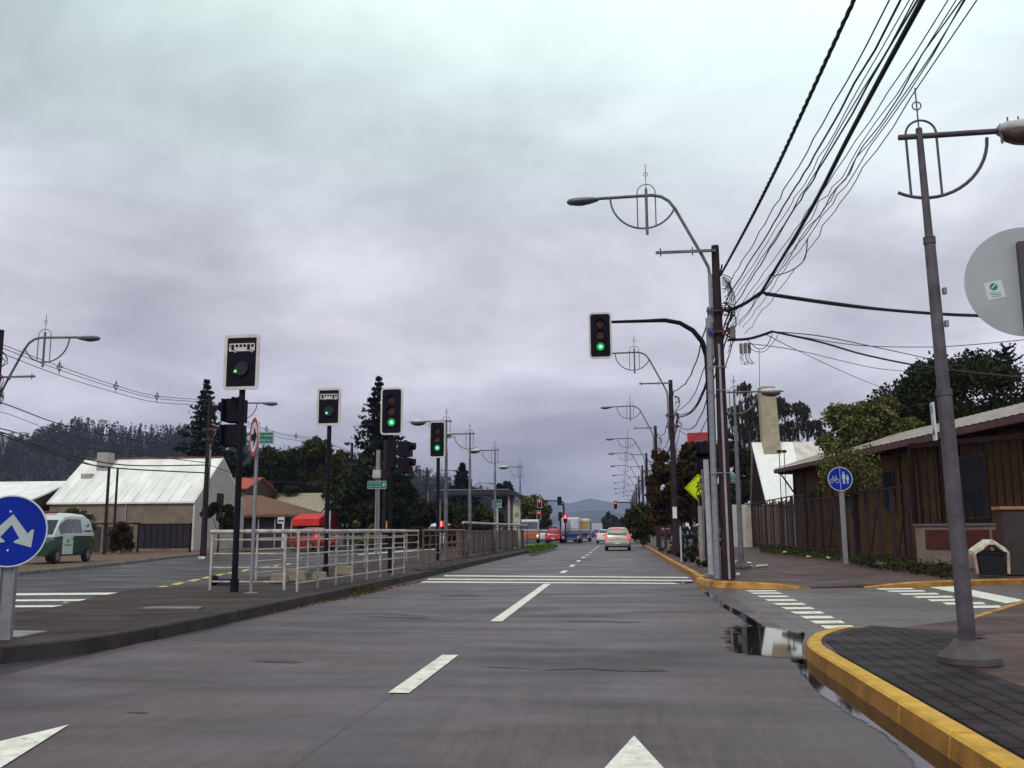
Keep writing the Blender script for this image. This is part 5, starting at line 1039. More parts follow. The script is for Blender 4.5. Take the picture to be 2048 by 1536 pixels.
cable('thin cable slanting down right behind the olive tree', [P(1530, 668, 23.5), P(1610, 708, 30), P(1720, 758, 38), P(1820, 796, 46)], 0.011, gx)
# dangling loops
cable('loose loop of thin cable hanging below the lower knot', [P(1495, 680, 23.3), P(1515, 697, 23.3), P(1532, 693, 23.3), P(1545, 668, 23.3)], 0.010, gx, n=8)
cable('long loose loop of thin cable below the knots', [P(1492, 690, 23.3), P(1510, 702, 23.3), P(1530, 702, 23.3), P(1550, 680, 23.3), P(1556, 668, 23.3)], 0.008, gx, n=8)
cable('long loose cable bowing down from the overhead bundle', [G(1615, 478, 7.1), P(1608, 520, 20), P(1580, 542, 21.5), P(1548, 552, 22)], 0.012, gx, n=8)
# spans pole to pole, right
gs = 'cables strung between the right wooden poles'
spn = [(0.15, 8.0, 0.022, 1.0), (0.22, 7.0, 0.016, 0.8), (0.30, 6.85, 0.02, 1.05), (0.35, 6.7, 0.028, 0.9), (0.28, 6.3, 0.018, 1.2), (0.4, 6.1, 0.014, 1.35)]
for s in range(len(PY_) - 1):
    for k, (dx, z, r, sg) in enumerate(spn):
        if s > 3 and k > 2: continue
        A = Vector((2.63 + dx, PY_[s] - 0.1, z + 0.15)); B = Vector((2.63 + dx * 0.8, PY_[s + 1] - 0.1, z + 0.1)); Mm = (A + B) / 2; Mm.z -= sg
        cable(f'{["upper wavy","thin upper","middle","thickest","lower","lowest thin"][k]} cable between the {olab[s]} and {olab[s+1]} right poles', [A, Mm, B], r, gs, n=12, seed=k + s * 7, wob=0.01 if k != 3 else 0)
# left side wires
gw = 'wires strung along the left poles'
def lspan(lab, a, b, mids, r): cable(lab, [P(*a)] + [P(*m) for m in mids] + [P(*b)], r, gw, n=16)
for k, (dv, lab) in enumerate(((0, 'upper wire of the spaced trio at the far left'), (7, 'middle wire of the spaced trio at the far left'), (18, 'lowest wire of the spaced trio at the far left'))):
    lspan(lab, (-60, 660 + dv, 26), (418, 800 + dv * .6, 47.6), [(8, 690 + dv, 29), (120, 733 + dv, 33.5), (232, 771 + dv * .8, 38.5), (314, 792 + dv * .7, 42.5)], 0.014)
    lspan(lab.replace('at the far left', 'beyond the wooden pole by the gable'), (418, 805 + dv * .6, 47.6), (850, 940 + dv * .3, 105), [(480, 838 + dv * .5, 53), (560, 866 + dv * .5, 62), (640, 880 + dv * .5, 74), (740, 915 + dv * .3, 88)], 0.018)
for i, (u, v, Y) in enumerate(((119, 734, 33.5), (232, 772, 38.5), (314, 793, 42.5), (533, 858, 58.5), (592, 872, 66))):
    c = P(u, v, Y); t = thing('wire_spacer', ['cross-shaped spacer on the left wires, nearest the left lamp', 'second cross-shaped spacer on the left wires', 'third cross-shaped spacer, just left of the spruce', 'fourth spacer above the green shield sign', 'fifth spacer, left of the second bus signal pole'][i], 'wire spacer', c, 0, 'spacers on the left wires')
    mb = MB(); mb.tube([(0, 0, 0.18), (-0.1, 0, 0), (0, 0, -0.2), (0.1, 0, 0), (0, 0, 0.18)], 0.016, 5); mb.tube([(-0.14, 0, 0), (0.14, 0, 0)], 0.018, 5); mb.tube([(0, 0, 0.26), (0, 0, -0.3)], 0.014, 5); mb.build('cross', mPlasticB, t)
lw = [((-60, 790, 26), [(10, 808, 30), (110, 845, 36), (200, 868, 41), (320, 888, 45)], (416, 900, 47.6), 0.022, 'black cable from the left edge pole down across the forest'),
      ((-60, 815, 26), [(10, 826, 30), (120, 866, 36), (250, 900, 42)], (416, 915, 47.6), 0.011, 'thin wire just below the upper black cable on the left'),
      ((-60, 848, 26), [(10, 859, 30), (100, 884, 36), (220, 902, 42)], (416, 926, 47.6), 0.022, 'second black cable crossing above the warehouse roof'),
      ((-60, 852, 26), [(10, 867, 30), (120, 905, 36), (250, 930, 42)], (416, 930, 47.6), 0.03, 'thick cable drooping over the warehouse ridge'),
      ((-60, 858, 26), [(10, 872, 30), (120, 912, 36), (220, 935, 42)], (416, 946, 47.6), 0.034, 'thickest cable drooping across the white roof'),
      ((-60, 862, 26), [(10, 876, 30), (80, 890, 34), (130, 912, 40)], (207, 936, 51), 0.02, 'cable ending at the thick short pole by the warehouse')]
for a, m_, b, r, lab in lw: lspan(lab, a, b, m_, r)
lspan('cable from the gable pole across the dark trees to the right', (418, 930, 47.6), (850, 985, 105), [(520, 960, 58), (640, 968, 76)], 0.02)

# ------------------------------------------------------------------ traffic signals
def lens(t, cx, cy, cz, r, kind):
    m = {'g': mGreenL, 'r': mRedL, 'ro': mRedO, 'ao': mAmbO, 'go': M('unlit green lens', (0.005, 0.03, 0.015), 0.25)}[kind]
    o = MB().plate(circ(r, 22, cx, cz), cy - 0.012, cy).build('lens', m, t)
    if kind == 'g':
        MB().plate(circ(r * 0.42, 12, cx + 0.004, cz - 0.004), cy - 0.017, cy - 0.0125).build('lamp_core', mGreenC, o)
    return o
def visor(t, cx, cy, cz, r, ln=0.16):
    mb = MB(); n = 12; vs = []; fs = []
    for i in range(n + 1):
        a = R_(-20 + 220 * i / n); l2 = ln * (0.35 + 0.65 * max(0, math.sin(a)))
        vs += [(cx + r * math.cos(a), cy, cz + r * math.sin(a)), (cx + r * math.cos(a), cy - l2, cz + r * math.sin(a)), (cx + (r + .008) * math.cos(a), cy, cz + (r + .008) * math.sin(a)), (cx + (r + .008) * math.cos(a), cy - l2, cz + (r + .008) * math.sin(a))]
    for i in range(n):
        k = i * 4; fs += [(k, k + 4, k + 5, k + 1), (k + 2, k + 3, k + 7, k + 6), (k + 1, k + 5, k + 7, k + 3)]
    mb.add(vs, fs); return mb.build('visor', mPlate, t, smooth=True)
def head3(t, cx, cy, cz, w_=0.66, h_=1.38, lit='g', sc_=1.0, detail=True):
    r = 0.115 * sc_; b = 0.05 * sc_
    MB().plate(rrect(w_ - 2 * b, h_ - 2 * b, 0.07 * sc_, 5, cx, cz), cy - 0.03, cy).build('backplate', mPlate, t)
    MB().ring(rrect(w_, h_, 0.11 * sc_, 5, cx, cz), rrect(w_ - 2 * b, h_ - 2 * b, 0.07 * sc_, 5, cx, cz), cy - 0.034, cy + 0.004).build('border', mBorder, t)
    MB().box(cx - 0.16 * sc_, cx + 0.16 * sc_, cy + 0.005, cy + 0.17, cz - 0.52 * sc_, cz + 0.52 * sc_).build('housing', mPlasticB, t, bevel=0.02)
    for dz, k in ((0.33, 'r' if lit == 'r' else 'ro'), (0.005, 'ao'), (-0.325, 'g' if lit == 'g' else 'go')):
        lens(t, cx, cy - 0.03, cz + dz * sc_, r, k)
        if detail: visor(t, cx, cy - 0.03, cz + dz * sc_, r + 0.012)
def side_head(t, cx, cy, cz, w_, h_, d_=0.32, n=1, sgn=-1, name='side_head'):
    """a signal head seen from behind or the side, visors pointing to sgn*x"""
    o = MB().plate(rrect(w_, h_, min(w_, h_) * 0.1, 3, cx, cz), cy - d_ / 2, cy + d_ / 2).build(name, mPlasticB, t, bevel=0.015)
    MB().box(cx + sgn * w_ * 0.45 - 0.02, cx + sgn * w_ * 0.45 + 0.02, cy - d_ * 0.9, cy + d_ * 0.9, cz - h_ * 0.47, cz + h_ * 0.47).build('backplate', mPlate, o)
    for k in range(n): MB().tube([(cx + sgn * w_ * 0.4, cy, cz + h_ * (0.22 - 0.44 * k)), (cx + sgn * (w_ * 0.5 + 0.14), cy, cz + h_ * (0.22 - 0.44 * k) - 0.02)], 0.11, 10).build('visor', mPlate, o, smooth=True)
    MB().box(cx - sgn * w_ * 0.1, cx - sgn * w_ * 0.1 + 0.1, cy - 0.05, cy + 0.05, cz - h_ * 0.6, cz + h_ * 0.6).build('bracket', mBlack, o)
    return o
def bus_icon(t, cx, cy, cz, w_, mat=mBorder):
    h_ = w_ * 0.3; b = MB(); b.plate(rrect(w_, h_, h_ * 0.08, 2, cx, cz), cy - 0.004, cy); 
    for dx in (-0.25, 0.39): b.plate(circ(h_ * 0.17, 12, cx + dx * w_, cz - h_ * 0.5), cy - 0.004, cy)
    o = b.build('bus_symbol', mat, t); wn = MB()
    for i, dx in enumerate((-0.455, -0.36, -0.20, -0.045, 0.11, 0.26, 0.41)):
        ww = [0.035, 0.11, 0.105, 0.105, 0.105, 0.11, 0.105][i] * w_; tall = i in (1, 5)
        z1 = cz + h_ * 0.36; z0 = cz - h_ * 0.36 if tall else cz + h_ * 0.02
        wn.box(cx + dx * w_ - ww / 2, cx + dx * w_ + ww / 2, cy - 0.007, cy - 0.0045, z0, z1)
    wn.build('bus_symbol_windows', mPlate, o); return o
def bus_signal(label, u, vbase, vt, vb, Y, litpx, zb=0.17, uh=None):
    b = P(u, vbase, Y); t = thing('bus_signal', label, 'traffic signal', (b.x, Y, zb), 0, 'bus lane signals on black poles'); uh = uh or u + 8
    zt_ = P(uh, vt, Y).z - zb; zc_ = P(uh, vb, Y).z - zb; h_ = zt_ - zc_; w_ = h_ * 0.655; cz = (zt_ + zc_) / 2; cy = -0.09
    MB().tube([(0, 0, 0), (0, 0, cz)], 0.062, 14).build('pole', mBlack, t, smooth=True); MB().tube([(0, 0, 0), (0, 0, 0.25)], 0.085, 14).build('pole_base', mBlack, t, smooth=True)
    bd = 0.065
    MB().plate(rrect(w_ - 2 * bd, h_ - 2 * bd, 0.02, 3, 0, cz), cy - 0.02, cy).build('face', mPlate, t)
    MB().ring(rrect(w_, h_, 0.07, 3, 0, cz), rrect(w_ - 2 * bd, h_ - 2 * bd, 0.02, 3, 0, cz), cy - 0.026, cy + 0.004).build('border', mBorder, t)
    MB().box(-0.2, 0.2, cy + 0.005, cy + 0.15, cz - 0.4, cz + 0.4).build('housing', mPlasticB, t, bevel=0.02)
    bus_icon(t, 0.0, cy - 0.021, cz + h_ * 0.27, (w_ - 2 * bd) * 0.88)
    MB().ring(circ(0.165, 26, 0, cz - h_ * 0.11), circ(0.15, 26, 0, cz - h_ * 0.11), cy - 0.05, cy - 0.02).build('lamp_ring', mBlack, t)
    MB().plate(circ(0.15, 26, 0, cz - h_ * 0.11), cy - 0.03, cy - 0.0205).build('lens', M('dark lens glass', (0.01, 0.01, 0.016), 0.15), t)
    dx, dz = litpx; l_ = MB().plate(circ(0.042, 14, dx, cz - h_ * dz), cy - 0.04, cy - 0.031).build('green_lamp', mGreenL, t)
    MB().plate(circ(0.018, 10, dx, cz - h_ * dz), cy - 0.045, cy - 0.0405).build('lamp_core', mGreenC, l_); return t
t = bus_signal('large bus signal with white bus symbol and green dot on the nearest black pole', 468, 1185, 672, 781, 18.2, (-0.12, 0.17))
side_head(t, -0.28, 0.35, P(452, 823, 18.6).z - 0.17, 0.42, 0.5, 0.3, 1, -1); side_head(t, -0.30, 0.38, P(452, 872, 18.6).z - 0.17, 0.42, 0.46, 0.3, 1, -1)
MB().tube([(-0.3, 0.2, P(452, 799, 18.6).z - 0.17), (0, 0.05, P(452, 806, 18.6).z - 0.17)], 0.03, 6).build('bracket', mBlack, t)
bus_signal('smaller bus signal with white bus symbol, second black pole on the median', 651, 1150, 777, 852, 25.0, (-0.05, 0.17))
gA = 'three-lens signals showing green'
b = P(779, 1147, 26.5); t = thing('traffic_signal', 'larger green three-lens signal on the median in front of a spruce', 'traffic signal', (b.x, 26.5, 0.17), 0, gA)
zc_ = P(780, 823.5, 26.5).z - 0.17; MB().tube([(0, 0, 0), (0, 0, zc_)], 0.06, 14).build('pole', mBlack, t, smooth=True); head3(t, 0.02, -0.1, zc_, 0.665, 1.40)
for v in (898, 930): side_head(t, 0.38, 0.1, P(805, v, 26.5).z - 0.17, 0.36, 0.44, 0.3, 1, 1)
MB().box(-0.11, 0.12, -0.1, 0.1, P(779, 935, 26.5).z - 0.17, P(779, 880, 26.5).z - 0.17).build('terminal_box', mPlasticB, t)
MB().box(-0.09, -0.062, -0.16, -0.06, P(770, 1058, 26.5).z - 0.17, P(770, 1042, 26.5).z - 0.17).build('call_button', M('yellow call box', (0.65, 0.3, 0.02), 0.5), t)
b = P(875, 1125, 35.7); t = thing('traffic_signal', 'smaller green three-lens signal beyond the gap between the railings', 'traffic signal', (b.x, 35.7, 0.18), 0, gA)
zc_ = P(875, 879.5, 35.7).z - 0.18; MB().tube([(0, 0, 0), (0, 0, zc_)], 0.07, 14).build('pole', mBlack, t, smooth=True); head3(t, -0.02, -0.1, zc_, 0.64, 1.44)
b = P(1432, 1143, 26.2); t = thing('traffic_signal', 'green three-lens signal hanging from a black arched arm over the road', 'traffic signal', (b.x, 26.2, 0.15), 0, gA)
pts = [P(u, v, 26.2) - Vector((b.x, 26.2, 0.15)) for u, v in ((1432, 1141), (1427, 900), (1420, 760), (1415.5, 712), (1404, 683), (1386, 661), (1360, 646), (1330, 640.5), (1290, 642), (1222, 644))]
pts[0] = Vector((0, 0, 0)); pts[1].x = 0; pts[2].x = 0.0; pts[3].x = -0.02
MB().tube(pts, [0.10, 0.085, 0.08, 0.08, 0.075, 0.07, 0.065, 0.062, 0.05, 0.042], 14).build('pole', mBlack, t, smooth=True)
MB().tube([pts[3], pts[3] + Vector((0.22, 0, 0.62))], 0.06, 8).build('strut', mBlack, t)
q = P(1200.5, 670, 26.0) - Vector((b.x, 26.2, 0.15)); head3(t, q.x, -0.12, q.z, 0.66, 1.35)
for v in (900, 922): side_head(t, -0.25, 0.0, P(1412, v, 26.2).z - 0.15, 0.36, 0.44, 0.3, 1, -1)
b = P(1430, 1144, 25.6); t = thing('white_post', 'thick pale grey post just left of the nearest wooden pole', 'post', (b.x - 0.1, 25.6, 0.15)); MB().tube([(0, 0, 0), (-0.03, 0, P(1428, 930, 25.6).z)], 0.075, 12).build('shaft', M('pale grey paint', (0.36, 0.37, 0.40), 0.6), t, smooth=True); MB().tube([(0, 0, 0), (0, 0, 0.03)], 0.17, 12).build('foot', mGalv, t)
# far junction signals
gF = 'red signals at the far junction'
def far_signal(label, u, vc, Y, ub=None, pole_px=None, wpx=8, red=True, ped=False, back=False, arm=None):
    b = P(ub or u, 1070, Y); t = thing('traffic_signal', label, 'traffic signal', (b.x, Y, 0.1), 0, gF); q = P(u, vc, Y) - Vector((b.x, Y, 0.1))
    if arm: MB().tube([(0, 0, 0), (0, 0, q.z - 0.9), (-0.1 if q.x < 0 else 0.1, 0, q.z - 0.2), (math.copysign(0.7, q.x), 0, q.z + 0.3), (q.x, 0, q.z + 0.3)], 0.07, 8).build('pole', mBlack, t, smooth=True)
    else: MB().tube([(0, 0, 0), (0, 0, q.z)], 0.07, 8).build('pole', mBlack, t)
    if ped:
        MB().box(q.x - 0.2, q.x + 0.2, -0.3, -0.1, q.z - 0.55, q.z + 0.3).build('housing', mPlasticB, t); MB().box(q.x - 0.17, q.x + 0.17, -0.34, -0.301, q.z - 0.12, q.z + 0.27).build('red_lamp', M('pedestrian red glow', (0.4, 0.01, 0.01), 0.4, emit=(0.9, 0.02, 0.03), estr=0.7), t)
        fg = MB(); fg.box(q.x - 0.05, q.x + 0.05, -0.36, -0.341, q.z - 0.09, q.z + 0.17); fg.plate(circ(0.045, 10, q.x, q.z + 0.21), -0.36, -0.341); fg.build('standing_figure', M('figure red', (1, .2, .2), 0.4, emit=(1.0, 0.25, 0.25), estr=1.6), t)
    elif back: MB().plate(rrect(0.5, 1.0, 0.08, 3, q.x, q.z), -0.1, 0.12).build('signal_head', mPlasticB, t)
    else:
        head3(t, q.x, -0.12, q.z, 0.5, 1.02, 'r' if red else 'g', 0.75, False)
        if red: MB().plate(circ(0.11, 14, q.x, q.z + 0.25), -0.19, -0.165).build('lamp_glow', mRedL, t)
    return t
far_signal('red signal high on the left of the far junction', 1079, 1007, 108, ub=1128, arm=True)
far_signal('lower of the two red signals left of the far junction', 1078, 1030, 108)
far_signal('dark signal head on top of the far left arm, seen from behind', 1119, 1002, 109, ub=1129, back=True, arm=True)
far_signal('dark signal head low on the far left arm pole', 1121, 1033, 108, back=True)
far_signal('red pedestrian light above the blue bus', 1131, 1035, 100, ped=True)
far_signal('red signal on a thin arm right of the far junction', 1231, 1010, 110, ub=1273, arm=True)
far_signal('red light on the right kerb before the far poles', 1273, 1029, 98, ped=True)
far_signal('red pedestrian light beside the small white van on the left', 884, 1050, 62, ped=True)

# ------------------------------------------------------------------ signs
# blue round arrow sign, near left
b = P(8, 1283, 9.95); t = thing('road_sign', 'big blue round sign with white double arrow at the left edge', 'road sign', (b.x, 9.95, 0.17), R_(14))
q = P(38, 1062, 9.9) - Vector((b.x, 9.95, 0.17)); r = 0.405; cz = q.z; k = r / 70
MB().plate(circ(r, 48, 0, cz), -0.075, -0.06).build('plate', mSignBack, t)
MB().plate(circ(r * 0.965, 48, 0, cz), -0.079, -0.0755).build('face', mBlue, t)
half_ = [(0, 33), (32, -3), (39, 6), (43, 5), (42, -29), (9, -22), (9, -19), (18, -13)]
poly = half_ + [(0, 12)] + [(-x, z) for x, z in half_[:0:-1]]
a_ = R_(-4); poly = [((x * math.cos(a_) - z * math.sin(a_)) * k + 0.01, cz + (x * math.sin(a_) + z * math.cos(a_)) * k) for x, z in poly]
MB().plate(poly[::-1], -0.083, -0.0795).build('arrow', mSignG, t)
MB().ring(circ(r, 48, 0, cz), circ(r * 0.965, 48, 0, cz), -0.082, -0.0755).build('rim', mSignW, t)
for dz in (0.22, -0.215): MB().plate(circ(0.012, 10, -0.005, cz + dz), -0.09, -0.0835).build('bolt', mSignW, t)
mb = MB(); mb.box(-0.075, 0.075, -0.035, -0.028, 0, cz + 0.3); mb.box(-0.079, -0.068, -0.06, 0.03, 0, cz + .3); mb.box(0.068, 0.079, -0.06, 0.03, 0, cz + .3); mb.build('post', mGalv, t)
# mandatory-right oval-looking sign
b = P(502, 1187, 17.7); t = thing('road_sign', 'red-rimmed round white sign with black arrow, seen almost edge-on', 'road sign', (b.x, 17.7, 0.17), 0)
zc_ = P(516, 874, 17.7).z - 0.17; MB().tube([(0, 0, 0), (0.01, 0, zc_ + 0.3)], 0.035, 12).build('post', mGalv, t, smooth=True); MB().tube([(0, 0, 0), (0, 0, 0.012)], 0.13, 14).build('foot', mGalv, t)
Rm = Matrix.Rotation(R_(-55), 4, 'Z')
def rot(mb): 
    mb.v = [tuple(Rm @ Vector(p)) for p in mb.v]; return mb
r = 0.385
rot(MB().plate(circ(r, 40, 0, zc_), -0.06, -0.045)).build('plate', mSignW, t); rot(MB().ring(circ(r, 40, 0, zc_), circ(r * 0.80, 40, 0, zc_), -0.066, -0.0605)).build('red_rim', mRedS, t)
rot(MB().plate([(-0.22, zc_ - 0.06), (0.02, zc_ - 0.07), (-0.0, zc_ - 0.2), (0.26, zc_), (0.0, zc_ + 0.2), (0.02, zc_ + 0.07), (-0.22, zc_ + 0.06)][::1], -0.07, -0.0665)).build('arrow', mBlack, t)
def panel_sign(t, x0, x1, z0, z1, y, mface, bd=0.03):
    cx, cz = (x0 + x1) / 2, (z0 + z1) / 2; W, H2 = x1 - x0, z1 - z0
    o = MB().plate(rrect(W, H2, 0.02, 2, cx, cz), y - 0.015, y).build('panel', mface, t)
    MB().ring(rrect(W - 0.02, H2 - 0.02, 0.02, 2, cx, cz), rrect(W - 0.02 - bd, H2 - 0.02 - bd, 0.015, 2, cx, cz), y - 0.019, y - 0.0155).build('border', mSignW, o); return o
def shield(o, cx, cz, s, y):
    MB().plate([(cx - s, cz + s * .3), (cx - s * .45, cz + s * .35), (cx - s * .5, cz + s), (cx + s * .5, cz + s), (cx + s * .45, cz + s * .35), (cx + s, cz + s * .3), (cx + s * .55, cz - s * .45), (cx, cz - s * 1.1), (cx - s * .55, cz - s * .45)], y - 0.004, y).build('shield', mSignG, o)
# green sign left (on the arm of pole 1, further back)
Yg = 24.0; a = P(490, 889, Yg); c = P(548.5, 863, Yg); t = thing('guide_sign', 'green guide sign with white shield behind the red-rimmed sign', 'guide sign', (a.x, Yg, 0.1)); W = c.x - a.x; z0, z1 = a.z - 0.1, c.z - 0.1
p_ = panel_sign(t, 0, W, z0, z1, 0, mGreenS); shield(p_, W * 0.14, (z0 + z1) / 2, 0.075, -0.016); mb = MB(); mb.box(W * 0.28, W * 0.30, -0.019, -0.0155, z0 + .03, z1 - .03); mb.build('divider', mSignW, p_)
text('lettering', 'PARA VIRAR', 0.095, mSignG, p_, (W * 0.64, -0.018, z1 - 0.115)); text('lettering', 'DERECHA', 0.095, mSignG, p_, (W * 0.66, -0.018, z0 + 0.10))
MB().tube([(-0.12, 0.04, 0), (-0.12, 0.04, z1 + 0.03)], 0.05, 8).build('post', mBlack, t); MB().tube([(-0.12, 0.04, z0 + .1), (W * .9, 0.03, z0 + .1)], 0.02, 6).build('bracket', mGalv, t)
Yg = 46.0; a = P(735, 978, Yg); c = P(773, 961.5, Yg); t = thing('guide_sign', 'green guide sign with two text lines and shield below the transformer', 'guide sign', (a.x, Yg, 0.1)); W = c.x - a.x; z0, z1 = a.z - 0.1, c.z - 0.1
p_ = panel_sign(t, 0, W, z0, z1, 0, mGreenS); shield(p_, W * 0.86, (z0 + z1) / 2, 0.085, -0.016)
text('lettering', 'PARA SEGUIR', 0.105, mSignG, p_, (W * 0.40, -0.018, z1 - 0.12)); text('lettering', 'PISTA NORTE', 0.105, mSignG, p_, (W * 0.40, -0.018, z0 + 0.12)); MB().tube([(W * .5, 0.05, 0), (W * .5, 0.05, z1)], 0.045, 8).build('post', mGalvD, t)
Yg = 46.0; a = P(1455, 966, Yg); c = P(1477.5, 950, Yg); t = thing('guide_sign', 'small green guide sign right of the nearest wooden pole', 'guide sign', (a.x, Yg, 0.1)); W = c.x - a.x; z0, z1 = a.z - 0.1, c.z - 0.1
p_ = panel_sign(t, 0, W, z0, z1, 0, mGreenS, 0.025); text('lettering', 'COLINA', 0.10, mSignG, p_, (W * 0.52, -0.018, z1 - 0.12)); text('lettering', 'A ROSAS', 0.10, mSignG, p_, (W * 0.52, -0.018, z0 + 0.12)); MB().tube([(-0.02, 0.05, 0), (-0.02, 0.05, z1)], 0.035, 8).build('post', mGalvD, t)
# bus stop signs
Yg = 52.5; a = P(984.5, 1016, Yg); c = P(1003.5, 999, Yg); t = thing('bus_stop_sign', 'teal square bus stop sign on a pale post before the shelter', 'bus stop sign', ((a.x + c.x) / 2, Yg, 0.19)); W = c.x - a.x; z0, z1 = a.z - 0.19, c.z - 0.19
p_ = panel_sign(t, -W / 2, W / 2, z0, z1, 0, M('teal sign face', (0.005, 0.12, 0.12), 0.4)); bus_icon(p_, 0.05, -0.016, (z0 + z1) / 2, W * 0.55, mSignW); MB().box(-W * .2, W * .38, -0.02, -0.0155, z0 + 0.05, z0 + 0.12).build('lime_bar', M('lime print', (0.4, 0.6, 0.1), 0.5), p_)
MB().box(-0.06, 0.06, 0.005, 0.08, 0, z1 - 0.05).build('post', M('pale post', (0.5, 0.48, 0.46), 0.6), t)
Yg = 66; a = P(555, 1047, Yg); c = P(569, 1034, Yg); t = thing('bus_stop_sign', 'white and blue bus stop sign behind the cream railing, left of the kiosk', 'bus stop sign', ((a.x + c.x) / 2, Yg, 0.1)); W = c.x - a.x; z0, z1 = a.z - 0.1, c.z - 0.1
p_ = panel_sign(t, -W / 2, W / 2, z0, z1, 0, mSignW, 0.02); bus_icon(p_, 0.0, -0.016, z0 + (z1 - z0) * .4, W * 0.8, mBlue); MB().box(W * .2, W * .45, 0.005, 0.06, 0, z1 - .02).build('post', mSignW, t)
Yg = 60; a = P(638, 1100, Yg); t = thing('banner_pole', 'narrow white vertical banner right of the second bus signal pole', 'banner', (P(657, 1060, Yg).x, Yg, 0.1)); zz1 = P(657, 1025, Yg).z
pn = MB().box(-0.1, 0.1, -0.02, 0, 0.6, zz1).build('banner', mSignW, t); text('lettering', 'FLORES', 0.19, M('navy print', (0.02, 0.02, 0.1), 0.6), pn, (0.0, -0.024, (zz1 + .6) / 2), tilt=R_(90), ext=0.002); MB().tube([(0.12, 0, 0), (0.12, 0, zz1)], 0.03, 6).build('pole', mGalvD, t)
# cycle / pedestrian sign right
b = P(1692, 1127, 33.6); t = thing('road_sign', 'round blue sign with bicycle and two walkers on the right pavement', 'road sign', (b.x, 33.6, 0.15), 0); cz = P(1689, 958, 33.6).z - 0.15; r = 0.42
MB().box(-0.085, 0.085, 0.0, 0.03, 0, cz + 0.2).build('post', mGalv, t, bevel=0.005)
MB().plate(circ(r, 44, -0.03, cz), -0.03, -0.01).build('plate', mSignBack, t); MB().plate(circ(r * 0.95, 44, -0.03, cz), -0.034, -0.0305).build('face', mBlue, t)
MB().ring(circ(r, 44, -0.03, cz), circ(r * 0.95, 44, -0.03, cz), -0.037, -0.0305).build('rim', mSignW, t)
MB().box(-0.036, -0.024, -0.038, -0.0345, cz - r * .94, cz + r * .94).build('divider', mSignW, t)
mb = MB(); X0 = -0.23
for dx in (-0.10, 0.10): mb.ring(circ(0.075, 18, X0 + dx, cz - 0.07), circ(0.058, 18, X0 + dx, cz - 0.07), -0.038, -0.0345)
def stroke(mb, a, b_, w_=0.016, y0=-0.038, y1=-0.0345):
    d = Vector((b_[0] - a[0], b_[1] - a[1])).normalized() * w_ / 2; n_ = (-d.y, d.x); mb.plate([(a[0] + n_[0], a[1] + n_[1]), (b_[0] + n_[0], b_[1] + n_[1]), (b_[0] - n_[0], b_[1] - n_[1]), (a[0] - n_[0], a[1] - n_[1])], y0, y1)
for a, b_ in (((-.10, -.07), (-.04, .05)), ((-.04, .05), (.06, .05)), ((.06, .05), (.10, -.07)), ((-.04, .05), (.0, -.07)), ((.0, -.07), (.06, .05)), ((-.06, .1), (-.02, .1)), ((.06, .05), (.08, .11)), ((.08, .11), (.04, .12)), ((-.04, .05), (-.04, .1))): stroke(mb, (X0 + a[0], cz + a[1]), (X0 + b_[0], cz + b_[1]))
mb.build('bicycle_symbol', mSignG, t)
for X1, s in ((0.09, 1.0), (0.22, 0.74)):
    mb = MB(); z_ = cz - 0.17; 
    mb.plate(circ(0.035 * s, 12, X1, z_ + 0.385 * s), -0.038, -0.0345); mb.plate([(X1 - .05 * s, z_ + .34 * s), (X1 - .06 * s, z_ + .18 * s), (X1 - .03 * s, z_ + .17 * s), (X1 - .04 * s, z_), (X1 - .01 * s, z_), (X1, z_ + .15 * s), (X1 + .01 * s, z_), (X1 + .04 * s, z_), (X1 + .03 * s, z_ + .17 * s), (X1 + .06 * s, z_ + .18 * s), (X1 + .05 * s, z_ + .34 * s)], -0.038, -0.0345); mb.build('walker_symbol', mSignG, t)
# fluorescent diamond
Yg = 51.85; q = P(1397, 976, Yg); t = thing('warning_sign', 'fluorescent yellow-green diamond warning sign half hidden in the reddish tree', 'warning sign', (q.x, Yg, 0.15), R_(8)); cz = q.z - 0.15; s = 0.77
MB().plate([(-s, cz), (0, cz - s), (s, cz), (0, cz + s)], -0.02, 0).build('plate', mLime, t); i_ = s - .06; j_ = s - .1
MB().ring([(-i_, cz), (0, cz - i_), (i_, cz), (0, cz + i_)], [(-j_, cz), (0, cz - j_), (j_, cz), (0, cz + j_)], -0.024, -0.0205).build('border', mBlack, t)
for X1, s_ in ((-0.02, 1.15), (0.26, 0.9)):
    mb = MB(); z_ = cz - 0.3; mb.plate(circ(0.05 * s_, 12, X1, z_ + .5 * s_), -.024, -.0205)
    for a, b_ in (((0, .44), (0, .22)), ((0, .22), (-.09, 0)), ((0, .22), (.08, .02)), ((0, .4), (-.11, .28)), ((0, .4), (.12, .3))): stroke(mb, (X1 + a[0] * s_, z_ + a[1] * s_), (X1 + b_[0] * s_, z_ + b_[1] * s_), 0.055, -0.024, -0.0205)
    mb.build('walking_figure', mBlack, t)
MB().tube([(0, 0.03, 0), (0, 0.03, cz + .4)], 0.04, 8).build('post', mGalvD, t)
# big red shop sign
Yg = 78; a = P(1376, 914, Yg); c = P(1431, 864, Yg); t = thing('shop_sign', 'large red shop sign with white letters above the reddish tree', 'shop sign', (a.x, Yg, 0.1)); W = c.x - a.x; z0, z1 = a.z - 0.1, c.z - 0.1
pn = MB().plate([(0, z0), (W, z0), (W, z1), (0, z1 - 0.05)], -0.1, 0.15).build('panel', M('red sign board', (0.42, 0.03, 0.025), 0.5, var=0.1), t)
tx = text('lettering', 'acu', 1.5, mSignW, pn, (0.15, -0.105, (z0 + z1) / 2 - 0.3), ext=0.004, align='LEFT', tilt=R_(-14))
MB().box(W * .4, W * .55, -0.02, 0.1, 0, z0).build('post', mWood, t)
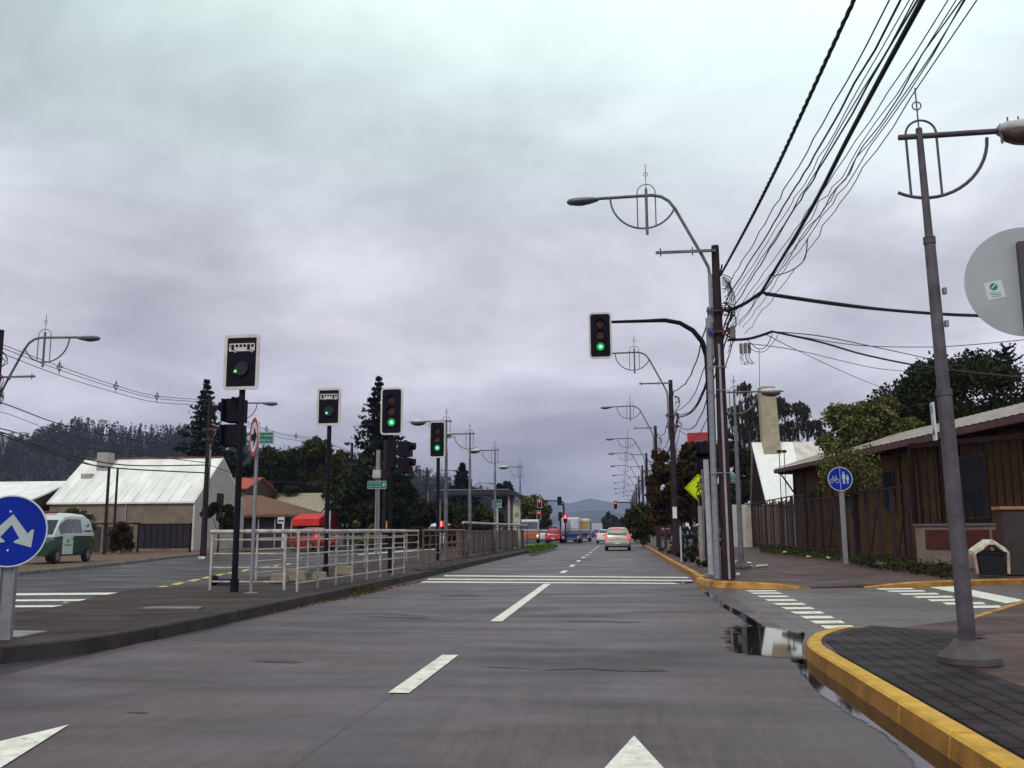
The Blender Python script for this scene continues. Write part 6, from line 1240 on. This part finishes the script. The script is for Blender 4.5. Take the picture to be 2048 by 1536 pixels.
# back of round sign at the right edge
Yg = 6.75; q = P(2050, 563, Yg); t = thing('road_sign', 'back of a round grey metal sign with a small white sticker, right edge', 'road sign', (q.x, Yg, 0.15), R_(-6)); cz = q.z - 0.15; r = 0.40
MB().plate(circ(r, 56, 0, cz), -0.004, 0).build('plate', M('sign back grey', (0.40, 0.42, 0.44), 0.5, metal=0.2, var=0.12, scale=1.6), t)
mb = MB(); mb.box(-0.04, -0.03, -0.06, -0.005, cz - r * .95, cz + 0.28); mb.box(0.03, 0.04, -0.06, -0.005, cz - r * .95, cz + .28); mb.box(-0.04, 0.04, -0.066, -0.06, 0, cz + .28); mb.build('post', M('dark channel steel', (0.07, 0.06, 0.09), 0.5), t)
sx_, sz_ = P(1991, 579, Yg).x - q.x, P(1991, 579, Yg).z - 0.15
st = MB(); a_ = R_(10); cs = [(-.06, -.065), (.06, -.065), (.06, .065), (-.06, .065)]; st.plate([(sx_ + x * math.cos(a_) - z * math.sin(a_), sz_ + x * math.sin(a_) + z * math.cos(a_)) for x, z in cs], -0.006, -0.0045); so_ = st.build('sticker', mSignW, t)
lg = MB(); lg.plate(circ(0.026, 18, sx_ - .005, sz_ + .025), -0.008, -0.0065); lo = lg.build('green_logo', M('logo green', (0.01, 0.25, 0.05), 0.5), so_); w2 = MB(); stroke(w2, (sx_ - .02, sz_ + .012), (sx_ + .012, sz_ + .046), 0.008, -0.0095, -0.0082); w2.build('logo_stroke', mSignW, lo)
l2 = MB()
for k_ in range(3): l2.box(sx_ - .035 + .006 * k_, sx_ + .035 + .004 * k_, -0.008, -0.0065, sz_ - .022 - .012 * k_, sz_ - .019 - .012 * k_)
l2.build('print_lines', M('print grey', (0.25, 0.35, 0.3), 0.6), so_)

# ------------------------------------------------------------------ vehicles
def wheel(t, x, y, r, w_=0.2):
    o = MB().tube([(x - w_ / 2, y, r), (x - w_ / 2 + .03, y, r), (x + w_ / 2 - .03, y, r), (x + w_ / 2, y, r)], [r * .9, r, r, r * .9], 20).build('wheel', mTyre, t, smooth=True)
    MB().tube([(x - w_ / 2 - .006, y, r), (x + w_ / 2 + .006, y, r)], r * 0.58, 14).build('rim', mRim, o, smooth=True)
def loft(secs, name, mat, t):
    vs = []; fs = []; n = 0
    for (y, zb, zk, zr_, wb, wk, wr) in secs:
        h = [(0, zb), (wb * .92, zb), (wb, zb + (zk - zb) * .25), (wb, zb + (zk - zb) * .6), (wk, zk), (wr, zr_ - (zr_ - zk) * .12 - .01), (wr * .78, zr_), (0, zr_ + .015)]
        ring_ = h + [(-x, z) for x, z in h[-2:0:-1]]; n = len(ring_); vs += [(x, y, z) for x, z in ring_]
    k = len(secs)
    for i in range(k - 1): fs += [(i * n + j, (i + 1) * n + j, (i + 1) * n + (j + 1) % n, i * n + (j + 1) % n) for j in range(n)]
    fs += [tuple(range(n)), tuple((k - 1) * n + j for j in range(n))[::-1]]
    return MB().add(vs, fs).build(name, mat, t, smooth=True)
def strip_glass(t, secs, y0, y1, f0=0.08, f1=0.86, name='side_window'):
    """glass on both sides following the loft between y0 and y1"""
    def at(y):
        for a, b in zip(secs[:-1], secs[1:]):
            if a[0] <= y <= b[0]: f = (y - a[0]) / (b[0] - a[0]); return [p + (q - p) * f for p, q in zip(a, b)]
    for s in (-1, 1):
        vs = []; m_ = 5
        for i in range(m_ + 1):
            S = at(y0 + (y1 - y0) * i / m_); 
            for f in (f0, f1): z = S[2] + (S[3] - S[2]) * f; x = S[5] + (S[6] - S[5]) * f; vs.append((s * (x + 0.012), S[0], z))
        fs = [(2 * i, 2 * i + 1, 2 * i + 3, 2 * i + 2) for i in range(m_)]
        MB().add(vs, fs).build(name, mGlass, t)
def car(label, loc, rz, paint, kind='hatch', group='cars on the road', glass=None, tail=True, name='car', plate=True):
    t = thing(name, label, 'car', loc, rz, group); glass = glass or mGlass
    if kind == 'hatch':
        S = [(-2.12, .34, .60, .66, .74, .76, .72), (-2.06, .27, .80, .93, .82, .83, .74), (-1.95, .25, .93, 1.10, .84, .84, .72), (-1.78, .24, .98, 1.34, .85, .85, .67), (-1.55, .22, .99, 1.47, .85, .85, .63), (-.9, .2, .98, 1.53, .85, .85, .63), (0, .2, .96, 1.54, .85, .85, .64), (.55, .2, .94, 1.47, .85, .85, .64), (1.15, .2, .92, 1.08, .85, .84, .70), (1.75, .22, .82, .93, .83, .8, .66), (2.12, .30, .62, .72, .74, .72, .55)]
        rg = [(-2.0, 1.03, .63), (-1.62, 1.42, .56)]
    else:
        S = [(-2.2, .34, .62, .70, .74, .76, .72), (-2.12, .27, .80, .92, .82, .82, .76), (-1.6, .24, .90, 1.0, .84, .84, .72), (-1.35, .22, .91, 1.08, .84, .84, .66), (-.85, .2, .91, 1.36, .84, .84, .58), (-.3, .2, .9, 1.42, .84, .84, .57), (.3, .2, .9, 1.38, .84, .84, .58), (.95, .2, .88, 1.0, .84, .83, .68), (1.7, .22, .80, .88, .82, .79, .64), (2.15, .30, .6, .68, .74, .72, .55)]
        rg = [(-1.45, 1.05, .62), (-.9, 1.34, .52)]
    loft(S, 'body', paint, t)
    (ya, za, wa), (yb_, zb2, wb2) = rg; off = -0.035
    MB().quad((-wa, ya + off, za), (wa, ya + off, za), (wb2, yb_ + off, zb2 + .02), (-wb2, yb_ + off, zb2 + .02)).build('rear_window', glass, t)
    strip_glass(t, S, -1.3 if kind == 'hatch' else -.8, .9 if kind == 'hatch' else .7)
    fy = 0.62 if kind == 'hatch' else 0.4
    MB().quad((.58, fy, 1.45 if kind == 'hatch' else 1.36), (-.58, fy, 1.45 if kind == 'hatch' else 1.36), (-.68, fy + .62, 1.04), (.68, fy + .62, 1.04)).build('windscreen', mGlass, t)
    for s in (-1, 1):
        y0 = -2.1 if kind == 'hatch' else -2.16
        tl = MB(); tl.hexa([(s * .86 - s * .30, y0 - .01, .80), (s * .86, y0 + .02, .80), (s * .86, y0 + .30, .80), (s * .56, y0 + .3, .80), (s * .86 - s * .16, y0 + .02, 1.02), (s * .86, y0 + .05, 1.0), (s * .86, y0 + .30, 1.0), (s * .7, y0 + .3, 1.02)]); tl.build('tail_light', mTail if tail else mRedS, t)
        MB().box(s * .93 - .07, s * .93 + .07, .75, .83, .95, 1.08).build('mirror', paint, t, bevel=0.02)
        for y in (-1.3, 1.3): wheel(t, s * .76, y, .3)
        MB().box(s * .55 - .12, s * .55 + .12, y0 + 4.2, y0 + 4.26, .62, .72).build('headlight', mSignW, t)
    MB().box(-.80, .80, -2.19 if kind != 'hatch' else -2.16, -2.0, .42, .62).build('bumper', paint, t, bevel=0.03)
    MB().box(-.72, .72, -2.10, -1.8, .22, .40).build('lower_bumper', mPlasticB, t)
    if plate: MB().box(-.19, .19, -2.205 if kind != 'hatch' else -2.175, -2.161 if kind == 'hatch' else -2.191, .44, .55).build('number_plate', mSignW, t)
    return t, S
def paint(n, c, **k): return M(n, c, 0.3, var=0.05, coat=0.3, spec=0.5, **k)
t, S = car('beige hatchback driving ahead in the right lane with lit tail lamps', (-0.22, 64.5, 0), 0, M('beige car paint', (0.50, 0.43, 0.37), 0.3, metal=0.3, var=0.05, coat=0.4), glass=mGlassL)
MB().box(-.2, .2, -1.66, -1.58, 1.455, 1.485).build('brake_light', mTail, t); MB().box(-.09, .09, -2.09, -2.075, .80, .84).build('badge', M('badge chrome', (0.3, 0.25, 0.2), 0.3, metal=0.8), t)
MB().tube([(-.25, -2.03, 1.04), (.12, -2.0, 1.08)], 0.012, 5).build('wiper', mPlasticB, t)
q = P(1206, 1086, 100); car('white saloon car partly hidden behind the beige hatchback', (q.x + 0.2, 100, 0), 0, paint('white car paint', (0.7, 0.68, 0.68)), 'sedan')
q = P(1109, 1085, 103); car('red hatchback waiting left of the blue bus', (q.x, 103, 0), 0, paint('red car paint', (0.5, 0.02, 0.03)), tail=False)
q = P(1089, 1080, 112); car('white saloon car left of the red hatchback', (q.x, 112, 0), 0, paint('white car paint', (0, 0, 0)), 'sedan', tail=False)
q = P(1112, 1076, 135); t, S = car('dark maroon estate car beyond the red hatchback', (q.x, 130, 0), 0, paint('maroon car paint', (0.06, 0.015, 0.02)), tail=False); t.scale = (1.05, 1, 1.3)
q = P(1192, 1074, 175); car('small blue car far ahead between the bus and the white saloon', (q.x, 175, 0), R_(12), paint('blue car paint', (0.02, 0.05, 0.3)), tail=False)
def bus(label, loc, rz, W, H_, L_, low, up, front=False, name='bus', grp='buses in the distance', glass=None, mid=None):
    t = thing(name, label, 'bus', loc, rz, grp); zb = 0.35
    MB().box(-W / 2, W / 2, -L_ / 2, L_ / 2, zb, 1.15).build('lower_body', low, t, bevel=0.12); MB().box(-W / 2 + .01, W / 2 - .01, -L_ / 2 + .01, L_ / 2, 1.151, H_).build('upper_body', up, t, bevel=0.22)
    MB().box(-W / 2 + .1, W / 2 - .1, -L_ / 2 - .05, -L_ / 2, .38, .56).build('bumper', mGalvD, t, bevel=0.02)
    g = MB().plate(rrect(W * .82, (H_ - 1.5) * .72, .12, 4, 0, 1.45 + (H_ - 1.5) * .45), -L_ / 2 - .02, -L_ / 2 + .009).build('windscreen' if front else 'rear_window', glass or mGlass, t)
    for s in (-1, 1):
        MB().box(s * W / 2 - .02, s * W / 2 + .02, -L_ / 2 + .5, L_ / 2 - .5, 1.45, H_ - .4).build('side_window', mGlass, t)
        MB().box(s * W * .42 - .1, s * W * .42 + .1, -L_ / 2 - .03, -L_ / 2 - .001, .72, .9 if front else 1.05).build('headlight' if front else 'tail_light', mHead if front else mRedS, t)
        MB().box(s * W * .40 - .1, s * W * .40 + .1, -L_ / 2 - .03, -L_ / 2 - .001, .57, .70).build('reverse_light', mSignW, t)
        for y in (-L_ / 2 + 1.3, L_ / 2 - 1.3): wheel(t, s * (W / 2 - .16), y, .42, .28)
    return t, g
mBusW = paint('bus white', (0.45, 0.46, 0.5)); mBusB = paint('bus blue', (0.012, 0.03, 0.16)); mAd = M('pale window advert', (0.62, 0.55, 0.6), 0.4, var=0.2, scale=1.5)
q = P(1142, 1084, 101); t, g = bus('blue and white minibus waiting at the far junction, pale poster in its rear window', (q.x, 104, 0), 0, 2.05, 2.75, 7, mBusB, mBusW, glass=mAd)
MB().plate([(-.1, 1.75), (.0, 1.75), (.0, 2.5), (-.1, 2.5)], -3.54, -3.521).build('poster_fold', mBusW, g)
q = P(1165, 1080, 112); t, g = bus('second blue bus with yellow poster just right of the blue minibus', (q.x - 0.15, 116, 0), 0, 2.1, 2.75, 7, mBusB, mBusW, glass=M('yellow advert', (0.5, 0.33, 0.06), 0.4, var=0.3, scale=1.2))
q = P(1064, 1082, 106); t, g = bus('white and orange microbus facing the viewer with headlamps lit', (q.x, 104, 0), R_(4), 2.1, 2.55, 6, M('orange bus skirt', (0.45, 0.13, 0.05), 0.4, var=0.2), paint('pinkish white bus', (0.55, 0.50, 0.58)), front=True, glass=mGlassL)
q = P(1193, 1068, 185); t = thing('box_truck', 'small white box truck far ahead, left of the white saloon', 'truck', (q.x, 190, 0)); MB().box(-1.1, 1.1, -3, 2, 1.0, 2.7).build('cargo_box', mBusW, t, bevel=.05); MB().box(-1, 1, 2.02, 3.8, .5, 2.2).build('cab', mBusW, t, bevel=.1); MB().box(-1, 1, -2.9, 3.5, .5, .98).build('chassis', mPlasticB, t)
for s in (-1, 1):
    for y in (-2, 2.8): wheel(t, s * .9, y, .45)
def van(label, loc, rz, green=True, name='van', grp=None):
    t = thing(name, label, 'van', loc, rz, grp); L_ = 4.0
    wht = paint('van white', (0.62, 0.66, 0.64)); grn = M('police green', (0.008, 0.045, 0.022), 0.35, var=0.08, coat=.3)
    low = grn if green else wht
    # rear at -y, front at +y
    S1 = [(-2.0, .42, .7, .98, .76, .78, .78), (-1.93, .3, .72, 1.0, .82, .83, .83), (-1.0, .28, .72, 1.02, .84, .84, .84), (1.0, .28, .72, 1.02, .84, .84, .84), (1.5, .28, .70, .98, .84, .83, .80), (1.9, .32, .62, .78, .78, .76, .68)]
    loft(S1, 'lower_body', low, t)
    S2 = [(-1.97, .99, 1.03, 1.10, .78, .78, .7), (-1.88, .99, 1.06, 1.45, .82, .82, .68), (-1.7, .99, 1.08, 1.72, .83, .83, .66), (-1.3, .99, 1.08, 1.84, .83, .83, .66), (-.2, .99, 1.08, 1.88, .83, .83, .66), (.5, .99, 1.08, 1.84, .83, .83, .66), (.95, .99, 1.08, 1.62, .83, .83, .67), (1.5, .97, 1.0, 1.06, .80, .80, .74)]
    loft(S2, 'upper_body', wht, t)
    strip_glass(t, S2, -.75, .0, .06, .72); strip_glass(t, S2, .08, 1.12, .06, .74, 'door_window')
    MB().quad((-.6, -1.92, 1.14), (.6, -1.92, 1.14), (.5, -1.74, 1.62), (-.5, -1.74, 1.62)).build('rear_window', mGlass, t)
    MB().quad((.6, .96, 1.62), (-.6, .96, 1.62), (-.68, 1.5, 1.08), (.68, 1.5, 1.08)).build('windscreen', mGlass, t)
    for s in (-1, 1):
        for y in (-1.3, 1.35): wheel(t, s * .78, y, .29)
        if green:
            d_ = MB().box(s * .842 - .004, s * .842 + .006, .05, .95, .34, 1.03).build('door', wht, t); MB().box(s * .86 - .01, s * .86 + .01, .1, .22, .88, .92).build('handle', mPlasticB, d_)
            MB().tube([(s * .846, .5, .83), (s * .856, .5, .83)], .075, 14).build('crest', M('crest green', (0.02, 0.2, 0.12), .5), d_)
            MB().box(s * .85 - .004, s * .85 + .004, .2, .8, .66, .70).build('door_stripe', M('crest green', (0, 0, 0)), d_)
            MB().tube([(s * .80, -1.25, 1.42), (s * .83, -1.25, 1.42)], .07, 12).build('crest', M('crest green', (0, 0, 0)), t)
        MB().box(s * .66, s * .66 + s * .14, -2.02, -1.94, .75, .97).build('tail_light', mRedS, t)
    if green:
        lb = MB().box(-.3, .3, .4, .55, 1.87, 1.95).build('light_bar', M('light bar red', (0.2, 0.015, 0.02), .4), t, bevel=.02)
        text('lettering', 'CARABINEROS', 0.115, grn, t, (-.845, -1.25, 1.2), rz=R_(-90), ext=.004); text('lettering', 'CARABINEROS', 0.115, grn, t, (.845, -1.25, 1.2), rz=R_(90), ext=.004)
    return t
q = G(150, 1122, 0.12); pv = van('green and white police van parked on the left verge behind the blue sign', (-23.75, 36.9, 0.11), math.pi + R_(6)); pv.scale = (1.0, 1.0, 1.1)
q = P(880, 1060, 74); van('small white van half hidden by hedges left of the platform', (q.x, 74, 0.1), math.pi, green=False)
# tail lamp car behind the railing by the kiosk
q = P(592, 1092, 62); t, S = car('red car behind the railing in front of the kiosk', (q.x + 0.5, 64.0, 0.1), R_(48), paint('bright red car', (0.36, 0.025, 0.015)), tail=True)

# ------------------------------------------------------------------ people
SKIN = M('skin', (0.30, 0.17, 0.12), 0.6, var=0.05); HAIR = M('dark hair', (0.012, 0.009, 0.008), 0.7)
def skin_mesh(name, verts, edges, rad, mat, parent, sub=2):
    me = bpy.data.meshes.new(name); me.from_pydata(verts, edges, []); o = bpy.data.objects.new(name, me); col.objects.link(o); o.parent = parent
    m = o.modifiers.new('skin', 'SKIN'); m.use_smooth_shade = True
    if not me.skin_vertices: me.skin_vertices.new(name='')
    for i, r in enumerate(rad):
        sv = me.skin_vertices[0].data[i]; sv.radius = (r, r) if not isinstance(r, tuple) else r; sv.use_root = (i == 0)
    s = o.modifiers.new('sub', 'SUBSURF'); s.levels = sub; s.render_levels = sub; me.materials.append(mat); return o
def person(label, loc, rz, top, legs, stride=0.12, H_=1.7, bag=None, crouch=False, group='people on the pavements', coat=False):
    t = thing('person', label, 'person', loc, rz, group); k = H_ / 1.7; V = lambda *p: (p[0] * k, p[1] * k, p[2] * k)
    if crouch:
        hip, kn, an = (0, .12, .32), (0.12, -.28, .50), (0.12, -.08, .07); ch, nk, hd = (0, -.02, .72), (0, -.08, .86), (0, -.12, 1.0)
        el, ha = (.2, -.16, .56), (.12, -.38, .50)
    else:
        hip, ch, nk, hd = (0, 0, .90), (0, 0, 1.25), (0, -.01, 1.44), (0, -.02, 1.58); kn = an = None; el, ha = (.24, .03, 1.08), (.25, -.08, .84)
    vs = [hip, (0, hip[1] * .5, (hip[2] + ch[2]) / 2), ch, nk, hd, (hd[0], hd[1] - .01, hd[2] + .09)]; ed = [(0, 1), (1, 2), (2, 3), (3, 4), (4, 5)]; rd = [.13, .115, .14, .05, .085, .06]
    hands = []
    for s in (-1, 1):
        b0 = len(vs); sh = (s * .17, ch[1], ch[2] + .08)
        vs += [sh, (s * el[0], el[1], el[2]), (s * ha[0], ha[1] * (1 if s > 0 else .2), ha[2]), (s * ha[0], ha[1] * (1 if s > 0 else .2) - .02, ha[2] - .09)]; ed += [(2, b0), (b0, b0 + 1), (b0 + 1, b0 + 2), (b0 + 2, b0 + 3)]; rd += [.055, .042, .03, .035]; hands.append(vs[-1])
        b1 = len(vs); l0 = (s * .09, hip[1], hip[2] - .06)
        if crouch: vs += [l0, (s * kn[0], kn[1], kn[2]), (s * an[0], an[1], an[2]), (s * an[0], an[1] - .16, .04)]
        else: vs += [l0, (s * .10, s * stride * .5 - .02, .49), (s * .10, s * stride, .09), (s * .11, s * stride - .15, .045)]
        ed += [(0, b1), (b1, b1 + 1), (b1 + 1, b1 + 2), (b1 + 2, b1 + 3)]; rd += [.085, .06, .04, .035]
    vk = [V(*p) for p in vs]; skin_mesh('body', vk, ed, [r * k for r in rd], SKIN, t)
    # clothing
    idx = [0, 1, 2, 6, 7, 8, 14, 15, 16]; mp_ = {j: i for i, j in enumerate(idx)}; te = [(0, 1), (1, 2), (2, 6), (6, 7), (7, 8), (2, 14), (14, 15), (15, 16)]
    skin_mesh('coat' if coat else 'shirt', [vk[j] for j in idx], [(mp_[a], mp_[b]) for a, b in te], [r * k for r in ((.19 if coat else .155), .145, .165, .072, .058, .042, .072, .058, .042)], top, t)
    idx = [0, 10, 11, 12, 18, 19, 20]; mp_ = {j: i for i, j in enumerate(idx)}; te = [(0, 10), (10, 11), (11, 12), (0, 18), (18, 19), (19, 20)]
    skin_mesh('trousers', [vk[j] for j in idx], [(mp_[a], mp_[b]) for a, b in te], [r * k for r in (.14, .1, .075, .055, .1, .075, .055)], legs, t)
    for j in (13, 21): 
        p = vk[j]; MB().ball((p[0], p[1] + .03, .05 * k), .08 * k, 8, 5, (.6, 1.5, .6)).build('shoe', mPlasticB, t, smooth=True)
    h = vk[5]; MB().ball((h[0], h[1] + .03, h[2] - .02), .105 * k, 12, 8, (.95, 1.0, .95)).build('hair', HAIR, t, smooth=True)
    f_ = MB(); hz_ = vk[4][2]; hy = vk[4][1]
    f_.ball((0, hy - .095 * k, hz_ - .01), .018 * k, 8, 5, (.8, 1.2, 1.3)); f_.build('nose', SKIN, t, smooth=True)
    e_ = MB()
    for s in (-1, 1): e_.ball((s * .032 * k, hy - .082 * k, hz_ + .02), .011 * k, 8, 5)
    e_.build('eyes', HAIR, t); 
    for hp in (vk[9], vk[17]):
        fm = MB()
        for q_ in range(5): 
            dx = (q_ - 2) * .016; fm.tube([(hp[0] + dx, hp[1], hp[2]), (hp[0] + dx, hp[1] - .012, hp[2] - .035 - (.006 * (2 - abs(q_ - 2)))), (hp[0] + dx * .9, hp[1] - .03, hp[2] - .055)], .008, 5)
        fm.build('fingers', SKIN, t, smooth=True)
    if bag: MB().ball((.30 * k, .02, .82 * k), .17, 10, 6, (.7, 1, 1.1)).build('bag', bag, t, smooth=True)
    return t
dkc = M('dark coat cloth', (0.02, 0.014, 0.028), 0.85); nvy = M('navy cloth', (0.02, 0.02, 0.06), 0.85); jn = M('blue jeans', (0.04, 0.045, 0.13), 0.85); whs = M('white shirt cloth', (0.6, 0.58, 0.6), 0.8); rdc = M('dark red cloth', (0.12, 0.015, 0.025), 0.85)
q = G(1371, 1103, .15); person('person in a navy jacket facing away on the right pavement', (q.x, q.y, .15), math.pi - .3, nvy, dkc, .14, 1.72)
q = G(1391, 1104.5, .15); person('person in a long dark coat with a bag, beside the pale concrete post', (q.x, q.y, .15), math.pi + .4, dkc, dkc, .1, 1.78, bag=mPlasticB, coat=True)
q = G(1331, 1082, .15); person('person in a white shirt walking between the second and third poles', (q.x, q.y, .15), math.pi, whs, nvy, .2, 1.75)
q = G(1337, 1082, .15); person('person in dark red beside the one in white shirt', (q.x + .1, q.y, .15), math.pi + .2, rdc, nvy, .16, 1.65)
q = G(1324, 1083, .15); person('person in dark clothes left of the one in white shirt', (q.x, q.y, .15), math.pi, rdc, dkc, .15, 1.6)
q = P(819, 1088, 70); person('person in a white shirt and jeans crouching on the grass beyond the railing gap', (q.x, 70, .17), .6, whs, jn, crouch=True)
q = P(1004, 1050, 66); person('person in blue waiting under the bus shelter', (q.x, 66, .19), -.5, M('blue cloth', (0.06, 0.08, 0.2), .85), dkc, .05, 1.7)
# white van on the pavement behind people, dark parked car
q = P(1383, 1082, 88); v = van('white van parked behind the two dark-clothed pedestrians', (6.5, 88, .15), 0, green=False, grp=None)
q = P(1424, 1085, 70); car('dark parked car behind the thick pale post on the right', (q.x + .3, 72, .15), R_(5), paint('black car paint', (0.02, 0.02, 0.03)), 'sedan', group='cars parked by the pavement', tail=False)

# ------------------------------------------------------------------ bin and litter
q = G(1980, 1151, .15); t = thing('rubbish_bin', 'black rubbish bin with a whitish cloth draped over its frame', 'bin', (q.x, q.y, .15), R_(-4)); k = 1.0
MB().hexa([(-.26, -.2, .02), (.26, -.2, .02), (.26, .2, .02), (-.26, .2, .02), (-.32, -.25, .62), (.32, -.25, .56), (.32, .25, .6), (-.32, .25, .62)]).build('body', M('bin black', (0.008, 0.007, 0.012), .6), t, bevel=.02)
MB().hexa([(-.34, -.27, .57), (.33, -.27, .52), (.33, .27, .56), (-.34, .27, .57), (-.33, -.26, .63), (.32, -.26, .58), (.32, .26, .62), (-.33, .26, .63)]).build('rim', mPlasticB, t)
cl = MB(); rr_ = random.Random(5); A_ = [(-.40, .62), (-.30, .70), (-.16, .80), (-.03, .90), (.08, .89), (.2, .80), (.34, .70), (.42, .60)]
for i in range(len(A_) - 1):
    (x0, z0), (x1, z1) = A_[i], A_[i + 1]; th = .10 + .02 * (i % 2)
    for j, (ya, yb_) in enumerate(((-.30, -.12), (-.12, .1), (.1, .28))):
        w0 = rr_.uniform(-.015, .015); cl.hexa([(x0, ya, z0 - th), (x1, ya, z1 - th), (x1, yb_, z1 - th + w0), (x0, yb_, z0 - th + w0), (x0, ya, z0), (x1, ya, z1 + w0), (x1, yb_, z1 + .02), (x0, yb_, z0 + .02)])
cl.build('cloth', M('dirty white cloth', (0.50, 0.46, 0.32), .8, var=.3, scale=7, c2=(.62, .6, .5)), t, smooth=False, bevel=.015)
for s in (-1, 1): MB().hexa([(s * .37 - .03, -.28, .05), (s * .37 + .04, -.28, .05), (s * .37 + .04, -.24, .05), (s * .37 - .03, -.24, .05), (s * .40 - .04, -.29, .55), (s * .40 + .03, -.29, .55), (s * .40 + .03, -.24, .55), (s * .40 - .04, -.24, .55)]).build('cloth_strip', M('faded pinkish cloth', (0.4, 0.3, 0.26), .8, var=.3), t, bevel=.01)
for i, (u, v, s, z, m_, lab) in enumerate(((403, 1119, .17, .12, mLitter, 'crumpled white bag on the far left kerb'), (1569, 1107, .14, .15, mLitter, 'small white scrap at the edge of the grass by the board fence'), (1617, 1116, .13, .15, M('tan litter', (0.45, 0.3, 0.15), .7), 'tan scrap by the grass left of the blue cycle sign'), (1656, 1118, .11, .15, mLitter, 'tiny white scrap just left of the blue cycle sign post'), (1762, 1134, .2, .15, M('dull cardboard', (0.2, 0.14, 0.08), .8), 'piece of cardboard litter right of the blue cycle sign'), (1790, 1132, .16, .15, M('dull cardboard', (0, 0, 0)), 'second cardboard scrap near the gate wall'), (1476, 1150, .07, .15, mLitter, 'small white crumpled paper beside the nearest wooden pole'), (1754, 1136, .15, .15, mPlasticB, 'small black bag lying by the cardboard scraps'))):
    q = G(u, v, z); mb = MB(); mb.ball((0, 0, s * .35), s, 8, 6, (1, .8, .5)); r_ = random.Random(i); mb.v = [(x * r_.uniform(.7, 1.2), y * r_.uniform(.7, 1.2), max(0, z_ * r_.uniform(.7, 1.2))) for x, y, z_ in mb.v]
    o = mb.build('litter', m_); o.location = (q.x, q.y, z); tag(o, lab, 'litter', 'litter on the verges')

# ------------------------------------------------------------------ haze
HZ = True
if HZ:
    mh = bpy.data.materials.new('haze air'); mh.use_nodes = True; t_ = mh.node_tree; t_.nodes.remove(t_.nodes['Principled BSDF'])
    pv_ = t_.nodes.new('ShaderNodeVolumePrincipled'); pv_.inputs['Color'].default_value = (0.62, 0.68, 1.0, 1); pv_.inputs['Density'].default_value = 0.0002; pv_.inputs['Anisotropy'].default_value = 0.2
    t_.links.new(pv_.outputs[0], [n for n in t_.nodes if n.type == 'OUTPUT_MATERIAL'][0].inputs['Volume'])
    o = MB().box(-4200, 4200, -500, 6200, -1.2, 260).build('haze', mh); o['kind'] = 'stuff'
